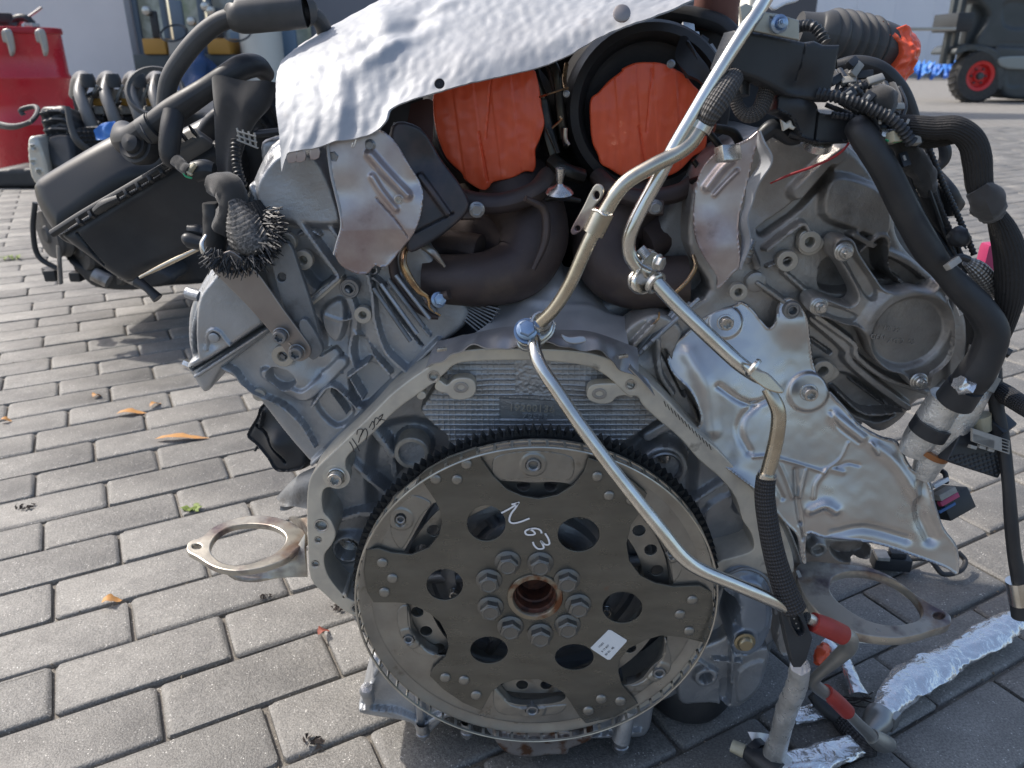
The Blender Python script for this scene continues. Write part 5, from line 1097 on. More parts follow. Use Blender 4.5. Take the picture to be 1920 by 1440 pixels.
# V-band clamps
tube('v_band_clamp', [(770, 455, .655), (758, 472, .65), (756, 495, .645), (768, 522, .642), (785, 545, .642), (802, 558, .642), (806, 578, .642), (820, 588, .642), (826, 592, .642)], [15, 17, 18, 18, 15, 9, 5, 5, 6], GOLD, eng, 12, flat=(1, .6))
tube('clamp_flange_ring', [(762, 450, .665), (738, 478, .662), (742, 520, .658), (765, 560, .654), (800, 588, .652), (822, 596, .652)], [8, 16, 20, 20, 16, 8], EXH, eng, 10)
bolt(HEXN, 822, 562, .640, 30, eng, 'clamp_nut', axis=(.6, -1, .4)); tube('clamp_screw', [(800, 566, .646), (842, 552, .640)], 18, EXH, eng, 10); tube('clamp_screw', [(788, 458, .652), (812, 474, .648), (834, 500, .65)], [14, 16, 6], SCORCH, eng, 8)
tube('v_band_clamp', [(1300, 478, .66), (1304, 500, .655), (1290, 525, .652), (1270, 545, .65), (1252, 560, .65)], [7, 9, 9, 8, 7], GOLD, eng, 10); tube('v_band_clamp', [(1236, 585, .65), (1234, 598, .65), (1222, 610, .648)], 4, GOLD, eng, 8)
# actuator linkages between the turbos
LINK = M_('oily_dark_metal', (.06, .055, .045), .7, .35, (.03, .03, .03), 60, (.4, .6))
for pts, w, m_ in (([(1012, 182, .70), (1030, 176, .69), (1048, 170, .69), (1066, 164, .69)], 4, GOLD), ([(1062, 120, .72), (1058, 150, .71), (1062, 170, .70)], 9, GOLD), ([(1016, 190, .72), (1026, 240, .715), (1040, 290, .71)], 26, LINK), ([(1030, 110, .73), (1044, 140, .72), (1050, 200, .72), (1056, 260, .72)], 18, LINK), ([(1024, 240, .69), (1034, 262, .69), (1044, 286, .69)], 6, LINK), ([(1036, 240, .69), (1052, 225, .685), (1050, 218, .685)], 5, GOLD), ([(1060, 240, .69), (1060, 260, .69), (1066, 272, .69)], 8, SCORCH), ([(1056, 240, .70), (1062, 275, .69)], 12, LINK), ([(1035, 300, .70), (1060, 320, .69), (1090, 330, .70)], 30, LINK), ([(996, 110, .74), (1002, 150, .73), (1016, 186, .73)], 26, LINK), ([(1020, 100, .74), (1030, 130, .73), (1040, 170, .73)], 12, EXH)):
    tube('actuator_rod', pts, w, m_, eng, 8)
bolt(HEXB, 1062, 176, .685, 13, eng, 'link_nut'); lathe('ball_joint', P(1050, 335, .66), (0, -.2, 1), [(.0001, .010), (.004, .009), (.0035, .002), (.0025, -.004), (.004, -.006), (.010, -.009), (.012, -.012), (.0001, -.013)], BRIGHT, eng, 24)
tube('ball_joint_arm', [(1024, 374, .67), (1050, 370, .665), (1088, 376, .67)], [10, 14, 8], LINK, eng, 8)
bolt(HEXB, 1258, 120, .70, 16, eng, 'link_nut')
# brown bracket, hook and ring partly behind the left tape cover
sheet('turbo_bracket', [[(770, 195, .70), (800, 185, .70), (812, 190, .70)], [(762, 240, .695), (790, 240, .695), (812, 250, .695)], [(752, 300, .69), (780, 310, .69), (800, 330, .69)]], M_('dark_brown_bracket', (.07, .03, .025), .4, .5), eng, 12, 12, None, .004)
tube('heat_ring', [(742, 235, .68), (758, 262, .675), (756, 290, .675), (742, 306, .68)], 6, EXH, eng, 8); tube('heat_ring', [(745, 232, .69), (735, 262, .69), (742, 290, .69)], 14, LINK, eng, 8)
# dark back wall of plastic parts closing the top of the V
relief('valley_cover', Plane(1050, 250, .80), [(620, 190), (760, 90), (1000, 50), (1250, 10), (1400, 40), (1500, 140), (1480, 260), (1330, 330), (1280, 420), (1200, 560), (860, 560), (800, 430), (700, 330)], [('dent', (1030, 240), 60, -30)], M_('dark_valley_plastic', (.02, .02, .022), .1, .6), eng, 5, .10, .01, wob=4, wsc=50, seed=33)
# pressed shield over the starter hump
HUMP = M_('pale_pressed_aluminium', (.56, .56, .56), .5, .40, (.42, .42, .43), 14, (.4, .7), ((400, .04),), .07, col3=(.2, .19, .19), c3sc=20, c3pos=(.66, .8))
hump = sheet('hump_heat_shield', [
    [(1000, 440, .74), (1030, 470, .73), (1070, 500, .735), (1110, 520, .74), (1150, 560, .74)],
    [(985, 520, .705), (1030, 530, .69), (1070, 545, .69), (1115, 560, .70), (1165, 590, .715)],
    [(935, 575, .68), (985, 575, .672), (1040, 580, .668), (1100, 585, .67), (1170, 600, .68)],
    [(915, 605, .655), (965, 612, .645), (1030, 618, .64), (1110, 620, .645), (1175, 632, .65)],
    [(860, 640, .640), (940, 636, .632), (1020, 634, .628), (1100, 640, .630), (1180, 655, .636)]], HUMP, eng, 70, 50,
    lambda u, w: -.003*np.exp(-((u-.42)/.05)**2)+.003*np.exp(-((u-.2)/.08)**2-((w-.6)/.2)**2)+.0015*np.sin(u*17+w*5)*w+.002*np.exp(-((w-.55)/.06)**2), .0012)
lip = sheet('bell_heat_shield', [
    [(820, 640, .640), (900, 622, .634), (960, 612, .628), (1040, 618, .626), (1110, 622, .628), (1195, 652, .634)],
    [(808, 662, .630), (880, 638, .622), (950, 628, .614), (1040, 630, .611), (1120, 636, .613), (1198, 680, .622)],
    [(800, 690, .616), (850, 662, .610), (890, 648, .606), (930, 654, .602), (985, 644, .601), (1040, 645, .601), (1090, 656, .602), (1130, 660, .605), (1160, 690, .609), (1197, 706, .614)]], M_('dull_pressed_aluminium', (.42, .42, .43), .6, .40, (.28, .28, .29), 20, (.4, .65), ((200, .1),), .08), eng, 110, 26,
    lambda u, w: .0012*np.sin(u*60)*w+.0010*np.sin(u*23+2)*w, .0012)
for (x, y, w) in ((828, 655, 20), (1168, 668, 20)): box('slot_tab', (x, y, .607), (.009, .003, .003), BRIGHT, lip, .0005, roll=.4)
plate('embossed_patch', Plane(1080, 632, .6005, (0, -1, .5)), [(1052, 626), (1068, 632), (1094, 630), (1098, 640), (1078, 645), (1060, 640)], [], .002, SHIELD2, lip, .0008, 3)
sheet('bell_shield_wing', [[(1188, 652, .634), (1192, 690, .622), (1215, 712, .618)], [(1180, 690, .612), (1205, 715, .611), (1228, 742, .612)]], SHIELD2, lip, 14, 8, None, .001)
# ---- big heat shield over the turbos
def wr(u, w):
    H = .0030*np.sin(u*8+1)*np.sin(w*4)+.0008*np.sin(u*19+w*6)
    H += .0050*np.exp(-(((u-.27)-.10*(w-.5))/.030)**2)*np.exp(-((w-.45)/.22)**2)-.0045*np.exp(-(((u-.335)+.16*(w-.5))/.035)**2)*np.exp(-((w-.5)/.2)**2)
    H += .0055*np.exp(-(((w-.66)+.5*(u-.25))/.045)**2)*np.exp(-((u-.27)/.10)**2)-.005*np.exp(-(((w-.54)+.5*(u-.25))/.045)**2)*np.exp(-((u-.24)/.11)**2)
    H += .0035*np.exp(-(((w-.45)+.6*(u-.36))/.04)**2)*np.exp(-((u-.38)/.07)**2)
    H += .0018*np.exp(-(((u-.06)-.02*np.sin(w*6))/.010)**2)*sst((w-.45)/.3)-.0020*np.exp(-((u-.115)/.016)**2)*sst((w-.45)/.3)+.0016*np.exp(-((u-.165)/.012)**2)*sst((w-.5)/.3)-.0014*np.exp(-((u-.20)/.012)**2)*sst((w-.55)/.3)
    H += .0012*np.sin(u*60+3*np.sin(w*4))*sst((w-.55)/.4)*np.exp(-((u-.3)/.25)**2)*.4
    H = H*.8+.0008*fbm(u, w*.5, 20, 51)+.0005*fbm(u*1.5, w*.6, 70, 52)+.0002*np.abs(fbm(u*2, w, 60, 53))
    return H
hs = sheet('top_heat_shield', [
    [(562, 84, .76), (640, 40, .78), (720, -6, .79), (850, -60, .80), (1000, -95, .80), (1150, -110, .80), (1330, -90, .80)],
    [(528, 128, .705), (600, 85, .715), (720, 35, .72), (850, 0, .725), (1000, -30, .735), (1150, -45, .745), (1316, -50, .755)],
    [(518, 185, .662), (590, 150, .664), (700, 110, .668), (820, 85, .676), (960, 50, .685), (1120, 10, .695), (1300, -22, .715)],
    [(521, 245, .638), (600, 215, .632), (690, 182, .640), (800, 140, .650), (940, 100, .656), (1110, 46, .664), (1290, -10, .680)],
    [(523, 322, .625), (530, 295, .622), (545, 284, .620), (600, 272, .618), (690, 250, .620), (722, 228, .622), (738, 200, .626), (810, 180, .634), (900, 154, .640), (1000, 129, .645), (1060, 106, .648), (1110, 76, .652), (1180, 40, .655), (1240, 18, .66), (1300, -4, .665)]], SHIELD, eng, 190, 90, wr, .0014)
def onshield(px, py, Y): return P(px, py, Y)
lathe('shield_hole', P(824, 157, .6285), (0, -1, .35), [(.0040, .0003), (.0034, .0006), (.0031, .0002), (.0001, .0002)], RUBHOLE, hs, 20)
lathe('shield_rivet', P(1166, 25, .6545), (0, -1, .4), [(.0068, -.001), (.0066, .0008), (.005, .0016), (.0001, .0018)], M_('worn_rivet', (.32, .29, .28), .7, .5), hs, 28)
for i, (x, y) in enumerate(((548, 290), (564, 289), (590, 284))): plate('folded_tab', Plane(x, y+6, .622), [(x-8, y-4), (x+8, y-6), (x+8, y+12), (x-8, y+15)], [], .002, SHIELDP, hs, .0005, 2)
# ---- bright pipes
PB = CHROME
pA = tube('coolant_pipe', [(1316, 228, .575), (1308, 248, .573), (1292, 270, .571), (1265, 290, .568), (1226, 310, .564), (1180, 337, .561), (1156, 362, .560), (1136, 395, .560), (1106, 450, .560), (1070, 530, .562), (1040, 578, .566), (1014, 604, .572)], [30, 30, 30, 29, 29, 29, 29, 29, 27, 26, 25, 25], TAN, eng, 22, 10)
tube('pipe_collar', [(1322, 228, .575), (1312, 246, .574)], 38, PB, pA, 20)
pA2 = tube('coolant_pipe', [(1002, 628, .585), (1002, 655, .568), (1016, 690, .556), (1046, 735, .546), (1090, 800, .534), (1140, 868, .525), (1192, 935, .517), (1240, 995, .511), (1276, 1040, .508), (1310, 1066, .508), (1370, 1092, .510), (1430, 1118, .514), (1476, 1142, .520)], [26, 26, 26, 26, 26, 26, 26, 27, 28, 27, 26, 25, 20], PB, eng, 22, 12)
tube('pipe_tip', [(1468, 1138, .518), (1484, 1146, .520)], 13, BRIGHT, pA2, 12)
# clip with ear on the first pipe
cl = tube('pipe_clip', [(1132, 396, .559), (1112, 438, .559)], 41, TAN, eng, 20)
tube('clip_lip', [(1146, 402, .556), (1134, 404, .548), (1122, 396, .552), (1112, 394, .556)], 6, PB, cl, 8)
plate('clip_ear', Plane(1100, 395, .562, (-.5, -1, .1)), [(1112, 350), (1124, 346), (1131, 356), (1126, 372), (1112, 390), (1108, 415), (1098, 425), (1078, 440), (1070, 436), (1073, 424), (1092, 390)], [circ(1118, 366, 6, 12, 8), circ(1083, 428, 5, 12, 5)], .0035, SCORCH, cl, .0008, 3)
# flange with blue bolt
fl1 = plate('pipe_flange', Plane(1000, 625, .586, (0, -1, .55)), [(968, 632), (972, 612), (988, 600), (1004, 588), (1022, 588), (1036, 600), (1036, 620), (1022, 636), (1004, 646), (988, 650), (974, 645)], [], .006, PB, eng, .0015, 4)
fl2 = plate('flange_lower_plate', Plane(1000, 632, .592, (0, -1, .55)), [(968, 640), (972, 620), (988, 608), (1022, 596), (1042, 604), (1038, 626), (1022, 642), (1004, 652), (988, 658), (974, 653)], [], .006, BRIGHT, eng, .0015, 4, h=-.006)
lathe('flange_grommet', P(1015, 604, .582), (0, -.75, .65), [(.0085, -.002), (.0090, .001), (.0082, .003), (.0066, .003), (.006, 0)], BRIGHT, fl1, 28)
bolt(HEXN, 988, 618, .578, 40, fl1, 'blue_bolt', axis=(0, -1, .7)); lathe('bolt_washer', P(988, 621, .581), (0, -1, .7), [(.0105, -.001), (.0105, .0012), (.0001, .0012)], BLUEB, fl1, 28)
# second pipe
pB = tube('coolant_pipe', [(1450, -30, .60), (1426, 12, .595), (1387, 72, .585), (1341, 146, .578), (1300, 215, .574), (1262, 280, .571), (1236, 330, .569), (1206, 384, .568), (1185, 428, .567), (1178, 456, .567), (1182, 480, .567), (1196, 500, .567), (1216, 512, .567)], [29, 29, 28, 27, 27, 27, 27, 27, 27, 27, 27, 27, 27], PB, eng, 22, 10)
fl3 = plate('pipe_flange', Plane(1216, 515, .566, (.75, -.8, .2)), [(1210, 478), (1222, 470), (1236, 476), (1240, 490), (1232, 508), (1230, 530), (1218, 548), (1204, 552), (1192, 544), (1190, 524), (1200, 506)], [], .005, PB, eng, .0012, 4)
plate('flange_lower_plate', Plane(1208, 512, .566, (.75, -.8, .2)), [(1202, 474), (1216, 466), (1230, 472), (1234, 488), (1226, 504), (1222, 526), (1212, 544), (1198, 548), (1186, 540), (1184, 520), (1194, 502)], [], .004, BRIGHT, eng, .001, 4, h=-.0065)
bolt(HEXBR, 1232, 492, .556, 34, fl3, 'flange_bolt', axis=(.75, -.7, -.1)); tube('stud_thread', [(1200, 466, .568), (1214, 482, .566)], 20, BRIGHT, fl3, 14, step=.0004, rf=lambda s, a: 1+.07*np.sin(s*5000))
lathe('pipe_seat', P(1226, 528, .560), (.6, -.7, -.4), [(.0090, 0), (.0092, .003), (.0080, .004), (.0065, .004)], BRIGHT, fl3, 24)
pB2 = tube('coolant_pipe', [(1226, 524, .561), (1262, 564, .556), (1300, 602, .552), (1342, 642, .549), (1384, 680, .546), (1418, 704, .545), (1440, 716, .546)], [29, 29, 29, 29, 29, 27, 20], PB, eng, 22, 10)
plate('pointed_clip', Plane(1420, 700, .538, (-.3, -1, .3)), [(1352, 636), (1362, 640), (1392, 668), (1418, 692), (1440, 700), (1462, 722), (1470, 734), (1462, 738), (1440, 732), (1424, 722), (1400, 702), (1372, 668)], [], .003, TAN, eng, .0012, 3)
lathe('pipe_bead', P(1412, 690, .537), (.8, -.5, -.5), [(.0075, -.002), (.0085, 0), (.0075, .002)], PB, eng, 24)
pB3 = tube('coolant_pipe', [(1438, 728, .552), (1452, 752, .548), (1460, 778, .546), (1456, 820, .545), (1446, 862, .545), (1436, 896, .546)], [22, 27, 28, 28, 28, 27], TAN, eng, 22, 10)
tube('pipe_bead', [(1439, 888, .545), (1435, 900, .545)], 35, PB, pB3, 20); 
bh_ = tube('braided_hose', [(1436, 894, .545), (1434, 930, .543), (1440, 980, .538), (1452, 1040, .532), (1470, 1100, .526), (1488, 1142, .522)], [36, 38, 39, 41, 45, 47], BRAID, eng, 28, 10)
# flat black socket plate hanging on the hose end
skp = relief('hose_socket', Plane(1495, 1200, .512, (-.05, -1, .25)), [(1464, 1148), (1502, 1140), (1524, 1198), (1512, 1240), (1502, 1252), (1488, 1252), (1478, 1215)], [('pad', [(1480, 1152), (1490, 1148), (1500, 1156), (1510, 1180), (1506, 1192), (1496, 1192), (1488, 1180), (1480, 1164)], 2.2, 3), ('pad', [(1482, 1154), (1490, 1151), (1498, 1158), (1506, 1180), (1503, 1188), (1496, 1188), (1489, 1178), (1483, 1164)], -5, 2)], BLK, eng, 1.2, .012, .001, smooth_out=1)
for (x, y) in ((1489, 1160), (1493, 1169), (1497, 1178)): bolt(RIVET, x, y, .5135, 3.5, skp, 'pin')
# black braided hose joint by the right disc
tube('braided_hose', [(1322, 230, .574), (1332, 210, .572), (1349, 184, .574), (1366, 158, .58), (1376, 146, .59)], [34, 42, 46, 44, 36], BRAIDG, eng, 28, 8)
tube('braided_hose', [(1372, 156, .612), (1384, 200, .612), (1402, 216, .61), (1424, 206, .61), (1438, 170, .615), (1446, 140, .62)], [20, 24, 28, 30, 32, 32], BRAIDG, eng, 24, 8)
tube('black_tube', [(1394, 130, .625), (1392, 180, .62)], 26, BLK, eng, 16)
# ================================================================== BLACK PARTS RIGHT AND TOP RIGHT
# black electronics box with steel bracket
cb = relief('vent_box', Plane(1470, 110, .60, (.12, -1, .05)), [(1380, 56), (1432, 62), (1498, 76), (1512, 80), (1528, 76), (1545, 84), (1576, 84), (1572, 110), (1560, 170), (1552, 192), (1480, 180), (1420, 150), (1352, 128), (1366, 90)], [('groove', [(1512, 82), (1500, 150)], 4, 1.2), ('dent', (1500, 165), 30, -6), ('rim', 2, .8)], BLK, eng, 2, .02, .003, smooth_out=1)
cb['label'] = 'black plastic box hanging below the steel bracket'
sbk = plate('steel_bracket', Plane(1450, 50, .592, (.12, -1, .05)), [(1388, 12), (1400, 6), (1432, 22), (1460, 26), (1499, 38), (1499, 76), (1470, 70), (1430, 62), (1392, 54)], [[(1444, 31), (1478, 37), (1478, 50), (1470, 58), (1458, 58), (1448, 50), (1444, 40)]], .004, M_('zinc_bracket', (.42, .41, .36), .6, .4, (.34, .33, .29), 30, (.4, .6)), eng, .0008, 1)
bw = lathe('bracket_screw', P(1461, 45, .590), (.12, -1, .05), [(.0062, -.003), (.0062, .001), (.0045, .002), (.004, .0018), (.0030, .001), (.0030, .0055), (.0001, .006)], BLUEB, sbk, 28)
text('printed_mark', Plane(1461, 43, .5825), '10', 1462, 42, 8, INK, sbk, 0, .0001, .0)
sheet('upper_bracket_tab', [[(1390, -10, .62), (1408, -10, .61), (1420, -10, .61)], [(1386, 18, .61), (1404, 16, .60), (1418, 18, .60)], [(1384, 60, .60), (1400, 58, .597), (1412, 58, .597)]], bpy.data.materials['zinc_bracket'], sbk, 12, 12, None, .002)
relief('white_label_flap', Plane(1470, 5, .66, (.2, -1, .6)), [(1442, -10), (1500, -20), (1500, -2), (1475, 6), (1450, 16)], [], WHITE, eng, 2, .002, .0005)
# ribbed intake bellows with taped end
bell = tube('intake_bellows', [(1496, 56, .80), (1530, 62, .80), (1550, 66, .80), (1590, 76, .81), (1640, 88, .82), (1668, 96, .83)], [64, 72, 88, 96, 94, 88], RUBG, eng, 40, step=.0011, rf=lambda s, a: 1+.085*np.sin((s-.030)*2*math.pi/.0115)*((s > .028) & (s < .084)))
tape = relief('tape_cover', Plane(1690, 110, .80, (.25, -1, .25)), [(1655, 40), (1672, 44), (1682, 52), (1698, 46), (1708, 52), (1714, 62), (1720, 78), (1722, 100), (1714, 118), (1716, 134), (1704, 150), (1690, 168), (1684, 190), (1676, 182), (1668, 186), (1664, 160), (1670, 142), (1680, 120), (1686, 100), (1680, 82), (1668, 72), (1660, 62), (1672, 58)], [('fn', lambda A, B, pl, u: .0045*fbm(A, B, 110, 61)+.003*np.abs(fbm(A, B, 190, 62))+.002*fbm(A, B, 420, 63)), ('dent', (1700, 100), 26, 8)], ORANGE, eng, 1.6, .018, .001, smooth_out=1, angle=80); tape['label'] = 'crumpled orange tape closing the ribbed intake hose'
tube('tape_flap', [(1668, 96, .826), (1690, 108, .818), (1704, 116, .812)], [92, 84, 60], ORANGE, tape, 26, crumple=.12)
tube('tape_strip', [(1662, 176, .66), (1670, 186, .655), (1668, 196, .652)], [6, 18, 8], ORANGE, tape, 8, crumple=.3)
COR = lambda s, a: 1+.17*np.sin(s*2*math.pi/.0034)
def corr(nm, pts, w, par=None, m_=None): return tube(nm, pts, w, m_ or BLK, par, 16, step=.0007, rf=COR)
# ---- things hanging loose: the cable harness and its hoses
hn = thing('cable_harness', 'black corrugated cable harness lying over the right head with cut ends', 'cable harness', tuple(P(1600, 260, .62)))
corr('corrugated_conduit', [(1498, 50, .70), (1520, 48, .69), (1536, 60, .685), (1548, 80, .68)], 19, hn)
corr('corrugated_conduit', [(1532, 176, .60), (1580, 184, .59), (1630, 202, .585), (1680, 230, .58), (1710, 268, .58)], 21, hn)
corr('corrugated_conduit', [(1560, 178, .64), (1600, 166, .63), (1632, 158, .63)], 15, hn)
corr('corrugated_conduit', [(1736, 300, .615), (1746, 350, .615), (1762, 390, .615), (1780, 430, .612), (1790, 450, .61)], 11, hn, BRAIDG)
corr('corrugated_conduit', [(1560, 215, .60), (1620, 225, .60), (1690, 250, .60)], 12, hn)
corr('corrugated_conduit', [(1716, 330, .625), (1716, 350, .625), (1712, 372, .628)], 7, hn, BRAIDG)
tube('taped_branch', [(1640, 168, .60), (1650, 185, .595), (1645, 205, .60), (1625, 214, .605)], [26, 52, 50, 22], CLOTH, hn, 18, crumple=.25)
tube('taped_branch', [(1680, 250, .61), (1706, 290, .61), (1728, 320, .61), (1740, 360, .62)], [34, 40, 44, 30], CLOTH, hn, 18, crumple=.2)
tube('taped_branch', [(1716, 300, .63), (1740, 380, .63), (1764, 430, .63), (1790, 470, .625)], [50, 44, 30, 26], RUB, hn, 18, crumple=.1)
sheet('rubber_flap', [[(1744, 314, .66), (1760, 322, .65), (1776, 336, .65)], [(1750, 350, .64), (1785, 360, .635), (1814, 376, .64)], [(1756, 400, .65), (1780, 404, .64), (1800, 404, .64)]], RUB, hn, 16, 16, lambda u, w: .003*np.sin(u*4), .004)
tube('black_cap', [(1788, 436, .61), (1800, 446, .605), (1814, 452, .605)], [34, 36, 20], BLK, hn, 14, crumple=.15)
for i, (x, y) in enumerate(((1820, 449), (1812, 467), (1806, 436))): tube('cap_prong', [(1802, 450, .603), (x, y, .60)], [9, 3], BLK, hn, 6)
box('white_connector', (1684, 200, .60), (.009, .005, .004), GREYP, hn, .001, axis=(.3, -1, .5)); box('white_connector', (1640, 150, .63), (.014, .006, .005), GREYP, hn, .001, axis=(.1, -1, .8), roll=.3)
box('green_clip', (1674, 258, .585), (.008, .008, .010), CREAM, hn, .001, axis=(.4, -1, .4)); tube('green_wire', [(1660, 262, .585), (1674, 266, .582), (1690, 264, .583)], 4, GREENW, hn, 6); box('steel_clip', (1664, 252, .59), (.009, .006, .008), BRIGHT, hn, .001, axis=(-.3, -1, .4)); box('steel_clip', (1712, 264, .583), (.010, .006, .006), GREYP, hn, .001, axis=(.3, -1, .6))
for k in range(10):
    x = 1560+k*14; tube('cable_strand', [(x, 128+k*4, .66), (x+12, 150+k*5, .64), (x+6, 175+k*5, .63)], 8+(k % 3)*4, BLK if k % 2 else CLOTH, hn, 8)
for k in range(7):
    tube('cable_strand', [(1548+k*8, 196+k*3, .62), (1580+k*10, 210+k*4, .615), (1640+k*6, 240+k*5, .62)], 9, CLOTH, hn, 8)
for (x, y) in ((1605, 130), (1622, 140), (1566, 150), (1590, 152), (1655, 176), (1598, 118)):
    box('connector_clip', (x, y, .635), (.011, .006, .005), BLK if x % 5 else GREYP, hn, .0008, axis=(random.uniform(-.5, .5), -1, random.uniform(.2, 1)), roll=random.random()*2)
tube('red_wire', [(1592, 268, .60), (1580, 282, .60), (1560, 296, .605), (1520, 314, .61), (1480, 328, .615), (1444, 344, .62)], [4, 5, 5, 5, 5, 3], REDWIRE, hn, 8)
rr = random.Random(11)
for k in range(16):   # thin looms crossing the top of the right head
    x0, y0 = rr.uniform(1560, 1640), rr.uniform(130, 215); x1, y1 = x0+rr.uniform(50, 110), y0+rr.uniform(20, 90); q = rr.uniform(.595, .66)
    pts = [(x0, y0, q+.02), ((x0+x1)/2+rr.uniform(-12, 12), (y0+y1)/2+rr.uniform(-22, 6), q), (x1, y1, q+.01)]
    (corr('corrugated_conduit', pts, rr.uniform(7, 12), hn) if k % 2 else tube('cable_strand', pts, rr.uniform(4, 9), BLK if k % 4 else BRAIDG, hn, 8))
for k in range(10):   # looms running down beside the big rubber hose
    x0, y0 = 1700+rr.uniform(-10, 40), 280+rr.uniform(-10, 30); q = rr.uniform(.61, .64)
    pts = [(x0, y0, q), (x0+22+rr.uniform(-8, 10), y0+70, q), (x0+50+rr.uniform(-8, 12), y0+140, q), (x0+84+rr.uniform(-6, 6), y0+205, q-.01)]
    (corr('corrugated_conduit', pts, rr.uniform(8, 12), hn) if k % 2 else tube('cable_strand', pts, rr.uniform(5, 10), BLK, hn, 8))
for (x, y) in ((1626, 186), (1664, 214), (1590, 178), (1694, 300), (1722, 262), (1648, 232), (1700, 232)):
    t_ = rr.random()*2; box('connector_clip', (x, y, .59), (.011, .007, .005), (BLK, BLKM)[int(x) % 2], hn, .001, axis=(rr.uniform(-.5, .5), -1, rr.uniform(.2, 1)), roll=t_)
    box('connector_latch', (x+2, y-4, .584), (.004, .002, .0012), GREYP, hn, .0005, axis=(rr.uniform(-.5, .5), -1, .5), roll=t_)
# heavy rubber hoses of the engine on the right
tube('rubber_hose', [(1570, 124, .70), (1606, 118, .695), (1650, 130, .69), (1684, 165, .69), (1704, 205, .69), (1716, 250, .69), (1740, 310, .70)], [24, 28, 30, 32, 30, 28, 26], RUB, eng, 22, 8)
rh = tube('rubber_hose', [(1606, 236, .60), (1620, 256, .59), (1660, 320, .585), (1700, 400, .585), (1740, 470, .585), (1768, 505, .586), (1800, 540, .584), (1838, 580, .58), (1860, 620, .578), (1852, 660, .578), (1830, 700, .58), (1806, 730, .583)], [46, 52, 52, 52, 52, 44, 50, 54, 58, 60, 66, 62], RUB, eng, 26, 10)
tube('hose_collar', [(1812, 722, .58), (1790, 752, .586)], [66, 70], BLK, rh, 24)
tube('foil_scrap', [(1796, 716, .572), (1812, 728, .572)], [26, 34], FOIL, rh, 12, crumple=.5)
tube('hose_clip', [(1783, 490, .572), (1800, 482, .570), (1816, 486, .572)], 13, BLK, rh, 8); box('steel_clip', (1786, 494, .566), (.012, .005, .006), GREYP, rh, .0008, axis=(.2, -1, .6), roll=.5)
tube('steel_braid_sleeve', [(1812, 490, .60), (1832, 505, .60), (1852, 530, .605), (1862, 548, .61)], [18, 34, 38, 30], BRAIDS, eng, 22, 8)
tube('rubber_hose', [(1808, 560, .62), (1822, 600, .62), (1828, 640, .625)], 22, RUB, eng, 14)
lb = plate('small_tag', Plane(1800, 576, .60), [(1790, 565), (1800, 563), (1810, 588), (1800, 592)], [], .001, WHITE, eng, .0003, 1); text('printed_code', Plane(1800, 576, .5995), '03', 1801, 577, 8, INK, lb, -66, .0001, .0006)
relief('black_cable_guide', Plane(1550, 220, .61, (0, -1, .1)), [(1472, 152), (1490, 170), (1528, 195), (1538, 212), (1590, 216), (1598, 230), (1592, 262), (1560, 268), (1520, 264), (1500, 252), (1482, 220), (1456, 205), (1462, 170)], [('rim', 3, 2), ('groove', [(1536, 212), (1530, 262)], 5, 3), ('dent', (1500, 200), 26, 6)], BLK, eng, 2, .03, .002)
tube('guide_rail', [(1480, 250, .62), (1530, 262, .615), (1590, 262, .615)], 14, BLK, eng, 10)
relief('torn_foam', Plane(1480, 238, .61), [(1466, 225), (1476, 232), (1484, 226), (1488, 236), (1494, 238), (1488, 244), (1480, 240), (1470, 246)], [], M_('cream_foam', (.72, .69, .6), 0, .8), eng, 1, .004, .001, smooth_out=1)
tube('black_bracket_bar', [(1420, 262, .63), (1450, 240, .63), (1480, 260, .63), (1500, 262, .63)], [26, 34, 24, 16], BLK, eng, 12)
lathe('small_steel_cap', P(1536, 263, .625), (0, -.5, 1), [(.0001, .003), (.009, .002), (.011, 0), (.011, -.006)], BRIGHT, eng, 24)
# clutter top centre: dark hoses and a brown canister
tube('rubber_hose', [(1250, 22, .80), (1300, 30, .79), (1350, 45, .78), (1380, 70, .77)], [30, 34, 34, 30], RUB, eng, 18)
tube('rubber_hose', [(1220, 60, .80), (1270, 70, .78), (1340, 110, .77)], [12, 16, 16], BLK, eng, 12)
lathe('brown_canister', P(1344, 8, .80), (0, -.2, 1), [(.0001, -.02), (.018, -.02), (.021, -.016), (.021, .02), (.0001, .02)], M_('brown_plastic', (.20, .09, .075), 0, .45), eng, 32)
for k, (x, y) in enumerate(((1300, 68), (1318, 80), (1335, 96), (1290, 52), (1322, 104), (1308, 92))):
    box('bright_fitting', (x, y, .76), (.012, .008, .004), (BRIGHT, BLKM, A_CAST2)[k % 3], eng, .001, axis=(.4, -1, .6), roll=k)
sheet('dark_bracket_plate', [[(1276, 66, .72), (1290, 70, .715), (1298, 92, .71)], [(1266, 108, .71), (1300, 104, .705), (1330, 130, .70)], [(1290, 140, .70), (1310, 150, .70), (1326, 168, .70)]], HOUS, eng, 14, 16, None, .004)
for k, pts in enumerate(([(1330, 250, .66), (1350, 280, .66), (1330, 310, .67)], [(1340, 240, .65), (1376, 250, .65), (1396, 290, .65)], [(1296, 340, .68), (1320, 330, .67), (1350, 300, .665)], [(1300, 300, .69), (1320, 330, .69), (1340, 350, .69)])): tube('linkage_arm', pts, (14, 18, 12, 10)[k], LINK, eng, 10)
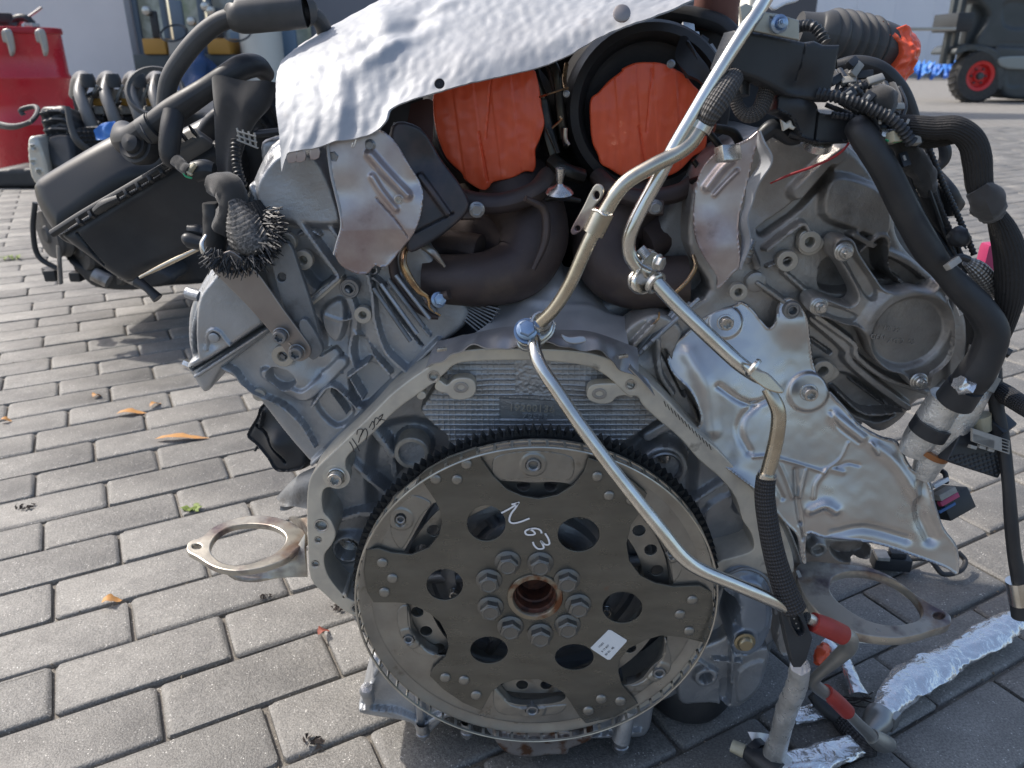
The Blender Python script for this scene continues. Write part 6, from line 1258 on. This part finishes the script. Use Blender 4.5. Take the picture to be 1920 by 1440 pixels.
# ---- sleeved cable loop at far right
lp = thing('sleeved_cable', 'thick cable in knitted black sleeve looping down the right side of the engine', 'cable', tuple(P(1800, 300, .60)))
tube('knitted_sleeve', [(1672, 232, .595), (1706, 236, .59), (1750, 240, .585), (1790, 240, .58), (1820, 262, .58), (1832, 300, .58), (1836, 345, .58), (1846, 375, .58)], [32, 40, 42, 44, 48, 50, 46, 40], KNIT, lp, 26, 10, crumple=.03)
tube('knitted_sleeve', [(1700, 248, .60), (1740, 262, .60), (1790, 255, .595), (1812, 262, .59)], [30, 32, 30, 20], KNIT, lp, 20, 8)
tube('tape_wrap', [(1834, 352, .578), (1848, 372, .575), (1856, 392, .575), (1862, 408, .576)], [44, 58, 54, 34], CLOTH, lp, 18, crumple=.22)
tube('knitted_sleeve', [(1858, 385, .59), (1880, 430, .59), (1894, 480, .59), (1896, 540, .59), (1885, 600, .595), (1872, 650, .60), (1862, 690, .605)], [24, 46, 56, 54, 40, 26, 22], KNIT, lp, 22, 8)
tube('knitted_sleeve', [(1868, 400, .60), (1890, 440, .60), (1900, 500, .60)], 24, CLOTH, lp, 14)
tube('cable', [(1862, 690, .61), (1868, 760, .60), (1880, 820, .59), (1890, 900, .575), (1896, 980, .565), (1902, 1040, .56), (1912, 1090, .555)], [30, 26, 24, 22, 24, 24, 28], RUB, lp, 16, 8)
tube('braided_hose', [(1850, 722, .62), (1880, 736, .60), (1905, 752, .58), (1935, 770, .56)], [34, 36, 36, 36], BRAID, lp, 20, 8)
tube('crimp_ferrule', [(1905, 1088, .555), (1912, 1130, .552)], [36, 36], PB, lp, 20); tube('ferrule_end', [(1912, 1130, .552), (1914, 1156, .550)], [34, 32], BLK, lp, 20)
tube('clip_band', [(1872, 652, .59), (1894, 664, .585)], [18, 18], BLK, lp, 8)
lop = tube('rubber_loop', [(1755, 318, .80), (1770, 300, .80), (1772, 282, .80), (1766, 268, .80)], [14, 20, 22, 18], RUB, None, 16); tag(lop, 'small grey rubber hose loop behind the knitted sleeve', 'hose')
pk = box('magenta_object', (1852, 496, .85), (.02, .02, .05), PINK, None, .006); tag(pk, 'small magenta capped object behind the looping black cable', 'cap')
# ---- foil wrapped hoses on the right, going down
fh = thing('foil_wrapped_hose', 'pair of foil wrapped hoses below the rubber hose on the right with a brown band', 'hose', tuple(P(1760, 830, .61)))
tube('foil_sleeve', [(1778, 745, .60), (1750, 790, .605), (1722, 828, .61), (1714, 846, .612)], [66, 66, 58, 54], FOILT, fh, 26, 8, crumple=.05)
tube('foil_sleeve', [(1856, 690, .605), (1832, 730, .60), (1800, 775, .60), (1768, 822, .605), (1742, 866, .61), (1730, 892, .612)], [34, 50, 62, 62, 50, 40], FOILT, fh, 26, 8, crumple=.05)
tube('black_band', [(1752, 792, .602), (1738, 812, .604)], 71, BLK, fh, 24); tube('rubber_sleeve_end', [(1728, 800, .62), (1700, 826, .62), (1694, 850, .625)], [14, 18, 14], BLK, fh, 10)
tube('brown_band', [(1754, 842, .604), (1748, 850, .605)], 60, M_('brown_rubber_band', (.28, .11, .035), 0, .45), fh, 24)
tube('grey_ferrule', [(1850, 700, .60), (1836, 726, .598)], 52, GREYP, fh, 20)
# ---- loose plugs
def plug(name, label, c, size, ax, roll, parts, m_=BLK):
    t = thing(name, label, 'connector', tuple(V(c)), 'loose cable connectors')
    box('plug_body', c, size, m_, t, .0015, axis=ax, roll=roll)
    for nm, cc, sz, mm in parts: box(nm, cc, sz, mm, t, .0006, axis=ax, roll=roll)
    return t
mp_ = thing('multi_pin_connector', 'large black multi pin plug with grey lever hanging right of the foil hoses', 'connector', tuple(P(1835, 840, .59)), 'loose cable connectors')
relief('plug_body', Plane(1835, 845, .585, (.1, -1, .3)), [(1800, 815), (1820, 806), (1896, 832), (1890, 868), (1872, 897), (1820, 880), (1776, 864)], [('fn', lambda A, B, pl, u: -.0018*(np.exp(-((np.mod((A+B*.3)/(9*u), 1)-.5)/.22)**2)*np.exp(-((np.mod((B-A*.3)/(9*u), 1)-.5)/.22)**2))*(B < pl.hit(1835, 850)[1]))], BLK, mp_, 1.2, .03, .001, smooth_out=1)
lv = plate('lever', Plane(1855, 820, .577, (.1, -1, .3)), [(1824, 803), (1894, 826), (1893, 852), (1865, 843), (1824, 828)], [[(1825, 814), (1864, 827), (1863, 840), (1825, 826)]]+[[(1879, 823+i*6), (1892, 827+i*6), (1892, 831+i*6), (1879, 827+i*6)] for i in range(4)], .003, GREYP, mp_, .0004, 1)
plate('blue_slider', Plane(1845, 825, .580, (.1, -1, .3)), [(1826, 815), (1863, 828), (1863, 839), (1826, 826)], [], .002, BLUEP, mp_, .0003, 1)
for (x0, y0) in ((1817, 838), (1834, 838), (1850, 843)): box('latch_tongue', (x0+6, y0, .578), (.006, .003, .004), GREYP, mp_, .0005, axis=(.1, -1, .3), roll=-.3)
box('cable_boot', (1868, 802, .60), (.022, .016, .020), BLK, mp_, .002, axis=(.2, -.6, 1), roll=.3); tube('cream_sleeve', [(1836, 778, .60), (1842, 806, .598)], [40, 34], CREAM, mp_, 16)
plug('wire_connector', 'black plug with white and magenta latch behind the shield tip', (1775, 942, .66), (.032, .022, .034), (.2, -1, .5), .35, [('latch', (1770, 925, .645), (.020, .006, .012), GREYP), ('magenta_lock', (1778, 936, .642), (.022, .005, .005), PINK), ('white_lock', (1762, 905, .655), (.018, .004, .006), WHITE), ('blue_lock', (1775, 952, .642), (.020, .003, .003), BLUEP)])
tube('plug_cable', [(1760, 880, .67), (1772, 888, .66), (1774, 905, .66)], 10, BLK, bpy.data.objects['wire_connector'], 10)
pg = plug('wire_connector', 'low black plug lying on the paving behind the right hanger ring', tuple(G(1668, 1054, .014)), (.044, .020, .016), (0, 0.05, 1), .1, [('latch', tuple(G(1684, 1038, .030)), (.018, .012, .008), BLK)]) if False else None
pt = G(1670, 1052, .015); pgt = thing('wire_connector', 'low black plug with grey ribbed end behind the right hanger ring', 'connector', tuple(pt), 'loose cable connectors')
box('plug_body', pt, (.052, .024, .020), BLK, pgt, .002, roll=-.12); box('grey_end', pt+Vector((-.018, -.004, .0135)), (.018, .022, .006), GREYP, pgt, .001, roll=-.12); box('latch', pt+Vector((.006, -.002, .015)), (.022, .014, .009), BLK, pgt, .001, roll=-.12)
tube('plug_cable', [pt+Vector((.026, 0, .004)), pt+Vector((.05, -.01, .01)), G(1768, 1076, .012), G(1800, 1070, .015), G(1810, 1052, .02), G(1796, 1035, .03)], .0075, RUB, pgt, 12, m=False)
q_ = G(1440, 1418, .010); yc = thing('wire_connector', 'black plug with cream tip on the ground at the bottom edge', 'connector', tuple(q_), 'loose cable connectors')
tube('plug_body', [G(1402, 1408, .016), G(1425, 1424, .016), G(1460, 1452, .016)], [34, 44, 44], BLK, yc, 18); tube('plug_collar', [G(1412, 1402, .017), G(1424, 1414, .017)], 46, BLK, yc, 8); tube('cream_tip', [G(1372, 1398, .016), G(1396, 1409, .016)], [23, 25], CREAM, yc, 14)
# ---- pipes with red silicone sleeves and a fitting
rp_ = thing('bent_steel_line', 'bent grey steel line with two red silicone sleeves by the right hanger ring', 'pipe', tuple(G(1580, 1280, .0)))
GL = M_('satin_grey_tube', (.42, .42, .40), .85, .38, (.34, .34, .33), 30, (.4, .6))
tube('tube_section', [(1512, 1158, .520), (1530, 1166, .522)], 22, BRIGHT, rp_, 18)
tube('silicone_sleeve', [(1524, 1166, .522), (1552, 1177, .524), (1580, 1190, .527)], [36, 39, 38], SILIC, rp_, 24)
tube('tube_section', [(1576, 1188, .527), (1592, 1196, .530), (1592, 1212, .535), (1575, 1230, .542), (1550, 1252, .550), (1528, 1272, .556), (1528, 1284, .560), (1545, 1298, .566), (1560, 1310, .570)], [30, 31, 31, 28, 22, 20, 24, 24, 20], GL, rp_, 20)
tube('silicone_sleeve', [(1548, 1296, .566), (1568, 1314, .573), (1588, 1334, .580)], [27, 29, 29], SILIC, rp_, 22)
tube('tube_section', [(1584, 1330, .579), (1610, 1358, .590), (1640, 1386, .600)], [20, 21, 24], GL, rp_, 18)
ft = tube('end_fitting', [(1634, 1380, .598), (1652, 1392, .602), (1668, 1396, .606)], [28, 36, 28], GL, rp_, 20)
fo2 = thing('hose_fitting', 'grey cast hose fitting joining the big foil hose to the steel line', 'fitting', tuple(G(1645, 1350, 0)))
tube('fitting_body', [G(1628, 1372, .02), G(1644, 1352, .024), G(1652, 1338, .026)], [34, 52, 50], GL, fo2, 20); box('fitting_lug', G(1672, 1350, .024), (.016, .012, .02), GL, fo2, .002, roll=.7)
tube('braided_hose', [G(1570, 1335, .012), G(1590, 1360, .012), G(1620, 1395, .014), G(1645, 1402, .016)], [40, 44, 44, 30], BRAID, fo2, 20)
bf = tube('black_rubber_branch', [G(1525, 1300, .03), G(1545, 1325, .02), G(1572, 1345, .014)], [26, 30, 30], RUB, fo2, 16)
def foil(name, pts, w, lab, seed=0, flat=(1, .55), cr=.22, m2=None):
    m2 = m2 or FOIL
    t = tube(name, pts, w, m2, None, 30, 9, True, flat, crumple=cr); return tag(t, lab, 'foil hose', 'foil wrapped hoses lying on the paving')
foil('foil_wrapped_hose', [G(1655, 1342, .03), G(1690, 1290, .026), G(1745, 1255, .022), G(1800, 1225, .020), G(1860, 1190, .020), G(1905, 1160, .024)], [36, 62, 66, 52, 58, 40], 'largest foil wrapped hose lying across the bricks at lower right')
foil('foil_wrapped_hose', [(1500, 1248, .530), (1494, 1285, .545), (1475, 1330, .565), (1462, 1380, .58), G(1452, 1420, .02), G(1470, 1440, .012)], [36, 38, 38, 36, 44, 48], 'foil hose hanging from the black socket plate to the ground', flat=(1, 1), cr=.13, m2=FOILT)
foil('foil_wrapped_hose', [G(1450, 1440, .012), G(1520, 1425, .014), G(1580, 1405, .014), G(1622, 1392, .010)], [50, 52, 48, 46], 'flattened foil hose along the bottom edge of the picture')
foil('foil_wrapped_hose', [G(1484, 1346, .012), G(1525, 1336, .012), G(1560, 1326, .010)], [30, 34, 32], 'short foil piece lying between the socket plate and the lower red sleeve')
foil('foil_wrapped_hose', [G(1545, 1200, .03), G(1580, 1235, .02), G(1600, 1275, .014), G(1612, 1305, .010)], [22, 26, 28, 40], 'thin foil strip running down behind the red sleeved line', cr=.12)
fs = sheet('foil_scrap', [[G(1402, 1372, .03), G(1430, 1374, .03), G(1452, 1376, .025)], [G(1415, 1400, .02), G(1440, 1405, .02), G(1460, 1408, .02)], [G(1432, 1425, .006), G(1448, 1445, .006), G(1475, 1455, .006)]], M_('cream_foil_sheet', (.72, .71, .68), .6, .4), None, 18, 18, lambda u, w: .002*np.sin(u*7+w*5), .001); tag(fs, 'flat pale foil flap with a round dimple beside the bottom plug', 'foil')
ot = tube('orange_tape_scrap', [G(1532, 1245, .03), G(1540, 1225, .035), G(1548, 1210, .038)], [10, 26, 14], ORANGE, None, 12, crumple=.5); tag(ot, 'small crumpled scrap of orange tape behind the steel line', 'tape')
ws = thing('wire_scrap', 'tangle of thin dark wires on the paving below the foil strip', 'wire', tuple(G(1610, 1318, 0)))
for k in range(6):
    r = random.Random(k); tube('wire', [G(1575+r.uniform(-8, 8), 1310+r.uniform(-6, 10), .006), G(1605+r.uniform(-6, 10), 1318+r.uniform(-12, 8), .012), G(1628+r.uniform(-5, 16), 1322+r.uniform(-26, 6), .006)], 2.6, TWIG, ws, 6)

# ================================================================== LEFT SIDE: AIR BOX, SLEEVE AND HOSES
ab = relief('air_filter_lid', Plane(200, 330, .80, (-.1, -1, .5)), [(46, 352), (52, 332), (70, 316), (136, 278), (200, 242), (222, 238), (300, 240), (400, 190), (470, 150), (500, 190), (440, 250), (350, 290), (240, 358), (130, 428), (108, 444), (90, 438), (58, 390)], [('dent', (190, 330), 80, 4), ('dent', (270, 290), 30, -6)], BOXP, eng, 2.4, .10, .022, smooth_out=3)
ab['label'] = 'smooth dusty lid of the black air filter box'
a2 = relief('air_filter_base', Plane(260, 420, .755, (-.05, -1, -.12)), [(104, 442), (130, 424), (240, 358), (345, 292), (420, 270), (450, 340), (420, 420), (380, 458), (340, 490), (268, 518), (244, 534), (216, 528), (160, 488)], [('rib', [(106, 440), (240, 360), (350, 292)], 16, 6), ('rim', 4, 2), ('groove', [(140, 440), (190, 500)], 5, 3), ('dent', (260, 430), 70, -6)], BLK, eng, 2.4, .13, .014)
tube('seam_rail', [(98, 438, .735), (160, 398, .735), (240, 352, .738), (350, 286, .745), (372, 262, .75)], [15, 14, 14, 14, 12], BLKM, a2, 8)
for i in range(9): box('rail_clip', (150+i*22, 416-i*13.4, .728), (.003, .006, .008), BLKM, a2, .0005, axis=(0, -1, .5), roll=.5)
tube('lid_buckle', [(180, 396, .726), (196, 384, .724), (222, 372, .726)], [16, 20, 14], BLKM, a2, 8)
tube('drain_nipple', [(258, 528, .75), (276, 540, .745), (296, 560, .742)], [22, 16, 21], BLK, a2, 14)
tube('box_rod', [(262, 520, .735), (310, 496, .735), (372, 466, .735)], [6, 10, 9], TAN, a2, 10)
for i in range(3): box('lid_rib', (328+i*17, 268-i*11, .735), (.002, .008, .010), BLKM, ab, .0004, axis=(0, -1, .5), roll=.5)
relief('air_duct_grille', Plane(345, 255, .74, (-.3, -1, .6)), [(322, 262), (360, 238), (374, 250), (376, 262), (340, 284), (326, 290)], [('rib', [(335, 272), (360, 258)], 6, 3)], M_('grey_duct_plastic', (.12, .12, .12), 0, .5), ab, 2, .02, .003)
# hoses over the air box
elb = tube('rubber_elbow', [(232, 246, .76), (238, 262, .735), (252, 262, .725), (272, 246, .72), (292, 232, .72)], [40, 56, 56, 50, 48], RUB, eng, 24)
lathe('elbow_rings', P(248, 268, .712), (-.25, -1, .35), [(.0001, .006), (.008, .004), (.0095, 0), (.0125, .001), (.0135, -.003), (.0165, -.003), (.0175, -.010), (.015, -.02)], RUB, eng, 36)
tube('grey_hose_clamp', [(272, 248, .718), (290, 236, .718)], 54, RUBG, eng, 24)
tube('thin_strap', [(262, 232, .70), (272, 252, .694), (284, 268, .70)], 4, BLK, eng, 6)
tube('breather_hose', [(288, 236, .72), (320, 212, .72), (350, 192, .72), (390, 166, .722), (430, 140, .725), (456, 126, .735), (482, 124, .75), (500, 140, .77)], [46, 48, 46, 42, 44, 46, 40, 30], RUB, eng, 26, 10)
tube('breather_hose', [(326, 212, .715), (320, 250, .705), (318, 290, .70), (330, 310, .70)], [40, 40, 36, 26], RUB, eng, 20)
tube('rubber_arc_pipe', [(308, 240, .735), (310, 200, .735), (318, 150, .735), (345, 105, .735), (380, 65, .735), (415, 40, .735), (450, 30, .735)], [32, 33, 34, 35, 35, 35, 35], RUBG, eng, 24, 10)
tube('foam_sleeve', [(446, 30, .733), (452, 30, .733), (500, 26, .735), (566, 20, .74), (572, 19.5, .74)], [50, 62, 63, 62, 50], RUBG, eng, 32, 8)
tube('rubber_arc_pipe', [(566, 22, .745), (590, 30, .75), (604, 46, .755), (610, 70, .76)], [28, 30, 30, 28], RUBG, eng, 20)
# draped sleeve duct
sheet('flat_cloth_duct', [[(396, 150, .715), (408, 142, .71), (450, 148, .705), (500, 152, .71), (521, 156, .72)], [(402, 190, .71), (420, 190, .70), (455, 195, .695), (485, 205, .70), (508, 200, .71)], [(406, 240, .71), (425, 240, .70), (450, 245, .697), (468, 240, .70), (484, 232, .71)], [(408, 300, .71), (425, 302, .70), (442, 302, .70), (450, 295, .70), (456, 280, .71)], [(410, 350, .70), (425, 352, .695), (436, 352, .695), (446, 346, .70), (452, 335, .70)]], CLOTH, eng, 40, 40, lambda u, w: .002*np.sin(u*9+w*3), .002)
# dark mass linking the air box and the head
relief('dark_intake_duct', Plane(420, 300, .77), [(370, 230), (420, 190), (500, 170), (530, 200), (530, 300), (500, 360), (470, 420), (400, 440), (350, 400), (340, 320)], [('rib', [(468, 200), (506, 246)], 12, 8), ('rib', [(480, 250), (525, 248)], 14, 8), ('rib', [(500, 180), (522, 232)], 12, 6), ('groove', [(400, 300), (390, 400)], 10, 6)], BLK, eng, 3, .06, .008, wob=2, wsc=60)
tube('black_link_bar', [(478, 252, .70), (530, 246, .70)], 14, BLK, eng, 8)
relief('head_top_cover', Plane(510, 290, .70), [(488, 268), (526, 262), (536, 300), (520, 330), (494, 320)], [], A_CAST, eng, 3, .05, .006)
# cut frayed braided sleeve with its wires: hangs loose
fr = thing('frayed_cable_sleeve', 'cut braided black cable sleeve with frayed end hanging on the left head', 'cable sleeve', tuple(P(450, 440, .64)))
tube('taped_bundle', [(400, 345, .665), (430, 355, .655), (436, 390, .65), (420, 430, .655)], [40, 58, 50, 46], CLOTH, fr, 20, crumple=.16)
tube('taped_bundle', [(398, 380, .66), (404, 420, .66), (402, 470, .66)], [34, 44, 40], RUB, fr, 16, crumple=.1)
hv = []; nU = 46
def conerow(r, Y0, cx_, cy_, a0, a1, ry):
    return [(cx_+r*math.cos(a), cy_+ry*math.sin(a), Y0) for a in np.linspace(a0, a1, 9)]
sheet('braided_sleeve', [[(430, 385, .640), (424, 420, .632), (428, 455, .630), (440, 470, .632), (455, 465, .640), (465, 440, .646)], [(428, 378, .636), (440, 440, .624), (452, 470, .620), (470, 480, .622), (486, 468, .630), (490, 440, .642)], [(440, 372, .640), (470, 420, .626), (478, 462, .618), (492, 470, .62), (502, 452, .628), (500, 420, .642)], [(450, 372, .645), (480, 395, .640), (496, 430, .626), (508, 445, .624), (516, 430, .630), (512, 410, .645)]], M_('fine_braid_lines', (.13, .125, .12), .2, .55, (.04, .04, .04), 420, (.45, .55), ((900, .3),)), fr, 46, 30, lambda u, w: .0005*np.sin(u*110), .0012)
tube('braided_sleeve_shadow_side', [(470, 385, .65), (486, 420, .645), (490, 450, .64)], [46, 52, 40], KNIT, fr, 20)
bv, bf_ = [], []
r = random.Random(5)
for k in range(900):
    t = k/900; 
    path = [(404, 486), (420, 500), (440, 508), (470, 505), (496, 488), (510, 465), (516, 440), (508, 415)]
    i = t*(len(path)-1); a = int(i); f_ = i-a; b = min(a+1, len(path)-1)
    x = path[a][0]*(1-f_)+path[b][0]*f_+r.uniform(-16, 8); y = path[a][1]*(1-f_)+path[b][1]*f_+r.uniform(-26, 2)
    ang = math.atan2(y-425, x-440)+r.uniform(-.7, .7); L = r.uniform(8, 24)
    Y0 = .628+r.uniform(-.012, .012)
    q = rod_data(P(x, y, Y0), P(x+L*math.cos(ang), y+L*math.sin(ang)*.8+4, Y0+r.uniform(-.008, .004)), .00075, 4, .00035); o_ = len(bv); bv += q[0]; bf_ += [[i_+o_ for i_ in ff] for ff in q[1]]
add('frayed_strands', bv, bf_, BLK, fr, False, kind='stuff')
tube('half_ring_clamp', [(386, 440, .64), (378, 458, .636), (384, 478, .634), (398, 488, .634)], [8, 13, 13, 6], BRIGHT, fr, 10, flat=(1, .5))
corr('corrugated_conduit', [(442, 262, .68), (442, 290, .675), (446, 320, .67), (456, 350, .665)], 17, fr, BLK)
wt = thing('cable_tie_clip', 'grey lattice cable clip at the top of the corrugated conduit', 'clip', tuple(P(462, 252, .665)))
for i in range(4): tube('lattice_bar', [(444+i*11, 240+i*3, .662), (450+i*10, 262+i*5, .66)], 4, GREYP, wt, 6)
for i in range(3): tube('lattice_bar', [(444, 246+i*8, .66), (480+i*2, 256+i*11, .66)], 3.5, GREYP, wt, 6)
cn = thing('wire_connector', 'black connector with cream insert and green wire beside the air box seam', 'connector', tuple(P(380, 320, .69)), 'loose cable connectors')
tube('plug_body', [(366, 322, .69), (384, 318, .69), (402, 320, .69)], [40, 38, 28], BLK, cn, 14); tube('cream_insert', [(352, 330, .68), (358, 318, .68), (366, 308, .68)], [8, 11, 9], CREAM, cn, 8); tube('green_wire', [(342, 318, .68), (348, 330, .678), (360, 334, .678)], 4, GREENW, cn, 8); tube('wire_tail', [(330, 300, .69), (342, 312, .685), (356, 322, .68)], 22, CLOTH, cn, 12, crumple=.2); tube('cream_wire', [(350, 322, .678), (360, 328, .676)], 5, CREAM, cn, 6)
cn2 = thing('wire_connector', 'small black round connector below the air box rod beside the frayed sleeve', 'connector', tuple(P(370, 450, .69)), 'loose cable connectors')
tube('plug_body', [(344, 452, .68), (352, 450, .68), (374, 455, .68), (392, 455, .68)], [14, 28, 28, 22], BLK, cn2, 16); tube('plug_collar', [(352, 430, .685), (372, 432, .685), (390, 436, .685)], [16, 22, 18], BLK, cn2, 10, crumple=.2); corr('corrugated_conduit', [(390, 455, .675), (424, 458, .67)], 12, cn2)

# ================================================================== SECOND ENGINE BEHIND, LEFT
E2 = 2.05
RUNN = M_('grey_runner_plastic', (.17, .165, .16), 0, .42, (.12, .12, .12), 10, (.4, .7))
e2 = thing('second_engine', 'another engine with black ribbed cover and grey runners behind the air filter box', 'engine', tuple(G(230, 540, 0)))
def Q(px, py, dy=0): return (px, py, E2+dy)
for i, x in enumerate((166, 214, 262, 305)):
    tube('intake_runner', [Q(x-26, 178, .25), Q(x-18, 152, .15), Q(x-8, 148, .05), Q(x-16, 175, -.02), Q(x-4, 210, -.05), Q(x+12, 250, -.05)], [20, 26, 26, 22, 22, 26], RUNN, e2, 18)
    lathe('runner_cap', P(x-2, 148, E2), (0, 0, 1), [(.0001, .012), (.014, .012), (.018, 0), (.018, -.02), (.0001, -.02)], BLKM, e2, 20)
    tube('injector_rail_arm', [Q(x+16, 160), Q(x+6, 185), Q(x+2, 210)], 7, GREYP, e2, 8)
    for (dx, dy, m_) in ((22, 178, GREYP), (24, 190, BRASSY), (22, 206, GREYP), (24, 226, BLK)): box('injector', Q(x+dx, dy, .02), (.03, .03, .02), m_, e2, .004, roll=i)
lathe('hose_ring', P(292, 172, E2-.1), (.3, -1, .7), [(.055, 0), (.062, .006), (.068, 0), (.062, -.006), (.055, 0)], RUBG, e2, 36)
relief('ribbed_cover', Plane(110, 250, E2-.1, (-.2, -1, .4)), [(72, 205), (100, 196), (124, 200), (134, 240), (144, 300), (140, 330), (112, 332), (92, 320), (84, 270)], [('rib', [(74, 212), (100, 206), (126, 212)], 10, 14), ('rib', [(78, 228), (104, 222), (130, 226)], 10, 14), ('rib', [(82, 244), (108, 240), (134, 244)], 10, 14), ('pad', [(92, 258), (138, 256), (142, 310), (100, 312)], 10, 10)], BLK, e2, 3, .25, .012)
tube('cover_edge', [Q(126, 200, -.15), Q(134, 240, -.16), Q(148, 268, -.16), Q(180, 290, -.1)], [10, 12, 14, 14], RUBG, e2, 8)
relief('pale_bracket', Plane(75, 300, E2-.15), [(50, 264), (68, 260), (84, 300), (92, 330), (110, 345), (76, 350), (56, 330)], [('boss', (62, 276), 7, 3, 4, 10), ('boss', (62, 304), 6, 3, 4, 10), ('boss', (72, 322), 6, 3, 4, 10)], M_('pale_machined_alloy', (.6, .58, .52), .5, .4), e2, 2.5, .05, .008)
tube('coolant_hose', [Q(-20, 226, -.05), Q(20, 236, -.1), Q(54, 230, -.1), Q(70, 212, -.05), Q(66, 200, 0), Q(40, 206, 0), Q(44, 216, 0)], 9, RUBG, e2, 10)
tube('coolant_hose', [Q(-20, 234, -.05), Q(24, 240, -.1), Q(60, 228, -.1)], 7, RUBG, e2, 10)
relief('blue_rag', Plane(200, 240, E2-.12, (0, -1, .4)), [(176, 244), (190, 232), (214, 226), (224, 240), (218, 262), (180, 262)], [('fn', lambda A, B, pl, u: .006*fbm(A, B, 120, 3))], TARP, e2, 2.0, .004, .0005, smooth_out=1)
relief('wire_basket', Plane(200, 260, E2-.10), [(146, 240), (230, 240), (232, 280), (170, 290), (150, 262)], [('fn', lambda A, B, pl, u: .006*(np.maximum(np.exp(-((np.mod(A/(8*u), 1)-.5)/.15)**2), np.exp(-((np.mod(B/(8*u), 1)-.5)/.15)**2))))], BLKM, e2, 2, .02, .004)
relief('dark_block', Plane(230, 380, E2+.05), [(90, 260), (180, 215), (330, 200), (460, 260), (480, 420), (420, 500), (380, 535), (200, 540), (176, 512), (110, 470), (80, 380)], [('pad', [(120, 300), (250, 300), (250, 420), (140, 430)], -30, 12)], BLKM, e2, 5, .35, .02, wob=12, wsc=22, seed=44)
for (x, y, r_, dy) in ((88, 440, 42, -.12), (150, 470, 36, -.1), (212, 500, 34, -.1), (90, 400, 30, -.05)):
    lathe('belt_pulley', P(x, y, E2+dy), (-.8, -1, 0), [(.0001, .005), (r_*.3/720, .006), (r_*.4/720, 0), (r_/720, .0), (r_*1.08/720, -.01), (r_/720, -.02), (r_*1.08/720, -.035), (r_*.9/720, -.05)], RUBG, e2, 32)
tube('steel_leg', [Q(110, 460, -.15), Q(112, 500, -.15), Q(114, 532, -.15)], 13, A_CAST2, e2, 8, flat=(1, .5))
tube('drive_belt', [Q(66, 380, -.12), Q(62, 430, -.12), Q(72, 480, -.12), Q(110, 505, -.12)], 10, BLK, e2, 8)
relief('bottom_cover', Plane(180, 500, E2-.1), [(118, 480), (160, 500), (220, 510), (300, 505), (320, 530), (250, 545), (180, 540), (150, 518)], [('dent', (190, 515), 20, 15)], BLKM, e2, 3, .1, .01)
for (x, y, w) in ((190, 522, 44), (240, 520, 36)): tube('silver_pipe_end', [Q(x-14, y-8, -.15), Q(x+14, y+6, -.15)], w*.6, A_CAST2, e2, 14)
rr = random.Random(21)
for k in range(46):
    x, y = rr.uniform(150, 330), rr.uniform(165, 250); m_ = (BLK, BLKM, LINK, RUBG, GREYP, A_CAST2)[rr.randrange(6)]
    (box('engine_fitting', Q(x, y, rr.uniform(.02, .12)), (rr.uniform(.02, .05), .03, rr.uniform(.015, .04)), m_, e2, .004, roll=rr.random()*3) if k % 2 else tube('engine_cable', [Q(x, y, .0), Q(x+rr.uniform(-20, 20), y+rr.uniform(-20, 20), -.03), Q(x+rr.uniform(-30, 30), y+rr.uniform(0, 30), .03)], rr.uniform(3, 7), m_, e2, 6))
for k in range(22):
    x, y = rr.uniform(90, 380), rr.uniform(460, 520); box('engine_fitting', Q(x, y, rr.uniform(-.06, .0)), (rr.uniform(.02, .07), .03, rr.uniform(.02, .05)), (BLK, BLKM, A_CAST2)[k % 3], e2, .005, roll=rr.random()*3)
bs_ = relief('dark_floor_crate', Plane(60, 350, 4.6), [(-30, 322), (125, 318), (130, 345), (-30, 350)], [], BLKM, None, 4, .4, .01); tag(bs_, 'low dark crate end showing under the red drum', 'crate')
print('objects', len(bpy.data.objects), 'tris', sum(len(o.data.polygons)*2 for o in bpy.data.objects if o.type == 'MESH'))
